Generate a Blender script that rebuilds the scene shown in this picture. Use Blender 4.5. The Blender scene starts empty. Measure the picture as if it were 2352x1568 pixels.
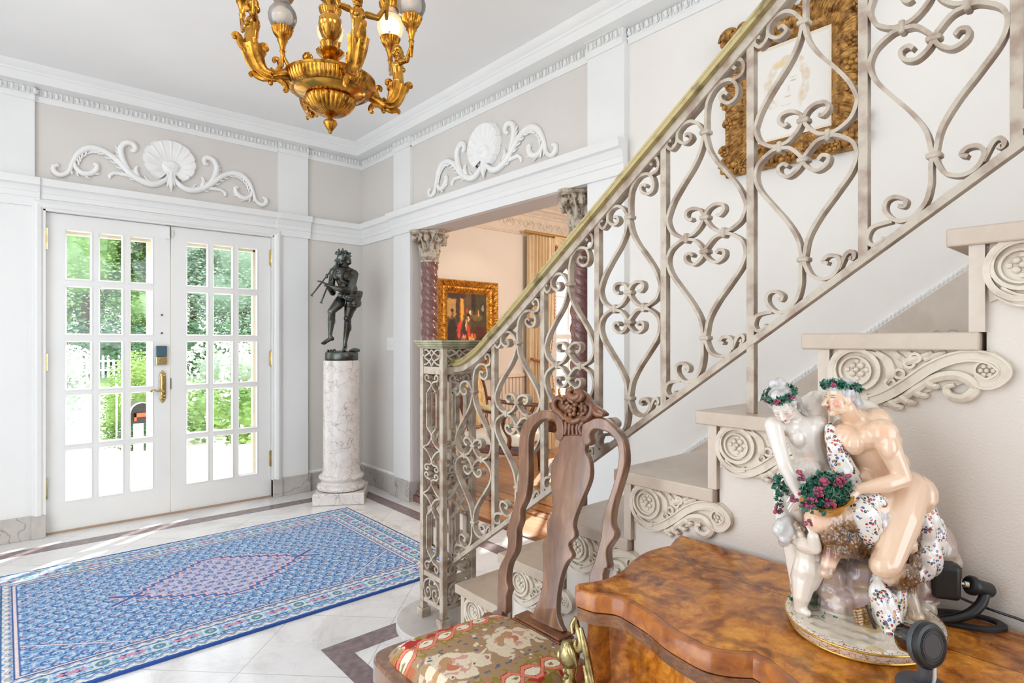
import bpy, bmesh, math, random
import numpy as np
from mathutils import Vector, Matrix, noise
PI = math.pi
sin, cos = math.sin, math.cos
random.seed(7)
SC = bpy.context.scene
COL = SC.collection
V = Vector

# ------------------------------------------------------------------ camera frame
FPX, CXP, CYP, EYE = 1333.0, 1176.0, 784.0, 1.25
_an = math.atan2(1524, 1333)
CS, SN = cos(_an), sin(_an)

def ray(px, py):
    r = (px-CXP)/FPX
    return V((SN*r+CS, -CS*r+SN, -(py-CYP)/FPX))
def at(px, py, d):
    return V((0, 0, EYE)) + ray(px, py)*d
def on_x(px, py, X):
    v = ray(px, py); return V((0, 0, EYE)) + v*(X/v.x)
def on_y(px, py, Y):
    v = ray(px, py); return V((0, 0, EYE)) + v*(Y/v.y)
def on_z(px, py, Z):
    v = ray(px, py); return V((0, 0, EYE)) + v*((Z-EYE)/v.z)
E_R = V((SN, -CS, 0))      # picture right, in the room
E_F = V((CS, SN, 0))       # into the picture
E_U = V((0, 0, 1))

# ------------------------------------------------------------------ materials
def lin(c):
    return tuple((x/255/12.92 if x/255 <= .04045 else ((x/255+.055)/1.055)**2.4) for x in c)
def rgba(c):
    return (*lin(c), 1)

class NT:
    def __init__(s, name):
        s.m = bpy.data.materials.new(name); s.m.use_nodes = True
        s.t = s.m.node_tree; s.n = s.t.nodes
        s.b = s.n['Principled BSDF']; s.out = s.n['Material Output']
    def new(s, kind, **kw):
        nd = s.n.new(kind)
        for k, v in kw.items():
            if k in nd.inputs: nd.inputs[k].default_value = v
            else: setattr(nd, k, v)
        return nd
    def link(s, a, b): s.t.links.new(a, b)
    def coord(s, scale=(1, 1, 1), rot=(0, 0, 0), out='Object'):
        tc = s.new('ShaderNodeTexCoord'); mp = s.new('ShaderNodeMapping')
        mp.inputs['Scale'].default_value = scale; mp.inputs['Rotation'].default_value = rot
        s.link(tc.outputs[out], mp.inputs['Vector']); return mp.outputs['Vector']
    def noise(s, vec, scale, detail=4, rough=.5, dist=0):
        n = s.new('ShaderNodeTexNoise'); n.inputs['Scale'].default_value = scale
        n.inputs['Detail'].default_value = detail; n.inputs['Roughness'].default_value = rough
        n.inputs['Distortion'].default_value = dist
        if vec is not None: s.link(vec, n.inputs['Vector'])
        return n
    def ramp(s, fac, stops, interp='LINEAR'):
        r = s.new('ShaderNodeValToRGB'); r.color_ramp.interpolation = interp
        e = r.color_ramp.elements
        e[0].position = stops[0][0]; e[0].color = rgba(stops[0][1])
        e[1].position = stops[-1][0]; e[1].color = rgba(stops[-1][1])
        for p, c in stops[1:-1]:
            k = e.new(p); k.color = rgba(c)
        s.link(fac, r.inputs['Fac']); return r.outputs['Color']
    def mix(s, fac, a, b, mode='MIX'):
        m = s.new('ShaderNodeMix', data_type='RGBA', blend_type=mode)
        for sock, v in ((m.inputs[0], fac), (m.inputs[6], a), (m.inputs[7], b)):
            if hasattr(v, 'is_output') or isinstance(v, bpy.types.NodeSocket): s.link(v, sock)
            elif isinstance(v, (int, float)): sock.default_value = v
            else: sock.default_value = rgba(v)
        return m.outputs[2]
    def math(s, op, a, b=None, c=None):
        m = s.new('ShaderNodeMath', operation=op)
        for i, v in enumerate((a, b, c)):
            if v is None: continue
            if isinstance(v, bpy.types.NodeSocket): s.link(v, m.inputs[i])
            else: m.inputs[i].default_value = v
        return m.outputs[0]
    def set(s, **kw):
        for k, v in kw.items():
            k = k.replace('_', ' ')
            if isinstance(v, bpy.types.NodeSocket): s.link(v, s.b.inputs[k])
            else: s.b.inputs[k].default_value = v
        return s
    def bump(s, h, strength=.3, dist=.01):
        b = s.new('ShaderNodeBump'); b.inputs['Strength'].default_value = strength
        b.inputs['Distance'].default_value = dist
        s.link(h, b.inputs['Height']); s.link(b.outputs['Normal'], s.b.inputs['Normal'])

def plain(name, col, rough=.5, metal=0, c2=None, scale=8, bump=0, bscale=60, coat=0, detail=5, lo=.35, hi=.65, spec=.5, bdist=.004):
    t = NT(name)
    v = t.coord()
    if c2 is None: c2 = tuple(max(0, x*.96) for x in col)
    n = t.noise(v, scale, detail)
    t.set(Base_Color=t.ramp(n.outputs['Fac'], [(lo, c2), (hi, col)]), Roughness=rough, Metallic=metal)
    t.b.inputs['Specular IOR Level'].default_value = spec
    if coat: t.set(Coat_Weight=coat, Coat_Roughness=.05)
    if bump:
        b = t.noise(v, bscale, 4); t.bump(b.outputs['Fac'], bump, bdist)
    return t.m

def vcol(name, rough=.5, coat=0, metal=0, bump=0, bscale=200, tint=None, sub=0):
    t = NT(name)
    a = t.new('ShaderNodeAttribute', attribute_name='Col')
    c = a.outputs['Color']
    if tint:
        n = t.noise(t.coord(), tint[0], 4)
        c = t.mix(1.0, c, t.ramp(n.outputs['Fac'], [(.3, (tint[1],)*3), (.7, (255, 255, 255))]), 'MULTIPLY')
    t.set(Base_Color=c, Roughness=rough, Metallic=metal)
    if sub: t.set(Subsurface_Weight=sub)
    if coat: t.set(Coat_Weight=coat, Coat_Roughness=.03)
    if bump:
        b = t.noise(t.coord(), bscale, 3); t.bump(b.outputs['Fac'], bump, .002)
    return t.m

def marble(name, base, vein, vein2, scale=3, rough=.15, width=.06, warp=.6, mottled=None, coat=0):
    t = NT(name); v = t.coord()
    n = t.noise(v, scale*.8, 5, .55)
    off = t.new('ShaderNodeVectorMath', operation='MULTIPLY_ADD')
    t.link(n.outputs['Color'], off.inputs[0]); off.inputs[1].default_value = (warp,)*3; t.link(v, off.inputs[2])
    vo = t.new('ShaderNodeTexVoronoi', feature='DISTANCE_TO_EDGE'); vo.inputs['Scale'].default_value = scale
    t.link(off.outputs[0], vo.inputs['Vector'])
    big = t.noise(v, scale*.45, 3)
    w = t.math('MULTIPLY', big.outputs['Fac'], width*2)
    f = t.math('DIVIDE', vo.outputs['Distance'], w)
    m = t.noise(off.outputs[0], scale*2.2, 6, .6)
    body = t.ramp(m.outputs['Fac'], [(.3, mottled or vein2), (.55, base)])
    veins = t.ramp(m.outputs['Fac'], [(.35, vein), (.65, vein2)])
    fac = t.ramp(f, [(.0, (255, 255, 255)), (.45, (90, 90, 90)), (1, (0, 0, 0))])
    t.set(Base_Color=t.mix(fac, body, veins), Roughness=rough)
    if coat: t.set(Coat_Weight=coat)
    return t.m

def gold(name, c1, c2, rough=.3, bump=.25, bscale=90, scale=14, metal=1.0):
    t = NT(name); v = t.coord()
    n = t.noise(v, scale, 5)
    t.set(Base_Color=t.ramp(n.outputs['Fac'], [(.32, c2), (.6, c1)]), Metallic=metal,
          Roughness=t.math('MULTIPLY_ADD', n.outputs['Fac'], -.25, rough+.14))
    if bump:
        b = t.noise(v, bscale, 3); t.bump(b.outputs['Fac'], bump, .004)
    return t.m

def wood(name, dark, mid, light, scale=(1, 1, 1), wscale=9, rough=.3, coat=.3, burl=False, rot=(0, 0, 0)):
    t = NT(name); v = t.coord(scale, rot)
    n = t.noise(v, wscale, 8, .6, 2.2 if burl else .5)
    if burl:
        n2 = t.noise(v, wscale*.35, 4, .6, 1.5); n3 = t.noise(v, wscale*6, 6, .7, 1.0)
        a = t.ramp(n.outputs['Fac'], [(.30, dark), (.47, mid), (.68, light)])
        b = t.ramp(n2.outputs['Fac'], [(.34, dark), (.50, mid), (.64, light)])
        c = t.mix(.5, a, b)
        k = t.ramp(n3.outputs['Fac'], [(.3, (150, 130, 110)), (.55, (255, 255, 255))])
        c = t.mix(.8, c, k, 'MULTIPLY')
    else:
        c = t.ramp(n.outputs['Fac'], [(.28, dark), (.5, mid), (.72, light)])
    t.set(Base_Color=c, Roughness=rough)
    if coat: t.set(Coat_Weight=coat, Coat_Roughness=.06)
    b = t.noise(v, wscale*3, 4); t.bump(b.outputs['Fac'], .06, .004)
    return t.m

# ------------------------------------------------------------------ mesh building
def smooth_path(pts, sub=4, closed=False):
    P = [V(p) for p in pts]; n = len(P); out = []
    segs = n if closed else n-1
    for i in range(segs):
        p1, p2 = P[i % n], P[(i+1) % n]
        p0 = P[(i-1) % n] if (closed or i > 0) else p1*2-p2
        p3 = P[(i+2) % n] if (closed or i+2 < n) else p2*2-p1
        for k in range(sub):
            u = k/sub
            out.append(.5*((2*p1)+(p2-p0)*u+(2*p0-5*p1+4*p2-p3)*u*u+(3*p1-p0-3*p2+p3)*u**3))
    if not closed: out.append(P[-1].copy())
    return out
def lerp_list(r, n):
    if not hasattr(r, '__len__'): return [r]*n
    m = len(r); o = []
    for i in range(n):
        f = i/(n-1)*(m-1) if n > 1 else 0; k = min(int(f), m-2) if m > 1 else 0
        o.append(r[k]*(1-(f-k))+r[min(k+1, m-1)]*(f-k))
    return o
def frame_of(z):
    z = V(z).normalized(); u = z.cross(V((0, 0, 1)))
    if u.length < 1e-4: u = V((1, 0, 0))
    u.normalize(); w = z.cross(u)
    return Matrix((u, w, z)).transposed()

class MB:
    def __init__(s): s.v = []; s.f = []
    def add(s, vs, fs, M=None):
        b = len(s.v)
        s.v.extend([(M @ V(p)) if M is not None else V(p) for p in vs])
        s.f.extend([tuple(b+i for i in f) for f in fs]); return s
    def merge(s, o, M=None): return s.add(o.v, o.f, M)
    def box(s, x0, x1, y0, y1, z0, z1, M=None):
        vs = [(x, y, z) for z in (z0, z1) for y in (y0, y1) for x in (x0, x1)]
        return s.add(vs, [(0, 2, 3, 1), (4, 5, 7, 6), (0, 1, 5, 4), (2, 6, 7, 3), (0, 4, 6, 2), (1, 3, 7, 5)], M)
    def obox(s, c, half, R=None):
        c = V(c); M = Matrix.Translation(c) @ (R.to_4x4() if R else Matrix.Identity(4))
        a, b, d = half; return s.box(-a, a, -b, b, -d, d, M)
    def lathe(s, prof, n=32, c=(0, 0, 0), M=None, flute=None):
        vs = []; c = V(c)
        for r, z in prof:
            for k in range(n):
                a = 2*PI*k/n; q = r*(flute(a, z, r) if flute else 1)
                vs.append(c+V((q*cos(a), q*sin(a), z)))
        m = len(prof); fs = [(i*n+k, i*n+(k+1) % n, (i+1)*n+(k+1) % n, (i+1)*n+k) for i in range(m-1) for k in range(n)]
        if prof[0][0] > 1e-5: fs.append(tuple(range(n-1, -1, -1)))
        if prof[-1][0] > 1e-5: fs.append(tuple((m-1)*n+k for k in range(n)))
        return s.add(vs, fs, M)
    def tube(s, pts, r, n=8, cap=True, sq=1.0, closed=False, up=None):
        P = [V(p) for p in pts]; m = len(P); R = lerp_list(r, m); vs = []
        pu = None
        for i, p in enumerate(P):
            t = (P[(i+1) % m]-P[i-1]) if closed else (P[min(i+1, m-1)]-P[max(i-1, 0)])
            if t.length < 1e-9: t = V((0, 0, 1))
            t.normalize()
            if up is not None: u = V(up)-t*V(up).dot(t)
            elif pu is None: u = frame_of(t).col[0].copy()
            else: u = pu-t*pu.dot(t)
            if u.length < 1e-6: u = frame_of(t).col[0].copy()
            u.normalize(); pu = u; w = t.cross(u)
            for k in range(n):
                a = 2*PI*k/n; vs.append(p+u*(R[i]*cos(a)*sq)+w*(R[i]*sin(a)))
        fs = [(i*n+k, i*n+(k+1) % n, ((i+1) % m)*n+(k+1) % n, ((i+1) % m)*n+k) for i in range(m if closed else m-1) for k in range(n)]
        if cap and not closed: fs += [tuple(range(n-1, -1, -1)), tuple((m-1)*n+k for k in range(n))]
        return s.add(vs, fs)
    def ball(s, c, r, n=10, m=7, R=None):
        if not hasattr(r, '__len__'): r = (r, r, r)
        vs = [(0, 0, -r[2])]
        for j in range(1, m):
            b = -PI/2+PI*j/m
            for k in range(n):
                a = 2*PI*k/n; vs.append((r[0]*cos(b)*cos(a), r[1]*cos(b)*sin(a), r[2]*sin(b)))
        vs.append((0, 0, r[2])); L = len(vs)-1
        fs = [(0, 1+(k+1) % n, 1+k) for k in range(n)]
        fs += [(1+j*n+k, 1+j*n+(k+1) % n, 1+(j+1)*n+(k+1) % n, 1+(j+1)*n+k) for j in range(m-2) for k in range(n)]
        fs += [(L, 1+(m-2)*n+k, 1+(m-2)*n+(k+1) % n) for k in range(n)]
        M = Matrix.Translation(V(c)) @ (R.to_4x4() if R else Matrix.Identity(4))
        return s.add(vs, fs, M)
    def cap(s, p, q, r1, r2, n=12):
        """tapered limb with round ends"""
        p, q = V(p), V(q); t = q-p; L = t.length
        if L < 1e-6: return s.ball(p, max(r1, r2))
        t.normalize(); pts = []; rs = []
        for k in range(4, 0, -1):
            a = PI/2*k/4.3; pts.append(p-t*r1*sin(a)); rs.append(r1*cos(a))
        pts += [p, q]; rs += [r1, r2]
        for k in range(1, 5):
            a = PI/2*k/4.3; pts.append(q+t*r2*sin(a)); rs.append(r2*cos(a))
        F = frame_of(t); vs = []; m = len(pts)
        for pp, rr in zip(pts, rs):
            for k in range(n):
                a = 2*PI*k/n; vs.append(pp+F.col[0]*(rr*cos(a))+F.col[1]*(rr*sin(a)))
        fs = [(i*n+k, i*n+(k+1) % n, (i+1)*n+(k+1) % n, (i+1)*n+k) for i in range(m-1) for k in range(n)]
        fs += [tuple(range(n-1, -1, -1)), tuple((m-1)*n+k for k in range(n))]
        return s.add(vs, fs)
    def limb(s, pts, rs, n=12):
        for i in range(len(pts)-1): s.cap(pts[i], pts[i+1], rs[i], rs[i+1], n)
        return s
    def bar(s, pts2, o, u, v, nrm, w, t, closed=False, taper=None):
        """flat bar swept along a 2-D path in the plane (o,u,v): thickness t in the plane, width w along nrm"""
        o, u, v, nrm = V(o), V(u), V(v), V(nrm); m = len(pts2); vs = []
        s.nb = getattr(s, 'nb', 0)+1; w += .0004*(s.nb % 7)     # overlapping bars never share a face
        for i in range(m):
            a = pts2[i-1] if (i or closed) else pts2[i]; b = pts2[(i+1) % m] if (i < m-1 or closed) else pts2[i]
            dx, dy = b[0]-a[0], b[1]-a[1]; l = math.hypot(dx, dy) or 1
            nx, ny = -dy/l, dx/l; x, y = pts2[i][0], pts2[i][1]
            tt = t*(taper(i/(m-1)) if taper else 1)
            for sx, sw in ((-1, -1), (1, -1), (1, 1), (-1, 1)):
                vs.append(o+u*(x+nx*tt/2*sx)+v*(y+ny*tt/2*sx)+nrm*(w/2*sw))
        fs = [(i*4+k, i*4+(k+1) % 4, ((i+1) % m)*4+(k+1) % 4, ((i+1) % m)*4+k) for i in range(m if closed else m-1) for k in range(4)]
        if not closed: fs += [(3, 2, 1, 0), tuple((m-1)*4+k for k in range(4))]
        return s.add(vs, fs)
    def prism(s, poly, o, u, v, nrm, d0, d1):
        o, u, v, nrm = V(o), V(u), V(v), V(nrm); n = len(poly)
        vs = [o+u*p[0]+v*p[1]+nrm*d for d in (d0, d1) for p in poly]
        fs = [tuple(range(n-1, -1, -1)), tuple(range(n, 2*n))]+[(i, (i+1) % n, n+(i+1) % n, n+i) for i in range(n)]
        return s.add(vs, fs)
    def dome(s, poly, o, u, v, nrm, base, h, steps=4, flat=.55):
        """raised rounded relief over a 2-D outline"""
        o, u, v, nrm = V(o), V(u), V(v), V(nrm); n = len(poly)
        cx = sum(p[0] for p in poly)/n; cy = sum(p[1] for p in poly)/n; vs = []
        for k in range(steps+1):
            a = PI/2*k/steps; f = flat+(1-flat)*cos(a); z = base+h*sin(a)
            for p in poly: vs.append(o+u*(cx+(p[0]-cx)*f)+v*(cy+(p[1]-cy)*f)+nrm*z)
        fs = [(i*n+k, i*n+(k+1) % n, (i+1)*n+(k+1) % n, (i+1)*n+k) for i in range(steps) for k in range(n)]
        fs.append(tuple(steps*n+k for k in range(n)))
        return s.add(vs, fs)
    def grid(s, fn, nu, nv):
        vs = [fn(i/(nu-1), j/(nv-1)) for j in range(nv) for i in range(nu)]
        fs = [(j*nu+i, j*nu+i+1, (j+1)*nu+i+1, (j+1)*nu+i) for j in range(nv-1) for i in range(nu-1)]
        return s.add(vs, fs)
    def mesh(s, name='m'):
        me = bpy.data.meshes.new(name)
        me.from_pydata([tuple(p) for p in s.v], [], s.f); me.update(); return me
    def build(s, name, mat, parent=None, smooth=False, bevel=0, fix=True, local=False, angle=40, segs=2, sub=0):
        me = s.mesh(name)
        if fix:
            b = bmesh.new(); b.from_mesh(me); bmesh.ops.recalc_face_normals(b, faces=b.faces); b.to_mesh(me); b.free()
        return link(me, name, mat, parent, smooth, bevel, local, angle, segs, sub)

def link(me, name, mat, parent=None, smooth=False, bevel=0, local=False, angle=40, segs=2, sub=0):
    o = bpy.data.objects.new(name, me); COL.objects.link(o)
    if mat is not None: me.materials.append(mat)
    if smooth:
        me.polygons.foreach_set('use_smooth', [True]*len(me.polygons))
        if smooth != 'all':
            try: me.set_sharp_from_angle(angle=math.radians(angle))
            except Exception: pass
    if bevel:
        md = o.modifiers.new('bevel', 'BEVEL'); md.width = bevel; md.segments = segs; md.limit_method = 'ANGLE'; md.angle_limit = math.radians(50)
    if sub:
        md = o.modifiers.new('sub', 'SUBSURF'); md.levels = sub; md.render_levels = sub
    if parent is not None:
        o.parent = parent
        if not local: o.matrix_parent_inverse = world_of(parent).inverted()
    return o
def world_of(o):
    M = Matrix.LocRotScale(o.location, o.rotation_euler, o.scale)
    if o.parent is None: return M
    return world_of(o.parent) @ o.matrix_parent_inverse @ M
def tag(o, label, cat, group=None, kind=None):
    o['label'] = label; o['category'] = cat
    if group: o['group'] = group
    if kind: o['kind'] = kind
    return o
def thing(name, label, cat, loc=(0, 0, 0), rotz=0, group=None, kind=None):
    o = bpy.data.objects.new(name, None); COL.objects.link(o); o.empty_display_size = .05
    o.location = loc; o.rotation_euler = (0, 0, rotz)
    return tag(o, label, cat, group, kind)
def struct(o): o['kind'] = 'structure'; return o
def copy_tree(o, parent=None, loc=None, rotz=None):
    c = o.copy(); COL.objects.link(c)
    if parent is not None: c.parent = parent
    if loc is not None: c.location = loc
    if rotz is not None: c.rotation_euler = (0, 0, rotz)
    for ch in list(o.children): copy_tree(ch, c)
    return c

# organic bodies: overlapping closed shapes fused into one surface
def fuse(mb, vox, smooth=4, disp=None):
    me = mb.mesh('tmp'); o = bpy.data.objects.new('tmp', me); COL.objects.link(o)
    r = o.modifiers.new('r', 'REMESH'); r.mode = 'VOXEL'; r.voxel_size = vox
    if smooth:
        sm = o.modifiers.new('s', 'SMOOTH'); sm.factor = .5; sm.iterations = smooth
    dg = bpy.context.evaluated_depsgraph_get()
    out = bpy.data.meshes.new_from_object(o.evaluated_get(dg))
    bpy.data.objects.remove(o); bpy.data.meshes.remove(me)
    if disp:
        n = len(out.vertices); co = np.empty(n*3, np.float32); out.vertices.foreach_get('co', co); co = co.reshape(-1, 3)
        no = np.empty(n*3, np.float32); out.vertices.foreach_get('normal', no); no = no.reshape(-1, 3)
        co += no*disp(co)[:, None]; out.vertices.foreach_set('co', co.ravel()); out.update()
    return out
def mesh_mb(me):
    m = MB(); m.v = [v.co.copy() for v in me.vertices]; m.f = [tuple(p.vertices) for p in me.polygons]; return m
def fuse2(body, vox1, it1, detail, vox2, it2, disp=None):
    """soft body first, then crisp head and hands melted into it"""
    b = mesh_mb(fuse(body, vox1, it1)); b.merge(detail); return fuse(b, vox2, it2, disp)
def coords(me):
    n = len(me.vertices); co = np.empty(n*3, np.float32); me.vertices.foreach_get('co', co); return co.reshape(-1, 3)
def paint(me, base, spots=(), fn=None):
    """vertex colours: base, then soft spots (centre, radius, colour, softness, strength)"""
    co = coords(me); c = np.empty((len(co), 4), np.float32); c[:] = rgba(base)
    for sp in spots:
        ctr, rad, col = sp[:3]; soft = sp[3] if len(sp) > 3 else .4; amt = sp[4] if len(sp) > 4 else 1
        r = np.array(rad if hasattr(rad, '__len__') else (rad,)*3)
        d = np.sqrt((((co-np.array(ctr))/r)**2).sum(1))
        k = np.clip((1-d)/soft, 0, 1)*amt
        c[:, :3] = c[:, :3]*(1-k[:, None])+np.array(lin(col))*k[:, None]
    if fn: c = fn(co, c)
    a = me.color_attributes.new('Col', 'FLOAT_COLOR', 'POINT'); a.data.foreach_set('color', c.ravel().astype(np.float32))
    return me
def colour_faces(me, cols):
    """one colour per vertex from an array"""
    a = me.color_attributes.new('Col', 'FLOAT_COLOR', 'POINT')
    c = np.ones((len(me.vertices), 4), np.float32); c[:, :3] = cols; a.data.foreach_set('color', c.ravel())
def vnoise(co, s, seed=0.0):
    x = co*s+seed
    return (np.sin(x[:, 0]*1.0+1.7*np.sin(x[:, 1]*1.3))+np.sin(x[:, 1]*1.1+1.9*np.sin(x[:, 2]*.9))+np.sin(x[:, 2]*1.2+1.5*np.sin(x[:, 0]*1.4)))/3
def srgb_lin(a):
    a = np.asarray(a, float)/255.; return np.where(a <= .04045, a/12.92, ((a+.055)/1.055)**2.4)
# ================================================================== THE HALL
YA, XB, CEIL = 4.80, 2.418, 2.972
M_white = plain('white_paint', (239, 238, 235), .45, c2=(236, 235, 232), scale=3)
M_door = plain('door_paint', (238, 237, 233), .35, c2=(234, 233, 229), scale=3)
M_ceil = plain('ceiling_paint', (244, 243, 241), .7, c2=(241, 240, 238), scale=2)
M_grey = plain('greige_panel_paint', (222, 216, 209), .6, c2=(219, 213, 206), scale=3, bump=.05, bscale=300)
M_stairwall = plain('stair_wall_paint', (240, 235, 228), .6, c2=(237, 231, 224), scale=2.5, bump=.08, bscale=260)
M_string = plain('stringer_paint', (222, 213, 202), .6, c2=(218, 208, 197), scale=2.5, bump=.25, bscale=240)
M_peach = plain('peach_wall_paint', (238, 229, 219), .55, c2=(235, 225, 213), scale=2)
M_plaster = plain('plaster_white', (247, 246, 243), .5, c2=(242, 240, 236), scale=12, bump=.12, bscale=120)
M_base = marble('grey_marble', (196, 189, 181), (120, 112, 106), (168, 160, 152), 2.4, .2, .035, .9, (174, 166, 158))
M_stone = marble('rose_stone', (205, 190, 173), (128, 118, 112), (186, 169, 152), 2.0, .28, .018, 1.0, (190, 172, 154))
M_brass = gold('polished_brass', (226, 204, 148), (180, 152, 92), .18, .05, 60)
M_dark = plain('dark_iron', (40, 38, 36), .4)

# floor: pale marble laid diagonally, framed by plum-grey bands
def floor_mat():
    t = NT('pale_marble_floor'); v = t.coord(); vr = t.coord((1, 1, 1), (0, 0, PI/4))
    sep = t.new('ShaderNodeSeparateXYZ'); t.link(vr, sep.inputs[0])
    g = []
    for ax in (0, 1):
        f = t.math('FRACT', t.math('DIVIDE', sep.outputs[ax], .47))
        g.append(t.math('LESS_THAN', t.math('ABSOLUTE', t.math('SUBTRACT', f, .5)), .004))
    joint = t.math('MAXIMUM', *g)
    cell = t.new('ShaderNodeTexWhiteNoise'); cell.noise_dimensions = '3D'
    sn = t.new('ShaderNodeVectorMath', operation='SNAP'); t.link(vr, sn.inputs[0]); sn.inputs[1].default_value = (.47, .47, 9)
    t.link(sn.outputs[0], cell.inputs['Vector'])
    n = t.noise(v, 1.6, 8, .62, 1.6)
    body = t.ramp(n.outputs['Fac'], [(.3, (206, 202, 200)), (.5, (228, 226, 225)), (.7, (236, 234, 232))])
    w = t.noise(v, 3.2, 7, .65, 3.0)
    vein = t.math('LESS_THAN', t.math('ABSOLUTE', t.math('SUBTRACT', w.outputs['Fac'], .47)), .0035)
    c = t.mix(t.math('MULTIPLY', vein, .35), body, (140, 134, 132))
    c = t.mix(t.math('MULTIPLY', cell.outputs['Value'], .10), c, (190, 186, 186))
    c = t.mix(t.math('MULTIPLY', joint, .45), c, (120, 114, 112))
    t.set(Base_Color=c, Roughness=.16)
    return t.m
M_floor = floor_mat()
M_band = plain('plum_marble_band', (140, 124, 124), .2, c2=(116, 100, 102), scale=30)
def floor():
    xs = [-3.2, .965, 1.06, 2.18, 2.285, 2.53]; ys = [-3.2, 2.17, 2.283, 4.43, 4.55, 5.0]
    me = bpy.data.meshes.new('floor'); vs = [(x, y, 0) for y in ys for x in xs]; fs = []; mi = []
    n = len(xs)
    for j in range(5):
        for i in range(5):
            fs.append((j*n+i, j*n+i+1, (j+1)*n+i+1, (j+1)*n+i))
            xm, ym = (xs[i]+xs[i+1])/2, (ys[j]+ys[j+1])/2
            b = (4.43 < ym < 4.55 and xm < 2.285) or (2.18 < xm < 2.285 and ym < 4.5) or (2.17 < ym < 2.283 and .965 < xm < 2.18) or (.965 < xm < 1.06 and ym < 2.2)
            mi.append(1 if b else 0)
    me.from_pydata(vs, [], fs); o = bpy.data.objects.new('floor', me); COL.objects.link(o)
    me.materials.append(M_floor); me.materials.append(M_band)
    me.polygons.foreach_set('material_index', mi); struct(o)
floor()
m = MB().box(-1.7, 2.62, -3.2, 5.1, CEIL, CEIL+.12)
struct(m.build('ceiling', M_ceil))

# walls
m = MB()
m.box(-1.7, .19, YA, 5.0, 0, CEIL).box(1.628, 2.618, YA, 5.0, 0, CEIL).box(.19, 1.628, YA, 5.0, 2.10, CEIL)
struct(m.build('wall_front', M_grey))
m = MB()
m.box(XB, 2.618, 3.95, YA, 0, CEIL).box(XB, 2.618, 2.112, 3.95, 2.107, CEIL).box(XB, 2.618, 1.864, 2.112, 0, CEIL)
struct(m.build('wall_right', M_grey))
struct(MB().box(XB+.012, 2.618, -3.2, 1.90, 0, CEIL).build('wall_stair', M_stairwall))

struct(MB().box(-1.7, -1.6, -3.2, .1, 0, CEIL).box(-1.7, -1.6, 3.5, YA, 0, CEIL).build('wall_left_baffle', M_grey)); struct(MB().box(-1.7, -.2, -3.3, -3.2, 0, CEIL).build('wall_back_baffle', M_grey))  # unseen part walls added to cut sky light from the open sides
# pilasters
m = MB()
PJ = .026
m.box(-.16, .146, YA-PJ, YA, .14, 2.79).box(1.668, 1.912, YA-PJ, YA, .14, 2.79)
m.box(.146, .19, YA-PJ, YA, .14, 2.2).box(1.628, 1.668, YA-PJ, YA, .14, 2.2).box(.15, 1.668, YA-PJ*.6, YA, 2.10, 2.2)
struct(m.build('trim_1', M_white, bevel=.002))
m = MB().box(XB-PJ, XB, 3.95, 4.207, .15, 2.79).box(XB-PJ, XB+.06, 1.861, 2.112, .15, 2.79)
m.box(XB-.006, XB, 2.112, 3.95, 2.107, 2.2)
struct(m.build('trim_2', M_white, bevel=.002))

# door casing with a round nosing
def casing():
    m = MB(); prof = [(0, 0), (.012, .012), (.030, .017), (.044, .012), (.050, .004), (.0565, .003), (.057, -.012)]
    pts = []
    path = [(.187, .14), (.187, 2.098), (1.631, 2.098), (1.631, .14)]
    for (p, d) in prof:
        ring = [(path[0][0]-.0+.0-p+.055-.055, path[0][1]), (path[1][0]-p, path[1][1]+p), (path[2][0]+p, path[2][1]+p), (path[3][0]+p, path[3][1])]
        pts.append([(x, YA-PJ-.012-d, z) for x, z in ring])
    vs = [q for r in pts for q in r]; n = 4
    m.add(vs, [(i*n+k, i*n+k+1, (i+1)*n+k+1, (i+1)*n+k) for i in range(len(prof)-1) for k in range(3)])
    m.box(.187-.0, .199, YA-.038, YA+.05, .0, 2.098).box(1.619, 1.631, YA-.038, YA+.05, 0, 2.098).box(.187, 1.631, YA-.038, YA+.05, 2.089, 2.101)
    struct(m.build('trim_3', M_white, fix=False))
casing()

# running mouldings: sweep a (projection, height) profile round the corner
def run(name, mat, prof, pA, pB, extra=None):
    """pA: list of (x, offset) along the front wall left->right; pB: list of (y, offset) along the right wall corner->camera"""
    m = MB(); n = len(prof); st = []
    for x, o in pA: st.append([(x, YA-o-p, z) for p, z in prof])
    st.append([(XB-p, YA-p, z) for p, z in prof])
    for y, o in pB: st.append([(XB-o-p, y, z) for p, z in prof])
    vs = [q for s in st for q in s]
    fs = [(i*n+k, i*n+k+1, (i+1)*n+k+1, (i+1)*n+k) for i in range(len(st)-1) for k in range(n-1)]
    fs += [tuple(range(n)), tuple((len(st)-1)*n+k for k in range(n-1, -1, -1))]
    m.add(vs, fs)
    if extra: extra(m)
    return struct(m.build(name, mat, smooth=True, angle=25))
def breaks(segs):
    out = []
    for a, b, o in segs: out += [(a, o), (b, o)]
    return out
bA = breaks([(-1.7, -.16, 0), (-.16, .146, PJ), (.146, 1.668, 0), (1.668, 1.912, PJ), (1.912, 2.3, 0)])
bB = breaks([(4.7, 4.207, 0), (4.207, 3.95, PJ), (3.95, 2.112, 0), (2.112, 1.864, PJ), (1.864, -1.2, -.012)])
def sweep_corr(seq): return seq
crown = [(0, 2.862), (.10, 2.869), (.10, 2.922), (.108, 2.926), (.112, 2.936), (.125, 2.944), (.138, 2.954), (.146, 2.966), (.150, 2.972), (0, 2.972)]
run('trim_4', M_white, crown, [(-1.7, 0), (2.2, 0)], [(4.6, 0), (-3.2, 0)])
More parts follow.
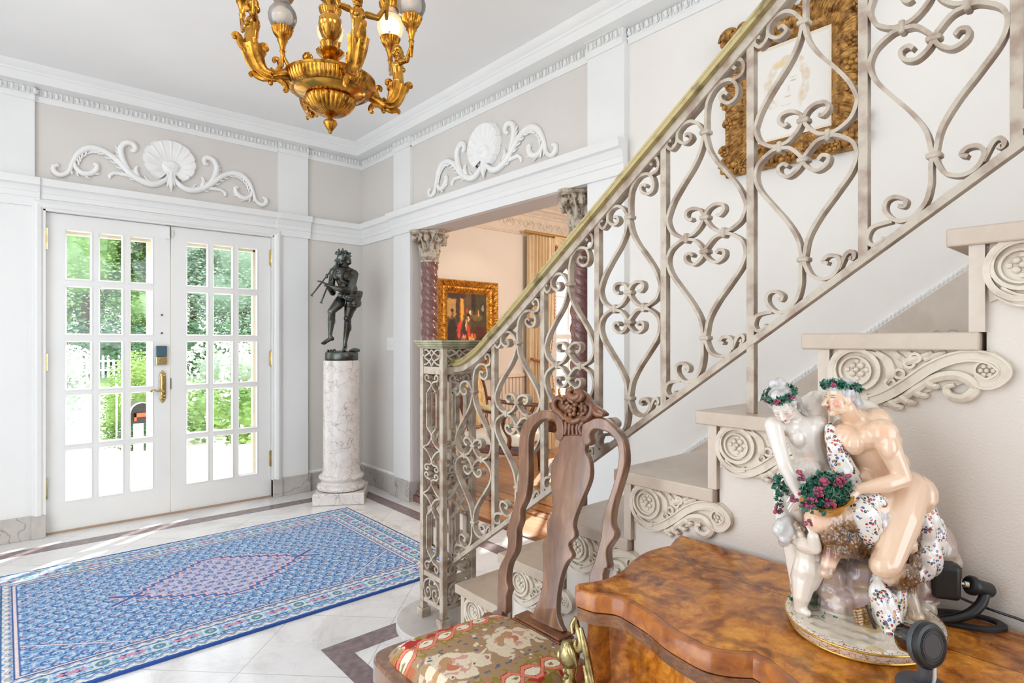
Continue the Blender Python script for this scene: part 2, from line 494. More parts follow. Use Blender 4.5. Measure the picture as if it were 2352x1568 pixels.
def eggs(m):
    def egg(px, py, nx, ny, k):
        R = Matrix(((ny, nx, 0), (-nx, ny, 0), (0, 0, 1)))
        if k % 2 == 0: 
            m.ball((px+nx*.010, py+ny*.010, 2.842), (.0105, .012, .020), 10, 6, R)
            t_ = V((ny, -nx, 0)); m.tube([V((px+nx*.010, py+ny*.010, 2.846))+t_*(.0155*cos(a))+V((0, 0, .023*sin(a))) for a in [PI*(1+k_/8) for k_ in range(9)]], .0028, 5)
        else: m.ball((px+nx*.010, py+ny*.010, 2.838), (.0045, .012, .024), 6, 5, R)
    def rails(x0, x1, o, front):
        pass
    def offA(x):
        return PJ if (-.16 < x < .146 or 1.668 < x < 1.912) else 0
    def offB(y):
        return PJ if (3.95 < y < 4.207 or 1.864 < y < 2.112) else (-.012 if y < 1.864 else 0)
    k = 0; x = -.35
    while x < XB-.035:
        egg(x, YA-offA(x), 0, -1, k); k += 1; x += .0275
    k = 0; y = YA-.035
    while y > .2:
        egg(XB-offB(y), y, -1, 0, k); k += 1; y -= .0275
bed = [(-.015, 2.78), (.010, 2.78), (.010, 2.806), (.014, 2.809), (.014, 2.816), (.006, 2.820), (.006, 2.862), (.024, 2.864), (.03, 2.872), (-.015, 2.872)]
run('trim_5', M_white, bed, bA, bB, eggs)
rail = [(-.015, 2.107), (.016, 2.107), (.016, 2.160), (.022, 2.164), (.022, 2.196), (.026, 2.200), (.030, 2.216), (.042, 2.232), (.060, 2.240), (.062, 2.262), (.066, 2.270), (.070, 2.283), (-.015, 2.285)]
bA2 = breaks([(-1.7, -.16, 0), (-.16, .17, PJ), (.17, 1.65, PJ*.45), (1.65, 1.925, PJ), (1.925, 2.3, 0)])
bB2 = breaks([(4.7, 4.22, 0), (4.22, 1.852, PJ)])
run('trim_6', M_white, rail, bA2, bB2)

# marble skirting with a thin beaded cap in the recesses
m = MB()
for x0, x1, o in ((-1.7, -.16, 0), (-.16, .187, PJ), (1.631, 1.925, PJ), (1.912, XB, 0)):
    m.box(x0, x1, YA-o-.022, YA, 0, .146)
m.box(.128, .199, YA-PJ-.034, YA, 0, .142).box(1.619, 1.69, YA-PJ-.034, YA, 0, .142)
struct(m.build('baseboard_front', M_base, bevel=.003))
m = MB()
for y0, y1, o in ((4.2, YA, 0), (3.93, 4.22, PJ), (1.852, 2.13, PJ)):
    m.box(XB-o-.022, XB+(.1 if o else 0), y0, y1, 0, .15)
m.box(XB-.02, XB+.18, 3.95, 3.97, 0, .15)
struct(m.build('baseboard_right', M_base, bevel=.003))
m = MB(); m.box(1.912, XB, YA-.012, YA, .146, .166).box(XB-.012, XB, 4.207, YA, .150, .170)
x = 1.92
while x < XB: m.ball((x, YA-.012, .157), .006, 6, 4); x += .016
y = 4.215
while y < YA: m.ball((XB-.012, y, .160), .006, 6, 4); y += .016
struct(m.build('trim_7', M_plaster))
struct(MB().box(.199, 1.619, YA-.01, YA+.06, 0, .012).build('trim_8', plain('threshold_wood', (176, 150, 124), .4)))

# ---------------------------------------------------------------- French doors
ROWS = [(.201, .534), (.570, .896), (.930, 1.253), (1.295, 1.617), (1.660, 1.985)]
M_glass = NT('clear_glass')
def schlick(t):
    g = t.new('ShaderNodeNewGeometry'); d = t.new('ShaderNodeVectorMath', operation='DOT_PRODUCT')
    t.link(g.outputs['Normal'], d.inputs[0]); t.link(g.outputs['Incoming'], d.inputs[1])
    c = t.math('SUBTRACT', 1, t.math('ABSOLUTE', d.outputs['Value']))
    return t.math('MULTIPLY_ADD', t.math('POWER', c, 5), .92, .035)
def glass(t):
    g = t.new('ShaderNodeBsdfGlossy'); g.inputs['Roughness'].default_value = .02
    tr = t.new('ShaderNodeBsdfTransparent'); tr.inputs['Color'].default_value = (.97, .985, .98, 1)
    mx = t.new('ShaderNodeMixShader'); t.link(schlick(t), mx.inputs[0]); t.link(tr.outputs[0], mx.inputs[1]); t.link(g.outputs[0], mx.inputs[2])
    t.link(mx.outputs[0], t.out.inputs['Surface']); return t.m
M_glass = glass(M_glass)
def hinge(parent, x, z0, z1):
    m = MB(); y = YA-.006
    m.lathe([(.0075, z0), (.0075, z1)], 10, (x, y, 0)).ball((x, y, z0-.004), .0062, 8, 5).ball((x, y, z1+.004), .0062, 8, 5)
    for k in range(1, 4):
        z = z0+(z1-z0)*k/4; m.lathe([(.0085, z-.0015), (.0085, z+.0015)], 10, (x, y, 0))
    m.box(x-.016, x+.016, y+.004, y+.008, z0, z1)
    m.build('hinge', M_brass, parent, smooth=True)
def leaf(name, x0, x1, cols, label):
    y0, y1 = YA+.004, YA+.046; m = MB(); xs = [x0+.003, *[c for p in cols for c in p], x1-.0025]; zs = [.012, *[c for p in ROWS for c in p], 2.086]
    for i in range(0, len(xs), 2): m.box(xs[i], xs[i+1], y0, y1, zs[0], zs[-1])
    for j in range(0, len(zs), 2):
        for a, b in cols: m.box(a, b, y0, y1, zs[j], zs[j+1])
    for a, b in cols:
        for c, d in ROWS:
            for ya, yb in ((y0, y0+.018), (y1, y1-.018)):
                e = .014; q = -.006
                L = [(a-q, ya, c-q), (b+q, ya, c-q), (b+q, ya, d+q), (a-q, ya, d+q)]
                L0 = [(a, ya, c), (b, ya, c), (b, ya, d), (a, ya, d)]
                I = [(a+e*.55, yb, c+e*.55), (b-e*.55, yb, c+e*.55), (b-e*.55, yb, d-e*.55), (a+e*.55, yb, d-e*.55)]
                m.add(L0+I, [(k, (k+1) % 4, 4+(k+1) % 4, 4+k) for k in range(4)])
            # bead proud of the face round each light
            bd = .006
            for (p, q_) in (((a-bd, b+bd), (c-bd, c)), ((a-bd, b+bd), (d, d+bd)), ((a-bd, a), (c, d)), ((b, b+bd), (c, d))):
                m.box(p[0], p[1], y0-.004, y0, q_[0], q_[1])
    o = struct(m.build(name, M_door, fix=False)); o['label'] = label; o['category'] = 'door'
    g = MB()
    for a, b in cols:
        for c, d in ROWS: g.box(a+.004, b-.004, y0+.019, y0+.022, c+.004, d-.004)
    g.build('pane', M_glass, o)
    return o
colsL = [(.302, .442), (.482, .618), (.659, .795)]; colsR = [(1.012, 1.155), (1.191, 1.330), (1.371, 1.511)]
dl = leaf('door_1', .199, .907, colsL, 'white French door leaf with brass lock and lever handle')
dr = leaf('door_2', .907, 1.619, colsR, 'white French door leaf without lock, nearer the bronze statue')
for z0, z1 in ((1.845, 1.986), (1.059, 1.171), (.231, .363)): hinge(dl, .196, z0, z1)
for z0, z1 in ((1.86, 1.983), (1.054, 1.173), (.247, .369)): hinge(dr, 1.622, z0, z1)
m = MB().box(.815, .882, YA-.022, YA+.004, 1.142, 1.219)
lk = m.build('deadbolt_case', plain('slate_blue_plastic', (62, 92, 104), .35), dl, bevel=.004)
m = MB().box(.815, .882, YA-.018, YA+.004, 1.083, 1.142)
pl = m.build('deadbolt_plate', M_brass, lk, bevel=.004)
def yplate(m, c, r, y0, y1, n=24):   # a disc facing the room
    M = Matrix.Translation((c[0], 0, c[1])) @ Matrix.Rotation(PI/2, 4, 'X')
    m.lathe([(r, -y1), (r, -y0)], n, M=M)
m = MB(); yplate(m, (.850, 1.112), .023, YA-.024, YA-.017); m.box(.832, .868, YA-.031, YA-.022, 1.109, 1.115)
m.build('thumb_turn', M_brass, lk, smooth=True)
def handle_plate():
    prof = [(.004, 0), (.014, .018), (.020, .03), (.0215, .055), (.0215, .175), (.020, .20), (.013, .222), (.003, .235)]
    poly = [(.858+w, .808+h) for w, h in prof]+[(.858-w, .808+h) for w, h in reversed(prof)]
    m = MB().dome(poly, (0, YA+.004, 0), (1, 0, 0), (0, 0, 1), (0, -1, 0), 0, .007, 3, .86)
    for z in (.838, .860, 1.005, 1.022):
        for dx in (-.010, .010): m.ball((.858+dx, YA-.004, z), (.008, .005, .007), 8, 5)
    m.ball((.858, YA-.004, .823), (.006, .005, .008), 8, 5).ball((.858, YA-.004, 1.034), (.006, .004, .008), 8, 5)
    hp = m.build('handle_plate', M_brass, dl, smooth=True)
    m = MB(); M = Matrix.Translation((.862, 0, .945)) @ Matrix.Diagonal((.8, 1, 1.2, 1)) @ Matrix.Rotation(PI/2, 4, 'X')
    m.lathe([(.012, -YA+.002), (.012, -YA+.008), (.009, -YA+.013), (.0, -YA+.013)], 20, M=M); m.build('thumb_turn', M_brass, hp, smooth=True)
    y = YA-.04
    m = MB().lathe([(.011, 0), (.011, .012), (.008, .02), (.008, .046)], 16, M=Matrix.Translation((.858, YA+.002, .893)) @ Matrix.Rotation(PI/2, 4, 'X'))
    m.tube(smooth_path([(.858, y, .893), (.835, y-.002, .897), (.812, y-.004, .900), (.790, y-.004, .909), (.778, y-.002, .905), (.779, y, .896), (.787, y, .895)], 5), [.0085, .0078, .007, .0062, .0058, .005, .004], 10)
    m.build('lever', M_brass, hp, smooth=True)
handle_plate()
m = MB()
for z in (1.310, 1.441): yplate(m, (.853, z), .0075, YA-.002, YA+.005, 14)
m.build('screw_cap', plain('steel_dark', (110, 108, 104), .3, .8), dl, smooth=True)
MB().box(.8715, .900, YA-.018, YA+.004, 1.990, 2.078).build('contact_sensor', M_white, dl, bevel=.004)
MB().box(.913, .922, YA-.012, YA+.004, 2.010, 2.058).build('contact_magnet', M_white, dr, bevel=.002)
MB().box(.9075, .9115, YA-.002, YA+.006, .905, .985).build('strike_plate', M_dark, dr)
# weathered cream outer frame in the doorway behind the leaves
m = MB(); ya, yb = 4.95, 5.02
m.box(.19, .25, ya, yb, 0, 2.1).box(1.555, 1.628, ya, yb, 0, 2.1).box(.19, 1.628, ya, yb, 2.02, 2.1).box(.86, .96, ya+.03, yb-.03, 0, 2.02).box(.19, 1.628, ya, yb, -.02, .03)
m.box(1.512, 1.56, ya-.03, ya+.01, 0, 2.03).box(.25, 1.56, ya-.03, ya+.01, 1.972, 2.03).box(.782, .94, ya-.01, ya+.02, 0, 2.03)
struct(m.build('trim_9', plain('cream_outer_frame', (240, 226, 200), .5), bevel=.004))

# light switch by the opening
sw = thing('light_switch', 'white three-toggle light switch plate on the grey wall beside the bronze statue', 'light switch', (XB, 4.275, 1.228))
MB().box(XB-.006, XB, 4.208, 4.348, 1.174, 1.282).build('switch_plate', M_white, sw, bevel=.003)
M_ivory = plain('ivory_plastic', (240, 232, 212), .35)
for y in (4.315, 4.275, 4.235):
    MB().box(XB-.010, XB-.004, y-.009, y+.009, 1.203, 1.253).build('toggle', M_ivory, sw, bevel=.002)

# ---------------------------------------------------------------- shell reliefs
def relief(name, o, u, label):
    o = V(o); u = V(u); v = V((0, 0, 1)); nrm = u.cross(v); 
    if nrm.dot(V((0, 0, EYE))-o) < 0: nrm = -nrm
    t = thing(name, label, 'plaster ornament', o, group=None)
    # shell
    m = MB(); NR = 12; rings = 8; nu = NR*8; W = nu+1
    for j in range(rings+1):
        f = j/rings
        for i in range(W):
            a = -PI/2+.42+(i/nu)*(2*PI-.84); ph = (i/nu*NR) % 1.0
            lobe = abs(sin(PI*ph)); k = 1-.05*f*(1-lobe)**4
            bx, bz = .172*cos(a)*k, .077+.160*sin(a)*k
            ix, iz = .045*cos(a), .030+.040*sin(a)
            h = .012+.026*sin(min(1, f*1.2)*PI/2)+.008*(1-lobe)**8*f-.012*f*f+.010*f**6
            if j == rings: h = .002
            m.v.append(o+u*(ix+(bx-ix)*f**.9)+v*(iz+(bz-iz)*f**.9)+nrm*h)
    m.f += [(j*W+i, j*W+i+1, (j+1)*W+i+1, (j+1)*W+i) for j in range(rings) for i in range(nu)]
    pts = [(.058*cos(a), .034+.050*sin(a)) for a in [PI*2*k/22 for k in range(22)]]
    m.dome(pts, o, u, v, nrm, .010, .026, 4, .3)
    for k in range(9):
        a = PI*(.08+.84*k/8); m.tube([o+u*(.012*cos(a))+v*(.012+.010*sin(a))+nrm*.038, o+u*(.050*cos(a))+v*(.030+.044*sin(a))+nrm*.027], [.003, .006], 6)
    m.build('shell', M_plaster, t, smooth=True, angle=50)
    def Q(x, y):
        p = on_y(x/3.136, y/3.136, 4.8); return (p.x-.903, p.z-2.478)
    def draw(sg):
        m = MB()
        def stem(pts, r, h=.020):
            P = smooth_path([(*Q(x, y), 0) for x, y in pts], 5); R = lerp_list(r, len(P))
            m.tube([o+u*(p.x*sg)+v*p.y+nrm*(.004+R[i]*.35) for i, p in enumerate(P)], R, 9, up=nrm)
        def lobes(pts, n, side, r, L):
            P = smooth_path([(*Q(x, y), 0) for x, y in pts], 6)
            for k in range(n):
                i = int((k+.6)/n*(len(P)-2)); d = (P[i+1]-P[i]).normalized(); q = V((-d.y, d.x, 0))*side
                a = P[i]; b = a+q*L*.55+d*L*.30; c = a+q*L*.95+d*L*.85; e = a+q*L*.85+d*L*1.15
                m.tube([o+u*(p.x*sg)+v*p.y+nrm*.012 for p in smooth_path([a, b, c, e], 3)], [r, r*1.15, r*.9, r*.55], 7, up=nrm)
        mainp = [(1190, 1290), (1140, 1322), (1080, 1328), (1000, 1298), (920, 1240), (840, 1160), (760, 1100), (690, 1072), (620, 1072), (560, 1105), (515, 1170), (490, 1235), (430, 1262), (382, 1235), (380, 1200), (415, 1190)]
        stem(mainp, [.017, .021, .023, .022, .020, .020, .020, .021, .022, .018, .013, .014, .017, .017, .015, .012])
        curl = [(525, 1140), (535, 1200), (580, 1245), (640, 1252), (685, 1225), (690, 1190), (662, 1182)]
        stem(curl, [.009, .014, .018, .019, .018, .015, .012])
        br = [(950, 1262), (900, 1200), (868, 1130), (862, 1070), (895, 1032), (945, 1035), (968, 1065), (955, 1088), (932, 1080)]
        stem(br, [.012, .019, .021, .020, .019, .019, .018, .015, .011])
        stem([(1010, 1300), (980, 1255), (972, 1220), (985, 1196)], [.010, .016, .014, .007])
        stem([(940, 1275), (880, 1258), (820, 1248), (785, 1265), (786, 1288)], [.008, .013, .013, .012, .009])
        stem([(1185, 1300), (1200, 1265), (1185, 1235), (1155, 1232), (1146, 1258), (1168, 1266)], [.016, .014, .012, .011, .010, .008])
        stem([(1110, 1320), (1060, 1300), (1035, 1268)], [.007, .008, .005])
        lobes([(1000, 1298), (920, 1240), (840, 1160), (760, 1100), (690, 1072), (620, 1072)], 9, 1, .0065, .034)
        lobes([(620, 1072), (560, 1105), (515, 1170)], 4, 1, .0065, .034)
        lobes([(905, 1210), (868, 1130), (862, 1070)], 5, 1, .006, .030)
        lobes([(1000, 1290), (972, 1225)], 2, 1, .006, .025)
        lobes(curl[:5], 4, -1, .006, .028)
        lobes([(540, 1130), (500, 1200), (480, 1240)], 2, 1, .006, .026)
        m.build('leaf_scroll', M_plaster, t, smooth=True, angle=60)
    draw(1); draw(-1)
    m = MB()
    for dx, y0, y1, w in ((0, 1236, 1385, .016), (-26, 1262, 1345, .012), (26, 1262, 1345, .012)):
        P = [Q(1225+dx*.45, y0), Q(1225+dx*.6, (y0+y1)/2), Q(1225+dx*1.1, y1)]
        m.tube([o+u*p[0]+v*p[1]+nrm*.016 for p in smooth_path([(*p, 0) for p in P], 5)], [w*.7, w, w*1.1, w*.8, .002], 9, up=nrm)
    m.build('drop_leaf', M_plaster, t, smooth=True, angle=60)
relief('plaster_relief', (.907, YA, 2.478), (1, 0, 0), 'white plaster shell with leafy scrolls above the French doors')
relief('plaster_relief', (XB, 3.035, 2.478), (0, -1, 0), 'white plaster shell with leafy scrolls above the opening between the twisted columns')
# ================================================================== STAIRCASE
M_tread = marble('stair_tread_stone', (196, 179, 160), (116, 106, 102), (172, 152, 134), 1.7, .3, .010, 1.2, (178, 158, 138))
M_bracket = plain('carved_bracket_paint', (218, 206, 188), .5, c2=(190, 172, 154), scale=26, bump=.12, bscale=90, lo=.28, hi=.52)
M_iron = plain('worn_cream_iron', (190, 177, 159), .45, c2=(158, 136, 119), scale=22, bump=.25, bscale=130, lo=.36, hi=.56)
M_rail = plain('olive_gilt_rail', (172, 154, 104), .38, c2=(120, 104, 64), scale=26, bump=.12, bscale=90, lo=.33, hi=.5, metal=.25)
RISE, RUN = .1807, .2458
def nose(k): return 1.740-RUN*(k-1)
def top(k): return .3626+RISE*(k-1)
XS = 1.242
st = thing('staircase', 'rose-beige stone staircase with carved scroll brackets under its open tread ends', 'staircase', (XS, 1.8, 0))
# curtail step with a round end that carries the cage newel
m = MB(); poly = []
NCX, NCY = 1.302, 1.868
for k in range(25):
    a = PI*.5+PI*1.06*k/24; poly.append((NCX+.185*cos(a), NCY+.13+.0+.185*sin(a)-.13))
poly = [(XB+.005, nose(1)-.05), (XB+.005, NCY+.185)]+poly+[(1.255, 1.70), (1.255, nose(1)-.05)]
m.prism(poly, (0, 0, 0), (1, 0, 0), (0, 1, 0), (0, 0, 1), 0, .150)
def grow(p, e): 
    x, y = p; dx, dy = x-NCX, y-NCY; l = math.hypot(dx, dy)
    return (x+dx/l*e, y+dy/l*e) if l < .25 else (x, y+(e if dy > 0 else 0))
m.prism([grow(p, .014) for p in poly], (0, 0, 0), (1, 0, 0), (0, 1, 0), (0, 0, 1), .150, .1815)
m.build('curtail_step', plain('curtail_stone', (206, 200, 194), .3, c2=(190, 182, 176), scale=14), st, bevel=.006)
tread_me = riser_me = None
NS = 8
for k in range(1, NS+1):
    y, z = nose(k), top(k)
    if tread_me is None:
        t_ = MB().box(XS, XB+.004, -.2925, 0, -.032, 0).build('tread', M_tread, st, bevel=.003, local=True); tread_me = t_
        r_ = MB().box(XS+.006, XB+.004, -.053, -.031, -RISE, -.032).build('riser', M_stone, st, local=True); riser_me = r_
    else:
        t_ = tread_me.copy(); COL.objects.link(t_); r_ = riser_me.copy(); COL.objects.link(r_)
    for o in (t_, r_): o.location = (0, y-1.8, z)
    if k == 1: tread_me.data.transform(Matrix.Translation((-XS, 0, 0))); riser_me.data.transform(Matrix.Translation((-XS, 0, 0)))
# plastered side wall under the treads
m = MB(); poly = [(nose(1)-.053, 0)]
for k in range(1, NS+1):
    poly += [(nose(k)-.053, top(k)-.033), (nose(k)-.053-RUN, top(k)-.033)]
yb = poly[-1][0]; poly.append((yb, 0))
m.prism(poly, (0, 0, 0), (0, 1, 0), (0, 0, 1), (1, 0, 0), 1.262, 1.36)
struct(m.build('wall_stringer', M_string))

# carved scroll bracket
def bracket():
    m = MB(); o = V((0, 0, 0)); u = V((0, -1, 0)); v = V((0, 0, 1)); n = V((-1, 0, 0))
    C = (.0925, -.039)
    plate = [(.050, 0), (.300, 0), (.322, -.016), (.326, -.036), (.314, -.056), (.294, -.058), (.274, -.050), (.25, -.062), (.22, -.07), (.19, -.085), (.15, -.103), (.11, -.112), (.085, -.108), (.060, -.094), (.050, -.098), (.047, -.06)]
    m.prism(plate, o, u, v, n, 0, .006)
    ring = [(C[0]+(.0395+.0*k)*cos(a), C[1]+.0385*sin(a)) for k, a in enumerate([PI*2*i/30 for i in range(30)])]
    m.bar(ring, o+n*.009, u, v, n, .012, .007, closed=True)
    m.bar([(C[0]+.046*cos(a), C[1]-.006+.050*sin(a)) for a in [PI*(.5+1.15*i/24) for i in range(25)]], o+n*.009, u, v, n, .013, .010)
    ring = [(C[0]+.027*cos(a)-.002, C[1]-.002+.027*sin(a)) for a in [PI*2*i/24 for i in range(24)]]
    m.bar(ring, o+n*.007, u, v, n, .010, .004, closed=True)
    for q in range(4):
        a = PI/4+q*PI/2
        m.ball(o+u*(C[0]+.011*cos(a))+v*(C[1]+.011*sin(a))+n*.008, (.004, .0062, .0062), 8, 5)
        a = q*PI/2
        m.ball(o+u*(C[0]+.017*cos(a))+v*(C[1]+.017*sin(a))+n*.007, (.003, .005, .005), 6, 4)
    m.ball(o+u*C[0]+v*C[1]+n*.010, (.005, .005, .005), 8, 5)
    S = smooth_path([(.062, -.082, 0), (.085, -.096, 0), (.112, -.098, 0), (.142, -.086, 0), (.175, -.062, 0), (.210, -.033, 0), (.242, -.015, 0), (.272, -.0085, 0), (.300, -.0145, 0), (.3165, -.033, 0), (.306, -.050, 0), (.290, -.0555, 0), (.274, -.046, 0)], 6)
    S2 = [(p.x, p.y) for p in S]
    m.bar(S2, o+n*.007, u, v, n, .010, .018)
    for off in (-.0085, .0085):
        e = []
        for i, p in enumerate(S):
            d = (S[min(i+1, len(S)-1)]-S[max(i-1, 0)]).normalized(); e.append((p.x-d.y*off, p.y+d.x*off))
        m.bar(e, o+n*.0075, u, v, n, .015, .0035)
    c2 = (.2925, -.0335)
    m.bar([(c2[0]+.0165*cos(a), c2[1]+.0165*sin(a)) for a in [PI*2*i/20 for i in range(20)]], o+n*.008, u, v, n, .012, .004, closed=True)
    for q in range(6):
        a = q*PI/3; m.ball(o+u*(c2[0]+.0085*cos(a))+v*(c2[1]+.0085*sin(a))+n*.008, (.004, .0046, .0046), 7, 4)
    m.ball(o+u*c2[0]+v*c2[1]+n*.010, .004, 8, 5)
    def leaf(pts, r): m.tube([o+u*p.x+v*p.y+n*(.008+.002*sin(i)) for i, p in enumerate(smooth_path([(*p, 0) for p in pts], 4))], r, 7, up=n)
    leaf([(.128, -.004), (.145, -.020), (.152, -.045), (.140, -.066)], [.004, .009, .009, .004])
    leaf([(.112, -.003), (.136, -.014), (.146, -.034)], [.003, .006, .004])
    leaf([(.215, -.003), (.200, -.012), (.182, -.020), (.168, -.028)], [.003, .007, .008, .004])
    leaf([(.235, -.003), (.218, -.010), (.204, -.018)], [.003, .006, .004])
    leaf([(.158, -.004), (.166, -.014), (.178, -.022)], [.003, .007, .004])
    leaf([(.180, -.003), (.184, -.010), (.186, -.018)], [.003, .006, .004])
    for p in ((.150, -.062), (.165, -.044), (.181, -.024), (.190, -.014)):
        m.bar([(p[0]+.008*cos(a), p[1]+.008*sin(a)) for a in [PI*2*i/12 for i in range(12)]], o+n*.008, u, v, n, .010, .005, closed=True)
    # acanthus tail below the band
    leaf([(.140, -.104), (.165, -.092), (.190, -.072), (.215, -.052), (.245, -.043), (.268, -.050), (.276, -.066), (.262, -.082), (.243, -.080), (.236, -.066), (.248, -.060)], [.004, .007, .008, .009, .010, .010, .010, .009, .008, .006, .004])
    for a, b in (((.150, -.098), (.165, -.106)), ((.168, -.088), (.186, -.096)), ((.188, -.074), (.205, -.082)), ((.207, -.058), (.222, -.064))): leaf([a, ((a[0]+b[0])/2, (a[1]+b[1])/2-.003), b, (b[0]+.005, b[1]+.002)], [.0075, .0075, .006, .002])
    return m
bm_ = bracket().mesh('scroll_bracket')
br0 = None
for k in range(1, NS+1):
    if br0 is None:
        br0 = link(bm_, 'scroll_bracket', M_bracket, st, smooth=True, local=True); b_ = br0
    else: b_ = br0.copy(); COL.objects.link(b_)
    b_.location = (.0205, nose(k)-1.808, top(k)-.032)
# sloping skirting along the wall, with its beaded cap
m = MB(); u = V((0, 1, 0)); v = V((0, 0, 1)); X = XB+.012
def skz(y): return 1.285+(.737-y)*.724
m.prism([(1.86, 0), (1.86, skz(1.86)), (-.5, skz(-.5)), (-.5, 0)], (X, 0, 0), u, v, (-1, 0, 0), 0, .016)
struct(m.build('baseboard_stair', M_stone))
m = MB().prism([(1.86, skz(1.86)), (1.86, skz(1.86)+.026), (-.5, skz(-.5)+.026), (-.5, skz(-.5))], (X, 0, 0), u, v, (-1, 0, 0), 0, .014)
y = 1.85
while y > .2:
    m.ball((X-.015, y, skz(y)+.013), (.005, .006, .009), 6, 4); y -= .013
struct(m.build('trim_10', M_plaster))

# ---------------------------------------------------------------- wrought-iron railing
XR = 1.29
rl = thing('stair_railing', 'cream wrought-iron stair railing of heart scrolls under an olive gilt handrail', 'railing', (XR, 1.0, .9))
def hb(y): return 1.233+(1.565-y)*.7505       # underside of the handrail
def bb(y): return .83+(1.225-y)*.7133         # bottom bar
path = smooth_path([(1.806, 1.142, 0), (1.775, 1.140, 0), (1.73, 1.147, 0), (1.68, 1.168, 0), (1.62, 1.200, 0), (1.565, 1.240, 0), (1.50, 1.2845, 0), (1.40, 1.3585, 0)], 5)+[V((y, hb(y)+.002, 0)) for y in (1.2, 1.0, .8, .6, .3, 0, -.4)]
def railing_sweep(name, prof, mat):
    m = MB(); vs = []; n = len(prof)
    for i, p in enumerate(path):
        d = (path[min(i+1, len(path)-1)]-path[max(i-1, 0)]).normalized(); q = V((d.y, -d.x, 0)); q = q if q.y > 0 else -q
        for a, h in prof: vs.append((XR+a, p.x+q.x*h, p.y+q.y*h))
    m.add(vs, [(i*n+k, i*n+(k+1) % n, (i+1)*n+(k+1) % n, (i+1)*n+k) for i in range(len(path)-1) for k in range(n)]+[tuple(range(n)), tuple((len(path)-1)*n+k for k in range(n))])
    return m.build(name, mat, rl, smooth=True, angle=28)
railing_sweep('handrail', [(-.022, .016), (-.030, .018), (-.033, .025), (-.030, .030), (-.026, .032), (-.027, .038), (-.020, .043), (.020, .043), (.027, .038), (.026, .032), (.030, .030), (.033, .025), (.030, .018), (.022, .016)], M_rail)
railing_sweep('under_rail', [(-.016, -.004), (-.016, .018), (.016, .018), (.016, -.004)], M_iron)
m = MB(); yy = [1.80, -.4]
m.add([(XR+sx*.011, y, bb(y)+sz*.0095) for y in yy for sx, sz in ((-1, -1), (1, -1), (1, 1), (-1, 1))], [(0, 1, 5, 4), (1, 2, 6, 5), (2, 3, 7, 6), (3, 0, 4, 7), (0, 3, 2, 1), (4, 5, 6, 7)])
m.build('bottom_rail', M_iron, rl, bevel=.001)
BY = [1.565, 1.319, 1.095, .871, .639, .408, .176, -.06]
for i, y in enumerate(BY):
    z0 = bb(y) if i != 4 else top(5)
    MB().box(XR-.010, XR+.010, y-.0088, y+.0088, z0, hb(y)+.004).build('baluster', M_iron, rl, bevel=.001)
G = {'tR': [(.7506, 1.7588), (.7506, 1.7737), (.7505, 1.8036), (.7447, 1.8343), (.7271, 1.8582), (.7051, 1.8665), (.6836, 1.8626), (.671, 1.8424), (.6725, 1.82), (.6896, 1.811), (.7080, 1.820), (.7124, 1.8346), (.702, 1.8388), (.6947, 1.8325)],
 'tRs': [(.6805, 1.8612), (.6601, 1.8668), (.6538, 1.884), (.6606, 1.9007), (.6745, 1.9043), (.6811, 1.8933), (.6735, 1.8848)],
 'tL': [(.7545, 1.7594), (.7627, 1.7725), (.7747, 1.7873), (.793, 1.7966), (.8154, 1.7923), (.8285, 1.777), (.8267, 1.758), (.8067, 1.7453), (.7899, 1.7537), (.7964, 1.7671), (.8075, 1.766)],
 'tLs': [(.8283, 1.7806), (.8315, 1.7542), (.8474, 1.7406), (.8607, 1.7537), (.8563, 1.7649), (.8474, 1.7615)],
 'sL': [(.7545, 1.7597), (.7575, 1.7453), (.7661, 1.7149), (.7862, 1.6804), (.8137, 1.6466), (.8426, 1.6062), (.8571, 1.5742), (.8590, 1.5565), (.8479, 1.5305), (.8246, 1.5144), (.8074, 1.5114), (.7868, 1.5152), (.7667, 1.5321), (.7569, 1.5516), (.763, 1.5691), (.7813, 1.5788), (.8007, 1.5756), (.8052, 1.5624), (.7952, 1.5515), (.7869, 1.554)],
 'lo': [(.8074, 1.5053), (.8236, 1.502), (.8498, 1.4836), (.8590, 1.4568), (.8498, 1.4249), (.8207, 1.3851), (.7905, 1.3466), (.7667, 1.3061), (.7584, 1.2699), (.7570, 1.2585)],
 'loL': [(.7570, 1.2585), (.7584, 1.2373), (.7594, 1.2047), (.7685, 1.1737), (.7905, 1.1522), (.813, 1.1507), (.8312, 1.1691), (.8312, 1.1884), (.8168, 1.1956), (.799, 1.1871), (.8008, 1.1757), (.8101, 1.1776)],
 'loLs': [(.8207, 1.1513), (.8538, 1.1441), (.8637, 1.1239), (.8548, 1.1101), (.8381, 1.1146), (.8333, 1.1235)],
 'li': [(.8074, 1.5047), (.7831, 1.5005), (.764, 1.4825), (.7560, 1.4685), (.7622, 1.4529), (.7831, 1.4397), (.8026, 1.4484), (.8060, 1.4635), (.7942, 1.4687), (.7858, 1.4613)],
 'loR': [(.7515, 1.2585), (.7487, 1.2439), (.7364, 1.2224), (.7121, 1.2142), (.6919, 1.2231), (.6813, 1.2441), (.6885, 1.2588), (.7043, 1.2605), (.7136, 1.2504), (.704, 1.2450)],
 'loRs': [(.6836, 1.2316), (.6708, 1.2588), (.6608, 1.2653), (.6545, 1.2581), (.6578, 1.2498), (.6639, 1.2535)]}
YC = .7545
mir = lambda pts: [(2*YC-p[0], p[1]) for p in pts]
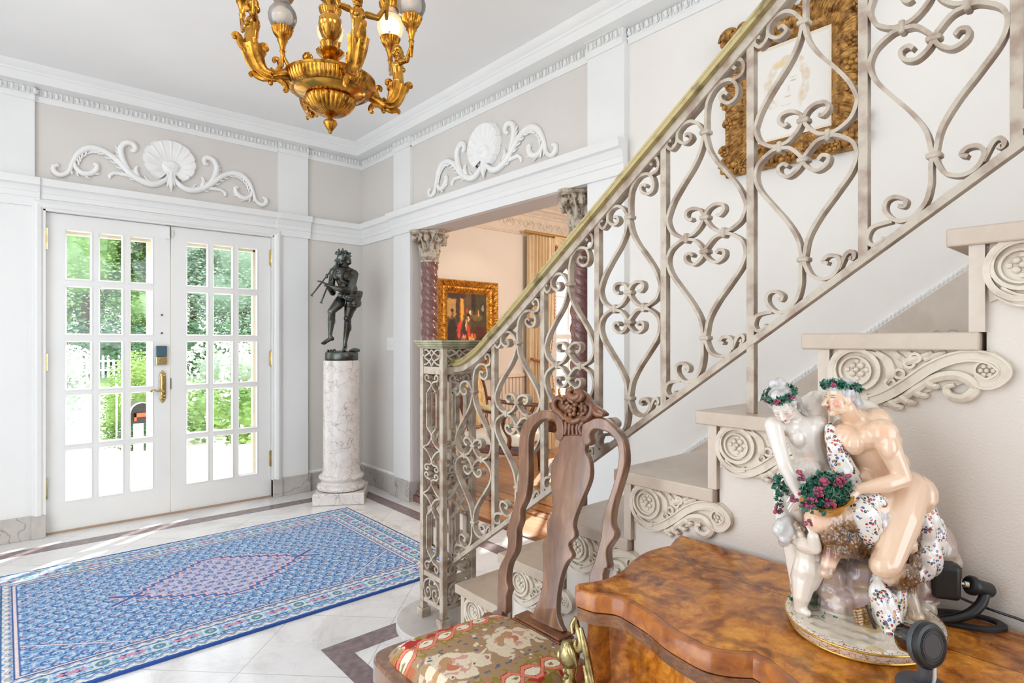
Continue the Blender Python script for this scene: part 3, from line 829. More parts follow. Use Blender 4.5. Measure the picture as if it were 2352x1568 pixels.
def panel(ya, yb, half=False):
    yc = (ya+yb)/2; sc = (ya-yb-.018)/(.232-.018)
    sb, stp = .7133*(.755-yc), .7505*(.755-yc)
    def T(p): return (yc+(p[0]-YC)*sc, p[1]+sb+(stp-sb)*(p[1]-1.165)/.676)
    m = MB()
    def go(pts, taper=False):
        P = [(q.x, q.y) for q in smooth_path([(*T(p), 0) for p in pts], 7)]
        m.bar(P, (XR, 0, 0), (0, 1, 0), (0, 0, 1), (1, 0, 0), .020, .0075)
    for k in ('sL', 'lo', 'li'): go(G[k]); go(mir(G[k]))
    for k in ('tR', 'tRs', 'tL', 'tLs', 'loL', 'loLs', 'loR', 'loRs'): go(G[k])
    f = m.build('scroll_panel', M_iron, rl)
    for c, hor in (((YC, 1.5516), 1), ((YC, 1.4685), 1), ((.8045, 1.508), 0), ((.7045, 1.508), 0), ((YC, 1.2585), 1), ((YC, 1.7590), 1)):
        y, z = T(c); q = MB(); a, b = (.0125, .0055) if hor else (.0055, .0125)
        q.obox((XR, y, z), (.0135, a, b)); q.build('collar', M_iron, f, bevel=.004, segs=3)
panel(1.80, 1.565)
for i in range(len(BY)-1): panel(BY[i], BY[i+1])

# ---------------------------------------------------------------- cage newel
nw = thing('cage_newel', 'square cream iron cage newel with pierced scrolls standing on the round bottom step', 'newel post', (NCX, NCY, .1815))
HX, HY = .0675, .0675
for sx in (-1, 1):
    for sy in (-1, 1):
        x, y = NCX+sx*HX, NCY+sy*HY
        p = MB().box(x-.011, x+.011, y-.011, y+.011, .182, 1.222)
        if sx*sy: p.box(x-.013, x-.002, y-.013, y-.002, .215, 1.222) if (sx < 0 and sy < 0) else None
        po = p.build('post', M_iron, nw, bevel=.0015)
        MB().box(x-.020, x+.020, y-.020, y+.020, .1815, .214).build('foot', M_iron, po, bevel=.002)
FA = [[(0, 1.086), (-.12, 1.096), (-.33, 1.100), (-.40, 1.112), (-.30, 1.122), (-.18, 1.114), (-.22, 1.106)],
      [(0, 1.086), (-.10, 1.072), (-.27, 1.055), (-.29, 1.050), (-.29, .93), (-.27, .920), (-.10, .905), (0, .890), (-.06, .872), (-.26, .852), (-.49, .842), (-.26, .828), (-.06, .806), (0, .790), (-.10, .780), (-.30, .778), (-.42, .766), (-.30, .757), (-.18, .764), (-.24, .770)]]
def mz(pts, c=.752): return [(p[0], 2*c-p[1]) for p in pts]
def newel_face(o, u, n):
    m = MB(); w = .112
    def go(pts):
        for s in (1, -1):
            P = [(q.x, q.y) for q in smooth_path([(p[0]*w*s, p[1], 0) for p in pts], 4)]
            m.bar(P, o, u, (0, 0, 1), n, .018, .0065)
    up = FA[1]
    go(FA[0]); go(up)
    low = [(p[0], .752-(p[1]-.752)*1.0) for p in up]; go([(a, b if b > .40 else b) for a, b in low])
    go([(a, .418-(b-1.086)*1.15) for a, b in FA[0]])
    for z in (.890, .752*2-.890, .790, .714, 1.086, .418): m.ball(V(o)+V((0, 0, z)), (.008, .008, .008), 8, 5)
    for za, zb in ((1.126, 1.154), (.346, .364), (.244, .260)): m.prism([(-w/2, za), (w/2, za), (w/2, zb), (-w/2, zb)], o, u, (0, 0, 1), n, -.008, .008)
    # ring with two curls at the foot
    m.bar([(.054*cos(a), .303+.041*sin(a)) for a in [PI*(-.15+1.3*k/24) for k in range(25)]], o, u, (0, 0, 1), n, .018, .006)
    for s in (1, -1):
        P = smooth_path([(s*.048, .285, 0), (s*.040, .266, 0), (s*.022, .264, 0), (s*.006, .280, 0), (s*.010, .302, 0), (s*.026, .306, 0), (s*.033, .292, 0), (s*.024, .285, 0)], 4)
        m.bar([(q.x, q.y) for q in P], o, u, (0, 0, 1), n, .018, .006)
        P = smooth_path([(s*.054, 1.216, 0), (s*.034, 1.218, 0), (s*.014, 1.206, 0), (0, 1.190, 0), (s*.014, 1.176, 0), (s*.034, 1.164, 0), (s*.054, 1.160, 0)], 4)
        m.bar([(q.x, q.y) for q in P], o, u, (0, 0, 1), n, .016, .006)
        P = smooth_path([(0, 1.219, 0), (s*.018, 1.205, 0), (s*.05, 1.190, 0), (s*.018, 1.175, 0), (0, 1.156, 0)], 4)
        m.bar([(q.x, q.y) for q in P], o, u, (0, 0, 1), n, .016, .006)
        P = smooth_path([(s*.050, 1.196, 0), (s*.062, 1.200, 0), (s*.074, 1.214, 0), (s*.068, 1.226, 0), (s*.056, 1.222, 0)], 4)
        m.bar([(q.x, q.y) for q in P], o, u, (0, 0, 1), n, .020, .008)
    m.build('pierced_panel', M_iron, nw)
newel_face((NCX-HX, NCY, 0), (0, 1, 0), (1, 0, 0)); newel_face((NCX+HX, NCY, 0), (0, 1, 0), (1, 0, 0))
newel_face((NCX, NCY-HY, 0), (1, 0, 0), (0, 1, 0)); newel_face((NCX, NCY+HY, 0), (1, 0, 0), (0, 1, 0))
m = MB()
for h, z0, z1 in ((.080, 1.222, 1.230), (.087, 1.230, 1.238), (.092, 1.238, 1.246), (.097, 1.246, 1.255)): m.box(NCX-h, NCX+h, NCY-h, NCY+h, z0, z1)
m.build('moulded_cap', plain('verdigris_cap', (182, 176, 148), .45, c2=(138, 134, 102), scale=20, bump=.2, bscale=100), nw, bevel=.002)
# ================================================================== SIDE CHAIR
M_walnut = wood('walnut_chair', (84, 52, 34), (126, 86, 60), (166, 122, 92), (1, 1, .16), 24, .32, 1.0)
M_carve = wood('carved_walnut', (70, 38, 20), (112, 66, 36), (150, 98, 58), (1, 1, 1), 14, .3, .4)
ch = thing('side_chair', 'walnut side chair with vase splat, carved crest and floral needlepoint seat', 'chair', (.92, 1.11, 0))
TILT = .17; X0 = 1.09; Z0 = .49
CV = V((TILT, 0, 1)).normalized(); CN = V((-1, 0, TILT)).normalized(); CO = V((X0, 0, Z0))
def cq(x, y):
    r = ray(1130+x/2.657, 870+y/2.657); e = V((0, 0, EYE))
    t = (CO-e).dot(CN)/r.dot(CN); p = e+r*t-CO
    return (p.y, p.dot(CV))
def cpoly(name, pts, d0, d1, mat, parent, bevel=.004, sub=3):
    P = [(q.x, q.y) for q in smooth_path([(*p, 0) for p in pts], sub, True)]
    return MB().prism(P, CO, (0, 1, 0), CV, CN, d0, d1).build(name, mat, parent, smooth=True, bevel=bevel, angle=50)
Q = lambda L: [cq(*p) for p in L]
sL = Q([(455, 330), (440, 375), (410, 370), (395, 335), (410, 318), (405, 275), (375, 245), (320, 250), (270, 290), (245, 350), (240, 450), (240, 600), (225, 720), (192, 795), (190, 860), (170, 920), (170, 960), (160, 1050), (120, 1130), (106, 1230), (120, 1280), (106, 1330), (105, 1430)])
sLo = Q([(455, 290), (440, 240), (400, 205), (340, 190), (280, 210), (220, 260), (190, 330), (180, 450), (180, 600), (165, 720), (125, 860), (106, 940), (115, 980), (105, 1060), (70, 1130), (55, 1200), (50, 1400)])
bk = cpoly('back_frame', sL+[(1.27, -.02), (1.275, -.08), (1.312, -.08), (1.312, -.03)]+sLo[::-1], -.013, .013, M_walnut, ch)
sR = Q([(565, 290), (562, 350), (580, 405), (608, 402), (620, 380), (612, 340), (640, 310), (700, 320), (740, 340), (780, 400), (790, 480), (770, 600), (730, 730), (690, 860), (685, 950), (660, 1050), (640, 1120), (615, 1180), (610, 1220)])
sRo = Q([(580, 270), (640, 240), (700, 240), (760, 290), (810, 350), (830, 430), (830, 530), (800, 640), (760, 780), (750, 880), (770, 930), (765, 970), (725, 1030), (720, 1080), (728, 1150), (700, 1190)])
yi = sR[-1][0]
cpoly('back_frame', sR+[(.958, .08), (.955, -.08), (.915, -.08), (.912, .08)]+sRo[::-1], -.013, .013, M_walnut, ch)
spL = Q([(455, 345), (420, 400), (420, 440), (380, 500), (370, 570), (375, 700), (382, 800), (350, 870), (345, 920), (350, 950), (322, 1000), (322, 1050), (325, 1150), (320, 1250), (300, 1340), (275, 1390), (266, 1418), (256, 1430), (250, 1458)])
spR = Q([(580, 350), (585, 400), (580, 440), (605, 490), (615, 560), (605, 630), (560, 740), (520, 840), (510, 900), (520, 940), (515, 970), (485, 1000), (485, 1030), (505, 1080), (470, 1120), (440, 1190), (418, 1290), (410, 1380), (412, 1440), (430, 1500), (440, 1542)])
cpoly('splat', spL+spR[::-1], -.009, .009, M_walnut, ch, .003)
# carved crest
cr = Q([(520, 60), (450, 110), (385, 130), (372, 190), (430, 240), (470, 345), (560, 352), (572, 270), (620, 240), (700, 222), (680, 190), (620, 150), (580, 90)])
crest = cpoly('crest', cr, -.012, .008, M_carve, ch, .003, 2)
m = MB()
def cw(p, h): return CO+V((0, 1, 0))*p[0]+CV*p[1]+CN*h
def cs(pts, r, h=.012):
    L = smooth_path([(*cq(*p), 0) for p in pts], 5); R = lerp_list(r, len(L))
    m.tube([cw((p.x, p.y), h+R[i]*.3) for i, p in enumerate(L)], R, 9, up=CN)
cs([(470, 250), (440, 215), (410, 190), (400, 150), (420, 120), (450, 130), (450, 155)], [.008, .009, .008, .007, .005])
cs([(445, 235), (430, 205), (385, 180), (375, 150)], [.006, .007, .006, .004])
cs([(510, 62), (490, 80), (500, 110), (535, 120), (555, 100), (540, 80), (525, 90)], [.008, .010, .011, .010, .008, .006])
cs([(560, 75), (575, 105), (560, 130), (530, 140)], [.007, .009, .008, .005])
cs([(460, 130), (480, 110), (500, 130), (520, 150)], [.006, .008, .008, .006])
cs([(600, 150), (630, 165), (630, 210), (600, 245), (570, 240), (575, 215), (590, 215)], [.007, .009, .010, .009, .007, .005])
cs([(570, 150), (575, 185), (565, 210)], [.006, .008, .004]); cs([(590, 165), (598, 195), (588, 215)], [.006, .008, .004])
cs([(640, 190), (660, 215), (700, 225)], [.008, .009, .005]); cs([(650, 180), (680, 200), (700, 218)], [.006, .007, .004])
cs([(455, 170), (480, 180), (500, 160)], [.006, .009, .006]); cs([(470, 215), (480, 245), (520, 262), (555, 250), (560, 225)], [.006, .009, .010, .008, .006])
for a, b in ((455, 470), (480, 490), (505, 510), (530, 535), (555, 550)): cs([(b+(a-b)*1.4+18, 262), (b, 300), (a+6, 340)], [.0055, .0065, .0045], .008)
cs([(548, 300), (560, 270), (580, 255)], [.004, .006, .004], .008)
for k in range(5):
    a = 2*PI*k/5; c = cq(515, 200); m.ball(cw((c[0]+.010*cos(a), c[1]+.010*sin(a)), .018), (.006, .008, .008), 8, 6)
m.ball(cw(cq(515, 200), .024), (.006, .006, .006), 8, 6)
for x, y, r in ((530, 160, .011), (560, 170, .008), (480, 150, .009), (500, 235, .008), (550, 215, .007)): m.ball(cw(cq(x, y), .012), (r, r, r*.8), 9, 6)
m.build('carved_spray', M_carve, crest, smooth=True, angle=70)
# seat frame, cushion, legs
SEAT = [(1.098, 1.318), (1.02, 1.330), (.86, 1.358), (.76, 1.368), (.715, 1.352), (.695, 1.30), (.690, 1.11), (.695, .92), (.715, .868), (.76, .852), (.86, .862), (1.02, .888), (1.098, .902)]
sp = [(p.x, p.y) for p in smooth_path([(*p, 0) for p in SEAT], 4, True)]
MB().prism(sp, (0, 0, 0), (1, 0, 0), (0, 1, 0), (0, 0, 1), .385, .448).build('seat_rail', M_walnut, ch, smooth=True, bevel=.006)
m = MB().box(1.060, 1.108, 1.03, 1.195, .44, .482)
m.box(1.052, 1.108, 1.022, 1.203, .482, .490).box(1.056, 1.106, 1.026, 1.199, .490, .497)
m.build('splat_shoe', M_carve, ch, bevel=.002)
for y in (1.292, .934):
    MB().tube(smooth_path([(1.093, y, .44), (1.10, y, .25), (1.15, y, .0)], 5), [.021, .019, .017], 4).build('rear_leg', M_walnut, ch, smooth=True, bevel=.003)
for y, s in ((1.315, 1), (.905, -1)):
    m = MB().tube(smooth_path([(.745, y, .40), (.728, y+.012*s, .33), (.745, y, .2), (.755, y-.004*s, .10), (.742, y, .04), (.722, y+.008*s, .016), (.715, y+.010*s, .004)], 5), [.035, .038, .024, .016, .017, .030, .022], 12)
    m.build('cabriole_leg', M_walnut, ch, smooth=True)
def seat():
    n = 250; me = None
    u = np.linspace(0, 1, n); U, W = np.meshgrid(u, u)       # U front->back, W right->left
    xf = .722+.356*U
    yl = 1.338-.060*U; yr = .884+.045*U
    # superelliptic corners
    Y = yr+(yl-yr)*W; X = xf.copy()
    a = (U-.5)*2; b = (W-.5)*2
    k = np.maximum(np.abs(a), np.abs(b)); ln = (np.abs(a)**9+np.abs(b)**9)**(1/9); sc = np.where(k > 0, k/np.maximum(ln, 1e-6), 1)
    X = .900+(X-.900)*sc; Yc = (yl+yr)/2; Y = Yc+(Y-Yc)*sc
    e = 1-np.maximum(np.abs(a), np.abs(b))
    Z = .436+.050*np.clip(e/.17, 0, 1)**.45+.012*(1-a**2)*(1-b**2)
    vs = np.stack([X, Y, Z], -1).reshape(-1, 3)
    f = [(j*n+i, j*n+i+1, (j+1)*n+i+1, (j+1)*n+i) for j in range(n-1) for i in range(n-1)]
    me = bpy.data.meshes.new('seat'); me.from_pydata(vs.tolist(), [], f)
    # needlepoint: ribbons of coral lattice over tan with olive bands and cream flowers
    x = X.ravel(); y = Y.ravel(); rng = np.random.default_rng(4)
    co = np.stack([x, y, x*0], -1)
    nz = vnoise(co, 60); nz2 = vnoise(co, 130, 3.); nz3 = vnoise(co, 33, 9.)
    C = np.zeros((len(x), 3)); C[:] = srgb_lin((168, 136, 100))
    def put(mask, col, amt=1.0): C[mask] = C[mask]*(1-amt)+srgb_lin(col)*amt
    put((nz3+nz*.6+nz2*.35) > .18, (222, 206, 178)); put((nz3+nz*.6+nz2*.35 > .05) & (nz3+nz*.6+nz2*.35 < .14), (190, 146, 122))
    put((nz2 > .72), (92, 100, 122)); put(nz2+nz3 > 1.15, (206, 120, 100))
    yc0 = 1.11
    for s0 in (-1, 0, 1):
        yc = yc0+s0*.135+ (x-.9)*.06*s0
        if s0 == 0:
            # centre: faded sprays of roses
            for cx in (.79, .97):
                r = np.hypot((x-cx)/1.0, (y-yc)/.85)*(1+.35*nz+.25*nz2)
                put(r < .062, (226, 210, 182)); put((r < .050) & (nz2 > .1), (208, 158, 138)); put((r < .040) & (nz3 > .1), (188, 146, 104)); put((r < .02) & (nz > -.2), (196, 118, 88))
            continue
        d = y-yc+.004*nz; t = x/.118
        tri = np.abs(((t+.25) % 1)-.5)*4-1; zz = .021*np.clip(tri*1.6, -1, 1)
        put((np.abs(d) < .046) & (nz2+nz3*.6 > -.35), (146, 130, 52)); put((np.abs(d) < .05) & (nz2 > .45), (184, 150, 106))
        put((d*s0 > .018) & (d*s0 < .050) & (nz+nz2*.6 > .0), (178, 48, 46))
        cell = np.abs(tri)
        put((np.abs(d) < .018*cell) , (232, 222, 196)); put((np.abs(d) < .006*cell) & (nz2 > .0), (150, 130, 60))
        for sg in (1, -1):
            q = np.abs(d-sg*zz)
            put(q < .0072, (166, 44, 38)); put(q < .0052, (228, 132, 104))
        put((np.abs(np.abs(d)-.056) < .0035) & (((x*34) % 1) < .55) & (nz2 > -.3), (92, 96, 116), .8)
    edge = e.ravel() < .07
    put(edge & (nz > .1), (226, 210, 184), .7); put(edge & (nz < -.5), (200, 90, 74), .6)
    C *= (1+.10*np.sin(x*2*PI/.0032)*np.sin(y*2*PI/.0032))[:, None]*(1+.05*rng.standard_normal(len(x)))[:, None]
    colour_faces(me, np.clip(C, 0, 1))
    link(me, 'seat_cushion', vcol('needlepoint', .9, bump=.35, bscale=420), ch, smooth='all')
seat()

# ================================================================== COMMODE
def burl():
    t = NT('burl_walnut'); v = t.coord()
    n = t.noise(v, 5.5, 8, .6, 1.6); n2 = t.noise(v, 16, 8, .62, 2.2); n3 = t.noise(v, 60, 6, .7, .6)
    a = t.ramp(n.outputs['Fac'], [(.33, (98, 48, 10)), (.46, (186, 108, 26)), (.62, (236, 164, 66))])
    b = t.ramp(n2.outputs['Fac'], [(.36, (72, 30, 6)), (.46, (182, 102, 24)), (.60, (232, 156, 58))])
    c = t.mix(.45, a, b)
    w = t.new('ShaderNodeTexWave', wave_type='RINGS'); w.inputs['Scale'].default_value = 2.2; w.inputs['Distortion'].default_value = 14
    w.inputs['Detail'].default_value = 4; w.inputs['Detail Scale'].default_value = 2.2; t.link(v, w.inputs['Vector'])
    k = t.ramp(w.outputs['Fac'], [(.0, (150, 120, 96)), (.22, (255, 255, 255)), (1, (255, 255, 255))])
    c = t.mix(.55, c, k, 'MULTIPLY')
    c = t.mix(.5, c, t.ramp(n3.outputs['Fac'], [(.35, (170, 150, 130)), (.6, (255, 255, 255))]), 'MULTIPLY')
    sep = t.new('ShaderNodeSeparateXYZ'); t.link(v, sep.inputs[0])
    wob = t.math('MULTIPLY_ADD', n.outputs['Fac'], .010, 1.078)
    ln = t.math('LESS_THAN', t.math('ABSOLUTE', t.math('SUBTRACT', sep.outputs[0], wob)), .0011)
    c = t.mix(t.math('MULTIPLY', ln, .85), c, (40, 20, 10))
    t.set(Base_Color=c, Roughness=.26, Coat_Weight=.28, Coat_Roughness=.05); t.b.inputs['Specular IOR Level'].default_value = .25
    return t.m
M_burl = burl()
M_cross = wood('crossband_veneer', (110, 54, 12), (158, 86, 24), (192, 118, 40), (1, 1, 1), 26, .24, .4)
M_frieze = wood('frieze_veneer', (62, 32, 10), (112, 64, 24), (158, 102, 46), (1, 1, 3), 14, .24, .4, burl=True)
cm = thing('commode', 'glossy burl walnut commode with serpentine top and gilt corner mounts', 'commode', (1.03, .17, 0))
left = [(1.240, .797), (1.204, .789), (1.172, .778), (1.156, .770), (1.128, .777), (1.076, .782), (1.011, .770), (.946, .750), (.898, .746), (.867, .755), (.836, .769)]
front = [(.814, .747), (.820, .709), (.842, .676), (.839, .639), (.829, .595), (.812, .552), (.803, .510), (.800, .474), (.809, .448), (.824, .428), (.838, .414)]
bow = [(.833, .393), (.818, .367), (.802, .335), (.788, .29), (.780, .23), (.777, .17)]
A_ = [(p.x, p.y) for p in smooth_path([(*p, 0) for p in left[4:]], 4)]
B_ = [(p.x, p.y) for p in smooth_path([(*p, 0) for p in front], 4)]
C_ = [(p.x, p.y) for p in smooth_path([(*p, 0) for p in bow], 4)]
half = left[:4]+A_+B_+C_
outline = half+[(x, .34-y) for x, y in half[::-1][1:]]
def inset(poly, d):
    n = len(poly); o = []
    ar = sum(poly[i][0]*poly[(i+1) % n][1]-poly[(i+1) % n][0]*poly[i][1] for i in range(n)); sg = 1 if ar > 0 else -1
    for i in range(n):
        a, b, c = V(poly[i-1]), V(poly[i]), V(poly[(i+1) % n]); d1 = (b-a).normalized(); d2 = (c-b).normalized()
        n1 = V((-d1.y, d1.x))*sg; n2 = V((-d2.y, d2.x))*sg; q = n1+n2
        if q.length < 1e-5: q = n1
        q.normalize(); k = d/max(.35, q.dot(n1)); o.append((b.x+q.x*k, min(b.y+q.y*k, 9)))
    return o
ZT = .781
def cap_poly(vs, fs, ring):
    from mathutils.geometry import delaunay_2d_cdt
    P = [V((p[0], p[1])) for p in ring]; n = len(P)
    v, e, f, *_ = delaunay_2d_cdt(P, [(i, (i+1) % n) for i in range(n)], [], 1, 1e-5)
    b = len(vs); vs += [(p.x, p.y, ring[0][2]) for p in v]; fs += [tuple(b+i for i in q) for q in f]
def stack(layers, mat, name, capmat=None, capin=.016):
    """layers of (inset, z); optional inner field on top in another veneer"""
    vs = []; fs = []; n = len(outline)
    rings = [[(x, y, z) for x, y in (inset(outline, i) if i else outline)] for i, z in layers]
    for r in rings: vs += r
    m = len(rings)
    fs = [(i*n+k, i*n+(k+1) % n, (i+1)*n+(k+1) % n, (i+1)*n+k) for i in range(m-1) for k in range(n)]
    cap_poly(vs, fs, rings[-1]); cap_poly(vs, fs, rings[0])
    me = bpy.data.meshes.new(name); me.from_pydata(vs, [], fs)
    b = bmesh.new(); b.from_mesh(me); bmesh.ops.recalc_face_normals(b, faces=b.faces); b.to_mesh(me); b.free()
    o = link(me, name, mat, cm, smooth=True, angle=42)
    if capmat:      # burl field inside the crossbanding
        ins = inset(outline, capin); ok = []
        for p in ins:
            if min((p[0]-q[0])**2+(p[1]-q[1])**2 for q in outline) > (capin*.93)**2: ok.append(p)
        z_ = layers[-1][1]+.0003; v2 = []; f2 = []; cap_poly(v2, f2, [(*p, z_) for p in ok])
        MB().add(v2, f2).build('burl_field', capmat, o)
    return o
stack([(.006, .747), (0, .750), (0, .772), (.004, .779), (.006, ZT)], M_cross, 'top', M_burl)
stack([(.010, .720), (.003, .724), (.003, .746), (.008, .747)], M_frieze, 'frieze')
stack([(.048, .10), (.040, .72)], M_burl, 'carcass')
for y in (.70, -.36):
    for x in (.87, 1.19): MB().tube([(x, y, .14), (x-.01, y, .05), (x-.02, y, 0)], [.03, .022, .016], 10).build('foot', M_frieze, cm, smooth=True)
def seam_drawers():
    for (y0, y1) in ((.40, -.06),):
        pass
# gilt corner mounts
M_ormolu = gold('ormolu_mount', (186, 168, 118), (112, 94, 56), .30, .25, 160, 40)
def mount(sg):
    m = MB(); O = V((.838, .17+sg*.572, 0))
    dx = V((-.90, sg*.43, 0)); dy = V((-.43, -.90*sg, 0))      # out of the corner, along the face
    def P(a, h, z): return O+dy*a+dx*h+V((0, 0, z))
    def t(pts, r): m.tube(smooth_path([P(*p) for p in pts], 4), r, 8)
    t([(-.004, .018, .716), (.012, .022, .708), (.024, .020, .690), (.018, .022, .672), (.004, .024, .674), (.004, .022, .686)], [.004, .006, .007, .006, .005, .004])
    t([(-.018, .014, .716), (-.022, .020, .700), (-.012, .022, .688)], [.004, .006, .004])
    t([(.020, .020, .715), (.034, .018, .690), (.036, .012, .660), (.044, .008, .630), (.052, .006, .610)], [.004, .007, .007, .006, .003])
    t([(.030, .016, .650), (.040, .012, .620), (.034, .014, .592), (.044, .010, .580)], [.005, .008, .007, .003])
    m.ball(P(-.012, .030, .650), (.021, .021, .027), 14, 10)                      # head
    m.ball(P(-.020, .046, .646), (.008, .008, .012), 8, 6)
    for k in range(7):
        a = -1.2+k*.45; t([(-.012+.004, .036, .676), (-.012+.020*sin(a), .030+.010*cos(a), .664), (-.012+.024*sin(a), .024, .640)], [.003, .005, .003])
    t([(-.012, .028, .628), (-.008, .030, .610), (.0, .034, .590)], [.013, .011, .017])
    for k in range(5): m.ball(P(-.010+.006*(k % 2), .040, .622-.008*k), .006, 7, 5)
    t([(.006, .030, .600), (-.022, .030, .580), (-.030, .028, .548), (-.016, .030, .522), (.006, .030, .524), (.012, .030, .544), (.0, .030, .552)], [.012, .014, .013, .012, .010, .008, .006])
    t([(.014, .030, .600), (.024, .026, .575), (.020, .026, .540)], [.010, .011, .006])
    t([(-.006, .030, .52), (-.004, .022, .46), (0, .016, .40), (.004, .014, .33)], [.014, .012, .008, .003])
    m.build('corner_mount', M_ormolu, cm, smooth=True, angle=70)
mount(1); mount(-1)
# ================================================================== FIGURES
def basis(f, u):
    f = V(f).normalized(); u = V(u); u = (u-f*u.dot(f)).normalized(); r = f.cross(u); return r, f, u
def head(mb, c, f, u, s, nose=.0, hair=0):
    """skull, face, nose, lips, ears; returns a function from head units to room points"""
    r, f, u = basis(f, u); c = V(c); R = Matrix((r, f, u)).transposed()
    P = lambda a, b, d: c+(r*a+f*b+u*d)*s
    B = lambda a, b, d, x, y=None, z=None: mb.ball(P(a, b, d), (x*s, (y or x)*s, (z or x)*s), 14, 10, R)
    B(0, -.06, .12, .33, .42, .38); B(0, .12, -.10, .27, .25, .36); B(0, .25, -.40, .10, .10, .09)
    for k in (-1, 1):
        B(.15*k, .06, -.30, .13, .15, .12); B(.17*k, .23, -.12, .10, .10, .10)
        B(.12*k, .315, .085, .12, .06, .035); B(.13*k, .315, .01, .055, .045, .04)
        B(.32*k, -.02, -.04, .045, .09, .13)
    mb.limb([P(0, .34, .06), P(0, .42+nose*.6, -.06), P(0, .45+nose, -.14)], [.038*s, .045*s, .055*s])
    for k in (-1, 1): B(.05*k, .40+nose*.5, -.15, .045, .05, .035)
    B(0, .36, -.235, .085, .05, .024); B(0, .35, -.285, .075, .05, .028)
    return P
def hand(mb, w, d, nrm, L, curl=.7, r=None):
    d = V(d).normalized(); n = V(nrm); n = (n-d*n.dot(d)).normalized(); sd = n.cross(d); w = V(w); r = r or .065*L
    R = Matrix((sd, d, n)).transposed()
    mb.ball(w+d*.26*L, (.21*L, .30*L, .10*L), 12, 8, R)
    for i, (ln, sp) in enumerate(((.44, -1.5), (.50, -.5), (.46, .5), (.36, 1.5))):
        b = w+d*(.48-.03*abs(sp))*L+sd*(sp*.12*L); a1 = curl*(.5+.08*i); a2 = curl*(1.25+.1*i)
        m1 = b+(d*cos(a1)-n*sin(a1)+sd*sp*.05)*ln*.5*L; e = m1+(d*cos(a2)-n*sin(a2))*ln*.5*L
        mb.limb([b, m1, e], [r, r*.95, r*.8], 8)
    b = w+d*.18*L-sd*.16*L; m1 = b+(d*.6-sd*.7-n*.3*curl)*.26*L; e = m1+(d*.85-sd*.15-n*.6*curl)*.24*L
    mb.limb([b, m1, e], [r*1.2, r*1.05, r*.85], 8)
def wreath(name, parent, ring, n, rl, rg, grapes, seed, mat_leaf, mat_grape):
    rnd = random.Random(seed); m = MB(); g = MB(); P = smooth_path(ring, 6)
    for i in range(n):
        p = P[int(rnd.random()*(len(P)-1))]+V((rnd.uniform(-1, 1), rnd.uniform(-1, 1), rnd.uniform(-1, 1)))*rl*.8
        leafbit(m, p, rl*rnd.uniform(.7, 1.25), rnd)
    o = m.build(name, mat_leaf, parent, smooth=True, fix=False)
    for i in grapes:
        c = P[int(i*(len(P)-1))]; g = MB()
        for k in range(7):
            g.ball(c+V((rnd.uniform(-1, 1), rnd.uniform(-1, 1), rnd.uniform(-1, 1)))*rg*1.7+(E_F*-rl*.9), rg, 8, 6)
        g.build('grapes', mat_grape, o, smooth=True, fix=False)
    return o
def leafbit(m, p, r, rnd):
    a = V((rnd.uniform(-1, 1), rnd.uniform(-1, 1), rnd.uniform(-1, 1))).normalized(); F = frame_of(a); vs = [p+a*r*.12]
    k = 9
    for i in range(k):
        t = 2*PI*i/k; q = r*(1 if i % 2 else .62); vs.append(p+F.col[0]*(q*cos(t))+F.col[1]*(q*sin(t))+a*(r*.35*sin(t*2+1)))
    b = len(vs)
    vs2 = [q-a*r*.10 for q in vs]
    m.add(vs+vs2, [(0, 1+i, 1+(i+1) % k) for i in range(k)]+[(b, b+1+(i+1) % k, b+1+i) for i in range(k)]+[(1+i, b+1+i, b+1+(i+1) % k, 1+(i+1) % k) for i in range(k)])

# ---------------------------------------------------------------- porcelain group
D0 = .964
def f5(x, y, t=0): return at(1700+x/3.41, 840+y/3.41, D0+t)
def f7(x, y, t=0): return at(1640+x/2.097, 820+y/2.097, D0+t)
K5, K7 = D0/FPX/3.41, D0/FPX/2.097
FB = V((1.058, .338, ZT+.0006))
fg = thing('porcelain_group', 'glazed porcelain group of leaf-crowned figures and a child on the commode', 'figurine', FB)
M_porc = vcol('glazed_porcelain', .22, coat=1.0)
def base_mat():
    t = NT('white_gold_rim'); v = t.coord()
    vo = t.new('ShaderNodeTexVoronoi', feature='DISTANCE_TO_EDGE'); vo.inputs['Scale'].default_value = 140; t.link(v, vo.inputs['Vector'])
    n = t.noise(v, 150, 3); k = t.math('LESS_THAN', vo.outputs['Distance'], t.math('MULTIPLY_ADD', n.outputs['Fac'], .36, -.135))
    t.set(Base_Color=t.mix(k, (234, 228, 218), (186, 130, 56)), Roughness=.15, Coat_Weight=.8); return t.m
M_rim = base_mat()
M_gilt = plain('gilt_line', (206, 156, 72), .25, .6)
def oval(a, b, rot, z, n=56, wob=0):
    return [(FB.x+a*cos(t)*cos(rot)-b*sin(t)*sin(rot), FB.y+a*cos(t)*sin(rot)+b*sin(t)*cos(rot), z) for t in [2*PI*k/n for k in range(n)]]
def ovals(rings, rot=.10, n=56):
    m = MB(); vs = []
    for a, b, z in rings: vs += oval(a, b, rot, z, n)
    k = len(rings)
    m.add(vs, [(i*n+j, i*n+(j+1) % n, (i+1)*n+(j+1) % n, (i+1)*n+j) for i in range(k-1) for j in range(n)]+[tuple(range(n-1, -1, -1)), tuple((k-1)*n+j for j in range(n))])
    return m
z0 = FB.z
bs = ovals([(.122, .102, z0), (.125, .105, z0+.003), (.1325, .1125, z0+.018), (.1315, .1115, z0+.020), (.128, .108, z0+.0205)]).build('base', M_rim, fg, smooth=True, angle=50)
for a, z in ((.1252, z0+.0035), (.1325, z0+.0190)):
    MB().tube(oval(a, a-.020, .10, z), .0016, 6, closed=True).build('gilt_band', M_gilt, bs, smooth=True)
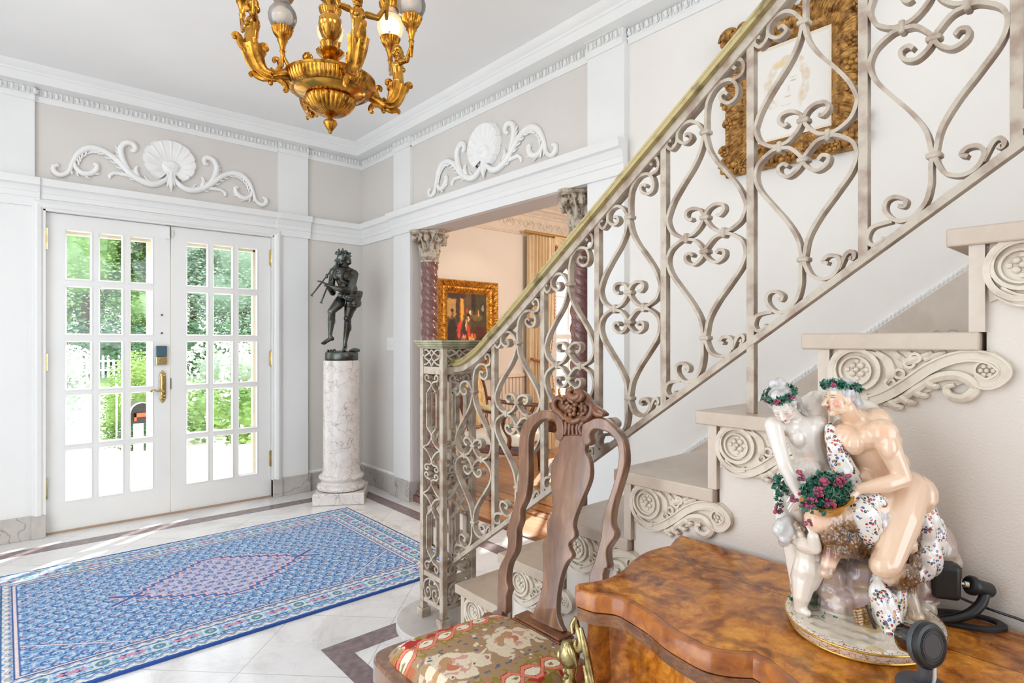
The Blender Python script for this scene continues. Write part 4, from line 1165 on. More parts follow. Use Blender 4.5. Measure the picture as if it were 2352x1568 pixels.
# rocky ground and seat
m = MB()
m.lathe([(0, .004), (.97, .004), (.99, .0165), (.985, .0195), (.9, .0225), (0, .026)], 64, M=Matrix.Translation((FB.x, FB.y, z0)) @ Matrix.Rotation(.10, 4, 'Z') @ Matrix.Diagonal((.1285, .1085, 1, 1)))
rk = [(640, 1090, .02, 115), (560, 1060, .01, 80), (720, 1040, .0, 80), (600, 1180, 0, 95), (720, 1180, -.01, 90), (840, 1090, .03, 120), (940, 960, .04, 130), (1040, 900, .05, 120), (1080, 980, .055, 100), (980, 1080, .04, 110), (1030, 1160, .03, 55), (1010, 1210, .02, 60), (700, 930, .04, 110), (800, 860, .05, 120), (540, 1130, 0, 50), (900, 1200, .0, 70), (640, 800, .06, 110), (500, 960, .06, 90), (470, 1120, .045, 60)]
for x, y, t, r in rk: m.ball(f7(x, y, t), r*K7, 12, 9)
def rock_disp(co): return (.0022*vnoise(co, 85)+.0014*vnoise(co, 190, 4.)).astype(np.float32)
me = fuse(m, .0024, 3, rock_disp)
def rockcol(co, c):
    n = vnoise(co, 55, 2.); n2 = vnoise(co*np.array([1, 1, 3.]), 70, 5.)
    for k, col in ((n > .25, (176, 146, 142)), (n < -.35, (150, 122, 120)), (n2 > .5, (190, 162, 128)), (n2 < -.55, (206, 200, 196))):
        c[k, :3] = c[k, :3]*.35+np.array(lin(col))*.65
    lo = co[:, 2] < z0+.030; g = vnoise(co, 40, 8.)
    c[lo, :3] = lin((206, 194, 176)); c[lo & (g > .15), :3] = lin((196, 172, 128)); c[lo & (g < -.5), :3] = lin((164, 182, 156)); return c
paint(me, (196, 176, 166), [(f7(1090, 1000, .05), .035, (178, 190, 176), .6), (f7(500, 1120, .02), .02, (140, 200, 196), .6)], rockcol)
link(me, 'rock', M_porc, fg, smooth='all')

SKIN_F, SKIN_N = (230, 196, 166), (230, 221, 210)
LAV = (205, 200, 198)
FUR = [(62, 38, 18), (132, 92, 50), (64, 44, 28)]
# ---- older figure with furred legs
m = MB(); hd = MB(); r5 = lambda p: p*K5
hp = f5(1235, 1060, .015)
m.limb([f5(960, 560, .012), f5(1075, 780, .012), f5(1190, 985, .015)], [r5(178), r5(158), r5(168)], 16)
m.ball(f5(900, 600, -.012), (r5(120), r5(80), r5(100))); m.ball(f5(1010, 560, -.014), (r5(120), r5(80), r5(105)))
m.ball(f5(820, 560, .0), r5(110)); m.ball(f5(1130, 600, .03), r5(130)); m.ball(f5(1200, 760, .025), r5(115))
m.ball(f5(980, 880, .0), r5(95)); m.ball(f5(1040, 930, -.012), r5(70)); m.ball(f5(1260, 930, .01), r5(105))
m.limb([f5(930, 470, .015), f5(870, 390, .010), f5(830, 300, .008)], [r5(130), r5(88), r5(80)])
m.ball(f5(960, 440, .02), (r5(170), r5(110), r5(90))); m.ball(f5(1060, 440, .01), r5(120))
# near arm
m.ball(f5(1115, 525, -.030), r5(110)); m.limb([f5(1115, 520, -.030), f5(1190, 690, -.040), f5(1275, 875, -.046)], [r5(98), r5(80), r5(64)])
m.ball(f5(1165, 640, -.046), (r5(60), r5(60), r5(95))); m.ball(f5(1285, 880, -.046), r5(60))
m.limb([f5(1280, 880, -.046), f5(1150, 925, -.050), f5(920, 965, -.048)], [r5(62), r5(64), r5(38)])
hand(hd, f5(925, 965, -.048), f5(790, 1062, -.058)-f5(925, 965, -.048), V((.2, -.6, .6)), .042, .7, .0029)
# far arm, round the companion's back
m.limb([f5(800, 500, .045), f5(690, 620, .075), f5(640, 760, .078)], [r5(90), r5(70), r5(60)])
# legs
m.limb([f7(925, 640, -.005), f7(890, 780, -.035), f7(830, 990, -.062)], [.034, .032, .0225], 16)
m.ball(f7(812, 1005, -.066), .0195); m.ball(f7(960, 660, .0), .036); m.ball(f7(900, 700, -.01), .034)
m.limb([f7(830, 1010, -.060), f7(885, 1045, -.045), f7(930, 1050, -.035)], [.020, .022, .018])
for x, y, t, r in ((850, 1050, -.06, .016), (890, 1075, -.052, .016), (950, 850, -.01, .016), (970, 940, -.012, .016), (945, 990, -.02, .017), (930, 900, -.025, .016)): m.ball(f7(x, y, t), r)
m.limb([f7(930, 1050, -.036), f7(945, 1150, -.045), f7(968, 1225, -.05)], [.015, .0105, .010]); m.ball(f7(972, 1243, -.052), (.013, .013, .009))
m.limb([f7(900, 690, .0), f7(720, 750, -.02), f7(520, 785, -.032)], [.036, .035, .0245], 16)
m.ball(f7(500, 785, -.034), .0215)
for x, y, t, r in ((560, 840, -.03, .028), (620, 870, -.025, .030), (680, 880, -.02, .026), (540, 880, -.028, .018), (600, 905, -.026, .02), (700, 925, -.018, .018)): m.ball(f7(x, y, t), r)
m.limb([f7(715, 925, -.02), f7(640, 920, -.035), f7(572, 930, -.045), f7(545, 1020, -.05)], [.017, .015, .0135, .0105]); m.ball(f7(540, 1038, -.052), (.012, .012, .010))
HF = (-E_R*.97-E_F*.20-E_U*.02)
FS = 278*K5
Pf = head(hd, f5(778, 258, .0), HF, E_U*.98-E_R*.18, FS, .085)
m.limb([Pf(-.1, -.1, -.25), f5(880, 420, .012)], [.25*FS, .30*FS]); hd.limb([Pf(.32, -.05, .0), Pf(.40, -.14, .16)], [.06*FS, .02*FS])
furs = [f7(600, 870, -.025), f7(660, 890, -.02), f7(880, 1050, -.05), f7(950, 920, -.015)]
def fur_mask(co):
    k = np.zeros(len(co))
    for c, r in ((f7(590, 850, -.027), .044), (f7(655, 875, -.02), .042), (f7(690, 930, -.018), .030), (f7(880, 1060, -.05), .030), (f7(945, 1000, -.02), .026), (f7(960, 880, -.01), .028), (f7(925, 1060, -.04), .026)):
        d = np.sqrt(((co-np.array(c))**2).sum(1))/r; k = np.maximum(k, np.clip((1.15-d)/.35, 0, 1))
    return k
def fur_disp(co):
    k = fur_mask(co); q = vnoise(co*np.array([1.0, 1.0, .55]), 420)+.6*vnoise(co, 700, 3.)
    return (k*.0015*q).astype(np.float32)
me = fuse2(m, .0017, 9, hd, .00115, 2, fur_disp)
def fauncol(co, c):
    k = fur_mask(co); q = vnoise(co*np.array([1, 1, .5]), 330); k2 = np.clip(k+.25*q*(k > .02)*(k < .95), 0, 1)
    fc = np.array(lin(FUR[1]))[None]*np.clip(.5+.5*q, 0, 1)[:, None]+np.array(lin(FUR[0]))[None]*np.clip(.5-.5*q, 0, 1)[:, None]
    c[:, :3] = c[:, :3]*(1-k2[:, None])+fc*k2[:, None]; return c
spots = [(Pf(s*.18, .28, -.10), .17*FS, (226, 130, 100), .8, .75) for s in (-1, 1)]
spots += [(f5(1110, 520, -.05), .024, (232, 170, 136), .9, .5), (f5(920, 690, -.045), .010, (220, 130, 100), .8, .8), (f5(950, 870, -.03), .014, (216, 132, 98), .9, .7), (f5(1290, 890, -.05), .016, (230, 164, 130), .9, .6), (f5(850, 500, -.02), .018, (234, 180, 150), .9, .5), (f5(860, 400, .0), .016, (232, 176, 144), .9, .5), (f7(500, 790, -.05), .012, (238, 196, 168), .8)]
spots += [(Pf(0, .39, -.238), (.085*FS,)*3, (176, 64, 46), .4), (Pf(0, .38, -.285), (.07*FS,)*3, (190, 80, 60), .4)]
for s in (-1, 1):
    spots += [(Pf(s*.13, .365, .012), .062*FS, (232, 226, 220), .3), (Pf(s*.13, .385, .012), .034*FS, (60, 70, 90), .3), (Pf(s*.13, .36, .06), (.10*FS, .10*FS, .018*FS), (120, 80, 56), .4), (Pf(s*.13, .36, .125), (.13*FS, .12*FS, .02*FS), (150, 130, 118), .5)]
spots += [(f7(560, 930, -.045), .024, (148, 92, 72), .5), (f7(640, 920, -.035), .022, (140, 84, 62), .5), (f7(545, 1035, -.05), .016, (110, 72, 62), .4), (f7(945, 1150, -.045), .020, (178, 164, 146), .5), (f7(968, 1215, -.05), .018, (170, 152, 130), .5), (f7(972, 1246, -.052), .014, (140, 104, 66), .5)]
paint(me, SKIN_F, spots, fauncol)
faun = link(me, 'faun_body', M_porc, fg, smooth='all')
def hair(name, balls, parent, base, vox=.0013, s=420, amp=.0008):
    m = MB()
    for c, r in balls: m.ball(c, r, 12, 9)
    me = fuse(m, vox, 2, lambda co: (amp*vnoise(co*np.array([1., 1., .6]), s)).astype(np.float32))
    def fn(co, c):
        q = vnoise(co*np.array([1., 1., .5]), s*.9, 2.); c[:, :3] *= np.clip(.80+.22*q, .4, 1.05)[:, None]; return c
    paint(me, base, [], fn)
    return link(me, name, M_porc, parent, smooth='all')
hair('hair', [(Pf(0, -.12, .20), .40*FS), (Pf(0, .08, .32), .27*FS), (Pf(0, -.38, .0), .25*FS), (Pf(.05, -.44, -.16), .20*FS), (Pf(-.1, -.42, -.14), .20*FS), (Pf(.28, -.22, -.05), .13*FS), (Pf(.22, .06, .26), .14*FS), (Pf(.1, -.42, -.28), .12*FS), (Pf(.32, .02, .16), .09*FS)], faun, (206, 204, 204))
M_leaf = plain('glazed_green_leaves', (52, 124, 96), .2, c2=(22, 62, 54), scale=160, coat=.8, lo=.35, hi=.6)
M_grape = plain('glazed_grapes', (170, 44, 88), .15, c2=(78, 26, 52), scale=120, coat=1, lo=.4, hi=.6)
ringf = [Pf(.36*cos(a), -.10+.44*sin(a), .34+.10*sin(a)) for a in [2*PI*k/12 for k in range(13)]]
wreath('leaf_crown', faun, ringf, 150, .0058, .0026, (.15, .02, .30), 3, M_leaf, M_grape)

# ---- the young companion
m = MB(); hd = MB()
m.limb([f5(500, 500, .045), f5(520, 620, .045), f5(580, 760, .045), f5(610, 890, .05)], [r5(150), r5(135), r5(122), r5(165)], 16)
m.ball(f5(400, 480, .04), (r5(110), r5(90), r5(90))); m.ball(f5(590, 400, .05), (r5(110), r5(100), r5(130)))
m.ball(f5(450, 560, .026), (r5(80), r5(66), r5(76))); m.ball(f5(615, 455, .028), (r5(76), r5(64), r5(76)))
m.ball(f5(550, 800, .03), r5(100)); m.ball(f5(470, 900, .05), r5(130)); m.ball(f5(680, 900, .06), r5(130))
m.limb([f5(470, 450, .05), f5(425, 400, .042), f5(380, 340, .032)], [r5(95), r5(62), r5(60)])
m.ball(f5(265, 470, .03), r5(80)); m.limb([f5(262, 470, .028), f5(300, 620, .015), f5(345, 770, .0)], [r5(74), r5(62), r5(54)])
m.limb([f5(345, 770, .0), f5(405, 890, -.006), f5(462, 1010, -.012)], [r5(56), r5(54), r5(36)])
hand(hd, f5(462, 1005, -.012), f5(425, 1110, -.015)-f5(462, 1005, -.012), -E_F, .034, .35, .0023)
m.limb([f5(560, 330, .055), f5(590, 270, .07), f5(760, 270, .105), f5(1020, 330, .085), f5(1120, 440, .055)], [r5(120), r5(85), r5(72), r5(62), r5(46)])
hand(hd, f5(1120, 440, .055), f5(1190, 560, .045)-f5(1120, 440, .055), E_F*.4-E_R, .032, .4, .0023)
m.limb([f5(430, 900, .045), f5(375, 1000, .03), f5(370, 1190, .03)], [r5(150), r5(120), r5(95)])
m.limb([f5(370, 1190, .03), f7(372, 850, .035), f7(395, 1000, .035), f7(410, 1150, .03)], [r5(98), r5(82), r5(76), r5(50)])
m.limb([f7(410, 1150, .03), f7(420, 1180, .01)], [.009, .007])
m.limb([f5(680, 950, .06), f7(560, 720, .03), f7(470, 760, .02)], [r5(150), r5(130), r5(110)]); m.limb([f7(470, 760, .02), f7(500, 960, .04), f7(510, 1100, .03)], [r5(105), r5(80), r5(55)])
HN = (-E_R*.42-E_F*.62-E_U*.60)
NS_ = 262*K5
Pn = head(hd, f5(338, 312, .016), HN, E_U*.80-E_R*.42-E_F*.25, NS_, .0)
m.limb([Pn(0, -.1, -.25), f5(430, 410, .04)], [.22*NS_, .25*NS_])
me = fuse2(m, .0017, 9, hd, .00115, 2)
spots = [(Pn(s*.18, .28, -.12), .16*NS_, (232, 164, 146), .9, .7) for s in (-1, 1)]
spots += [(Pn(0, .38, -.24), .085*NS_, (196, 98, 88), .5), (Pn(0, .37, -.285), .07*NS_, (204, 112, 100), .5), (f5(437, 590, -.0), .007, (226, 160, 138), .8, .8), (f5(632, 460, .0), .007, (226, 160, 138), .8, .8), (f5(540, 720, .02), .016, (236, 200, 180), .9, .6), (f5(345, 775, -.01), .010, (236, 206, 190), .9, .6)]
for s in (-1, 1):
    spots += [(Pn(s*.13, .36, -.01), (.075*NS_, .07*NS_, .020*NS_), (92, 76, 84), .5), (Pn(s*.13, .36, .11), (.12*NS_, .10*NS_, .016*NS_), (168, 150, 140), .5)]
paint(me, SKIN_N, spots)
nymph = link(me, 'nymph_body', M_porc, fg, smooth='all')
hair('hair', [(Pn(0, -.12, .20), .41*NS_), (Pn(0, .02, .34), .29*NS_), (Pn(0, -.42, .30), .24*NS_), (Pn(-.05, -.34, .58), .20*NS_), (Pn(.12, -.30, .64), .15*NS_), (f5(440, 270, .03), .15*NS_), (f5(470, 310, .03), .12*NS_), (f5(500, 360, .03), .10*NS_), (f5(530, 410, .03), .06*NS_), (f5(525, 380, .025), .05*NS_), (Pn(.30, .0, .10), .13*NS_), (Pn(-.30, .0, .10), .13*NS_)], nymph, (208, 202, 198))
ringn = [Pn(.42*cos(a), -.12+.42*sin(a), .38+.08*sin(a)) for a in [2*PI*k/12 for k in range(13)]]
wreath('leaf_crown', nymph, ringn, 150, .0052, .0024, (.12, .25, .42), 5, M_leaf, M_grape)

# ---- the child
m = MB(); hd = MB()
m.limb([f7(452, 905, -.005), f7(458, 960, -.004), f7(455, 1020, -.004), f7(440, 1065, .0)], [.0195, .021, .0245, .023], 16)
m.ball(f7(470, 1015, -.014), .019); m.ball(f7(425, 1060, .012), .019)
m.limb([f7(432, 1080, -.004), f7(422, 1150, -.008), f7(414, 1208, -.005)], [.0195, .0145, .0095]); m.limb([f7(414, 1212, -.005), f7(450, 1232, -.02)], [.009, .0065])
m.limb([f7(430, 1080, .015), f7(405, 1120, .028), f7(392, 1110, .045)], [.018, .0125, .010])
m.limb([f7(432, 900, -.012), f7(484, 916, -.034), f7(478, 862, -.040)], [.0135, .0115, .0088]); hand(hd, f7(478, 864, -.040), f7(468, 818, -.038)-f7(478, 864, -.040), -E_F, .022, .6, .0024)
m.limb([f7(425, 870, .01), f7(412, 790, .012), f7(402, 730, .0)], [.013, .011, .0085]); hand(hd, f7(402, 735, .0), f7(398, 690, -.004)-f7(402, 735, .0), -E_F, .020, .4, .0022)
PS = 135*K7
Pp = head(hd, f7(372, 838, -.002), E_R*.82-E_F*.25+E_U*.52, E_U*.85-E_R*.5, PS, -.03)
for s in (-1, 1): hd.ball(Pp(s*.18, .22, -.16), .15*PS)
m.limb([Pp(0, -.05, -.3), f7(448, 895, -.004)], [.22*PS, .016])
me = fuse2(m, .0015, 6, hd, .0010, 2)
spots = [(Pp(s*.18, .26, -.14), .17*PS, (236, 176, 156), .9, .7) for s in (-1, 1)]+[(Pp(0, .38, -.25), .08*PS, (206, 120, 106), .5), (f7(455, 905, -.03), .008, (236, 180, 160), .9, .8), (f7(415, 1150, -.02), .010, (238, 204, 186), .9, .6)]
for s in (-1, 1): spots += [(Pp(s*.13, .37, .0), .05*PS, (90, 90, 110), .5), (Pp(s*.13, .35, .11), (.12*PS,)*2+(.02*PS,), (170, 150, 138), .5)]
paint(me, (226, 214, 200), spots)
child = link(me, 'child_body', M_porc, fg, smooth='all')
hair('hair', [(Pp(0, -.14, .16), .42*PS), (Pp(0, .04, .34), .26*PS), (Pp(.2, -.3, -.02), .22*PS), (Pp(-.2, -.3, -.02), .22*PS), (Pp(.1, -.40, -.16), .2*PS), (Pp(.05, -.36, .26), .22*PS)], child, (214, 210, 206), s=260)

# ---- flowered drapery
def floral():
    t = NT('flowered_porcelain'); v = t.coord()
    vo = t.new('ShaderNodeTexVoronoi'); vo.inputs['Scale'].default_value = 62; vo.inputs['Randomness'].default_value = .8; t.link(v, vo.inputs['Vector'])
    v2 = t.new('ShaderNodeTexVoronoi'); v2.inputs['Scale'].default_value = 205; t.link(v, v2.inputs['Vector'])
    sep = t.new('ShaderNodeSeparateColor'); t.link(v2.outputs['Color'], sep.inputs[0])
    col = t.ramp(sep.outputs[0], [(.0, (178, 52, 50)), (.30, (206, 92, 84)), (.31, (64, 82, 146)), (.54, (92, 108, 170)), (.55, (216, 150, 66)), (.66, (206, 80, 96)), (.67, (44, 72, 56)), (1, (60, 88, 66))], 'CONSTANT')
    inb = t.math('LESS_THAN', vo.outputs['Distance'], t.math('MULTIPLY_ADD', sep.outputs[1], .38, .30))
    pet = t.math('MULTIPLY', inb, t.math('LESS_THAN', v2.outputs['Distance'], .52))
    ring = t.math('MULTIPLY', inb, t.math('LESS_THAN', v2.outputs['Distance'], .13))
    c = t.mix(pet, (232, 228, 220), col); c = t.mix(ring, c, (230, 190, 110))
    t.set(Base_Color=c, Roughness=.2, Coat_Weight=1.0, Coat_Roughness=.03); return t.m
M_floral = floral()
m = MB()
for x, y, t, a, b in ((1010, 800, .0, 85, 120), (1050, 880, .0, 75, 120), (1020, 960, -.005, 85, 110), (985, 1030, -.012, 60, 60), (1080, 860, .03, 40, 100), (980, 740, .01, 60, 60)): m.ball(f7(x, y, t), (a*K7, a*K7*.8, b*K7), 14, 10)
me = fuse(m, .002, 4, lambda co: (.0016*np.sin(co[:, 0]*260+co[:, 2]*90)).astype(np.float32)); link(me, 'flowered_drape', M_floral, fg, smooth='all')
m = MB()
for x, y, t, a, b in ((790, 1120, -.045, 62, 80), (820, 1200, -.055, 80, 90), (855, 1270, -.066, 68, 80), (850, 1320, -.07, 64, 40), (900, 1180, -.045, 40, 110)): m.ball(f7(x, y, t), (a*K7, a*K7*.55, b*K7), 14, 10)
me = fuse(m, .002, 4, lambda co: (.0018*np.sin(co[:, 0]*300-co[:, 1]*120+co[:, 2]*40)).astype(np.float32)); link(me, 'flowered_drape', M_floral, fg, smooth='all')
m = MB()
m.tube(smooth_path([f7(556, 330, .01), f7(580, 420, -.005), f7(615, 520, -.006), f7(650, 600, .0)], 5), [.008, .013, .018, .022], 12)
m.tube(smooth_path([f7(660, 690, -.030), f7(712, 750, -.042), f7(738, 840, -.036), f7(738, 895, -.022)], 5), [.020, .026, .022, .014], 12)
m.tube(smooth_path([f7(690, 700, -.030), f7(760, 690, -.036), f7(830, 722, -.034)], 5), [.016, .018, .010], 10)
me = fuse(m, .0018, 4, lambda co: (.001*np.sin(co[:, 0]*400+co[:, 2]*200)).astype(np.float32)); link(me, 'flowered_drape', M_floral, fg, smooth='all')
hair('white_fleece', [(f7(765, 765, -.040), .017), (f7(800, 805, -.038), .019), (f7(790, 860, -.034), .017), (f7(825, 765, -.042), .012), (f7(770, 905, -.022), .014)], faun, (222, 220, 220), .0016, 300, .0012)
# ---- basket with vine leaves and grapes
m = MB(); bc = f7(545, 692, -.040)
bn = (E_U*.92-E_F*.16-E_R*.28).normalized(); F = frame_of(bn)
Mb = Matrix.Translation(bc) @ F.to_4x4()
m.lathe([(.018, -.020), (.029, -.011), (.037, .003), (.039, .005), (.034, .005), (.026, -.004), (0, -.008)], 40, M=Mb, flute=lambda a, z, r: 1+.02*sin(a*20))
bk_ = m.build('basket', plain('yellow_basket_glaze', (222, 160, 56), .2, c2=(190, 124, 34), scale=90, coat=.8), fg, smooth=True)
rnd = random.Random(11); m = MB(); g = MB()
for i in range(330):
    x = rnd.gauss(0, .42); y = rnd.uniform(-1, 1)
    a_ = rnd.uniform(0, 2*PI); q_ = rnd.random()**.5; p = f7(550+122*q_*cos(a_), 640+88*q_*sin(a_), -.048-.022*(1-q_*q_)+rnd.uniform(-.003, .003)); leafbit(m, p, rnd.uniform(.004, .0075), rnd)
for i in range(26):
    p = f7(470+rnd.uniform(-50, 110), 715+rnd.uniform(-20, 40), -.068); leafbit(m, p, rnd.uniform(.004, .0075), rnd)
for i in range(34):
    p = f7(322+rnd.uniform(-32, 34), 610+rnd.uniform(-40, 55), .005+rnd.uniform(-.01, .01)); leafbit(m, p, rnd.uniform(.004, .007), rnd)
for i in range(18):
    p = f7(315+rnd.uniform(-14, 14), 690+rnd.uniform(-30, 70), .01); leafbit(m, p, rnd.uniform(.003, .0055), rnd)
m.build('vine_leaves', M_leaf, bk_, smooth=True, fix=False)
for cx, cy, n in ((500, 650, 14), (600, 600, 12), (540, 600, 10), (560, 700, 10), (420, 570, 8), (470, 700, 8), (640, 590, 6), (392, 670, 6), (315, 730, 7), (430, 700, 3)):
    g = MB()
    for k in range(n): g.ball(f7(cx+rnd.uniform(-22, 22), cy+rnd.uniform(-20, 20), (-.074 if cx > 350 else .0)+rnd.uniform(-.004, .004)), rnd.uniform(.0026, .0038), 8, 6)
    g.build('grapes', M_grape, bk_, smooth=True, fix=False)
g = MB()
for k in range(9): g.ball(f7(455+rnd.uniform(-18, 25), 800+rnd.uniform(-14, 14), -.045), .003, 8, 6)
g.build('grapes', M_grape, bk_, smooth=True, fix=False)
# ---- pan flute and turf on the base
pf = MB()
for k in range(7): pf.cap(f7(680+k*3, 1222+k*13, -.055), f7(775+k*-3, 1200+k*15, -.050), .0036, .0036, 8)
pp = pf.build('pan_flute', plain('gilt_flute_glaze', (196, 146, 76), .25, c2=(120, 82, 40), scale=200, coat=.8), fg, smooth=True)
MB().tube([f7(735, 1196, -.062), f7(775, 1306, -.066)], .0024, 6).build('binding', M_dark, pp)
m = MB()
for i in range(90): leafbit(m, f7(520+rnd.gauss(0, 40), 1263+rnd.gauss(0, 13), -.022+rnd.uniform(-.01, .01)), rnd.uniform(.0025, .0045), rnd)
for i in range(16): leafbit(m, f7(375+rnd.gauss(0, 12), 1163+rnd.gauss(0, 8), .02), rnd.uniform(.0025, .0045), rnd)
m.build('turf', M_leaf, bs, smooth=True, fix=False)

# ================================================================== BRONZE ON A MARBLE COLUMN PEDESTAL
PC = V((2.018, 4.364, 0)); prz = -.56
M_arab = marble('veined_white_marble', (232, 226, 220), (142, 120, 112), (190, 172, 162), 7.5, .18, .035, .28, (214, 204, 196))
pd = thing('marble_pedestal', 'veined white marble column pedestal on a square plinth in the corner', 'pedestal', PC, prz)
MB().box(-.192, .192, -.192, .192, 0, .088).build('plinth', M_arab, pd, bevel=.008, local=True)
MB().lathe([(.0, .088), (.165, .088), (.184, .096), (.190, .112), (.184, .128), (.168, .136), (.158, .142), (.155, .158), (.162, .170), (.172, .176), (.176, .188), (.170, .200), (.158, .206), (.152, .210)], 56).build('torus_base', M_arab, pd, smooth=True, local=True)
MB().lathe([(.152, .208), (.146, .228), (.142, .26), (.141, .6), (.140, 1.092), (.137, 1.101), (0, 1.102)], 56).build('shaft', M_arab, pd, smooth=True, local=True)
DS = 4.613
M_bronze = plain('dark_bronze', (112, 120, 116), .30, 1.0, c2=(70, 64, 58), scale=9, bump=.12, bscale=60, lo=.35, hi=.7)
bz = thing('bronze_statue', 'dark bronze piper statue with double flute, one leg raised, on the marble pedestal', 'statue', (PC.x, PC.y, 1.1025))
def s(x, y, t=0): return at(680+x/5.227, 550+y/5.227, DS+t)
KS = DS/FPX/5.227
m = MB(); q = lambda p: p*KS
m.limb([s(575, 430), s(600, 540), s(625, 660)], [q(112), q(92), q(95)], 18)
m.ball(s(520, 430, -.03), (q(78), q(60), q(70))); m.ball(s(625, 445, -.04), (q(80), q(60), q(72))); m.ball(s(575, 380, .0), (q(145), q(90), q(60)))
m.ball(s(580, 560, -.04), (q(62), q(50), q(70))); m.ball(s(650, 600, .0), q(90))
m.limb([s(590, 370), s(580, 320), s(570, 270)], [q(62), q(50), q(48)])
m.ball(s(448, 385, .01), q(50)); m.ball(s(688, 420, -.02), q(62))
m.limb([s(692, 425, -.02), s(678, 520, -.06), s(640, 605, -.10)], [q(56), q(48), q(38)]); m.limb([s(640, 605, -.10), s(550, 600, -.13), s(450, 575, -.13)], [q(40), q(40), q(24)])
hand(m, s(450, 575, -.13), s(370, 535, -.12)-s(450, 575, -.13), V((0, 0, 1)), .085, .55, .0065)
m.limb([s(445, 395, .01), s(428, 520, .0), s(440, 640, -.03)], [q(46), q(40), q(36)]); m.limb([s(440, 640, -.03), s(405, 590, -.09), s(372, 545, -.12)], [q(36), q(32), q(22)])
hand(m, s(372, 545, -.12), s(310, 505, -.12)-s(372, 545, -.12), V((0, 0, 1)), .085, .35, .0062)
m.limb([s(560, 710), s(500, 780, -.05), s(430, 855, -.09)], [q(72), q(64), q(44)], 16); m.ball(s(418, 862, -.09), q(42))
m.limb([s(430, 870, -.09), s(425, 960, -.06), s(408, 1150, -.05)], [q(42), q(44), q(24)]); m.ball(s(440, 970, -.04), (q(34), q(34), q(70)))
m.limb([s(410, 1165, -.05), s(435, 1190, -.04)], [q(26), q(24)]); m.limb([s(420, 1185, -.05), s(350, 1228, -.07), s(312, 1245, -.08)], [q(28), q(22), q(13)])
for k in range(5): m.limb([s(340+k*6, 1222+k*5, -.085+.012*k), s(306+k*6, 1240+k*5, -.09+.012*k)], [q(10), q(8)], 8)
m.limb([s(665, 760, .0), s(640, 850), s(620, 945, -.01)], [q(80), q(64), q(44)], 16); m.ball(s(612, 945, -.02), q(42))
m.limb([s(620, 950, -.01), s(618, 1050, .01), s(588, 1235)], [q(42), q(44), q(25)]); m.ball(s(632, 1050, .02), (q(36), q(36), q(70)))
m.limb([s(588, 1240), s(590, 1300, .01)], [q(27), q(26)]); m.limb([s(588, 1300), s(575, 1318, -.05), s(572, 1326, -.09)], [q(28), q(22), q(15)])
HS = 178*KS
Ps = head(m, s(556, 232, -.01), -E_R*.86-E_F*.38-E_U*.06, E_U, HS, .05)
m.limb([Ps(0, .30, -.35), Ps(0, .42, -.58), Ps(0, .40, -.85)], [.15*HS, .13*HS, .06*HS])
for a, b, c, r in ((0, -.15, .2, .37), (0, -.35, -.1, .24), (.1, -.42, -.25, .16), (-.1, -.42, -.25, .16)): m.ball(Ps(a, b, c), r*HS)
rnd = random.Random(8)
for i in range(46):
    a = rnd.uniform(0, 2*PI); e_ = rnd.uniform(-.5, 1.3); m.ball(Ps(.35*cos(a)*cos(e_), -.14+.42*sin(a)*cos(e_)-(.1 if e_ < 0 else 0), .14+.40*sin(e_)), .075*HS, 8, 6) if not (sin(a) > .35 and e_ < .55) else None
for k in (-1, 1): m.limb([Ps(.10*k, .40, -.20), Ps(.17*k, .40, -.30), Ps(.10*k, .42, -.46)], [.05*HS, .06*HS, .04*HS], 8)
me = fuse(m, .0034, 3, lambda co: (.0004*vnoise(co, 160)).astype(np.float32))
body = link(me, 'body', M_bronze, bz, smooth='all')
m = MB(); rnd = random.Random(3)
for i in range(34):
    a = 2*PI*i/34; leafbit(m, Ps(.40*cos(a), -.06+.46*sin(a), .34+.05*rnd.random()), .012, rnd)
for c in (s(514, 128), s(560, 122), s(486, 156)): m.ball(c, (q(14), q(14), q(20)))
m.build('leaf_crown', M_bronze, body, smooth=True, fix=False)
m = MB()
for x, y, t, a, b in ((560, 670, -.06, 62, 40), (640, 690, -.06, 70, 60), (720, 680, -.0, 72, 62), (765, 650, .02, 40, 36), (700, 760, -.02, 66, 70), (740, 760, .0, 46, 60), (640, 760, -.05, 40, 60), (690, 820, .0, 40, 44), (600, 650, .03, 80, 40), (790, 640, .02, 18, 20)): m.ball(s(x, y, t), (q(a), q(a)*.8, q(b)))
me = fuse(m, .0045, 2, lambda co: (.0030*vnoise(co, 130)+.002*vnoise(co, 260, 2.)).astype(np.float32)); link(me, 'pelt', M_bronze, bz, smooth='all')
m = MB()
for a, b in ((s(472, 305, -.09), s(182, 676, -.16)), (s(476, 310, -.09), s(298, 764, -.15))):
    d = (b-a).normalized(); m.tube([a, b-d*.018, b-d*.006, b], [q(9), q(9), q(13), q(19)], 10)
    c = a+d*(b-a).length*.36; m.ball(c, (q(16), q(16), q(28)))
m.build('double_flute', M_bronze, bz, smooth=True)
m = MB(); Rp = Matrix.Translation((PC.x, PC.y, 0)) @ Matrix.Rotation(prz-.1, 4, 'Z') @ Matrix.Diagonal((1, .82, 1, 1))
m.lathe([(0, 1.1025), (.124, 1.1025), (.128, 1.108), (.128, 1.158), (.122, 1.166), (.06, 1.176), (0, 1.180)], 40, M=Rp)
for i in range(40):
    m.ball(s(425+rnd.uniform(-50, 55), 1338+rnd.uniform(-14, 22), -.03+rnd.uniform(-.04, .04)), q(rnd.uniform(9, 15)), 7, 5)
m.tube(smooth_path([s(640, 1340, -.03), s(700, 1322, -.03), s(765, 1335, -.02)], 4), [q(16), q(22), q(18)], 8)
m.ball(s(690, 1350, 0), (q(40), q(30), q(18)))
m.build('base', M_bronze, bz, smooth=True)
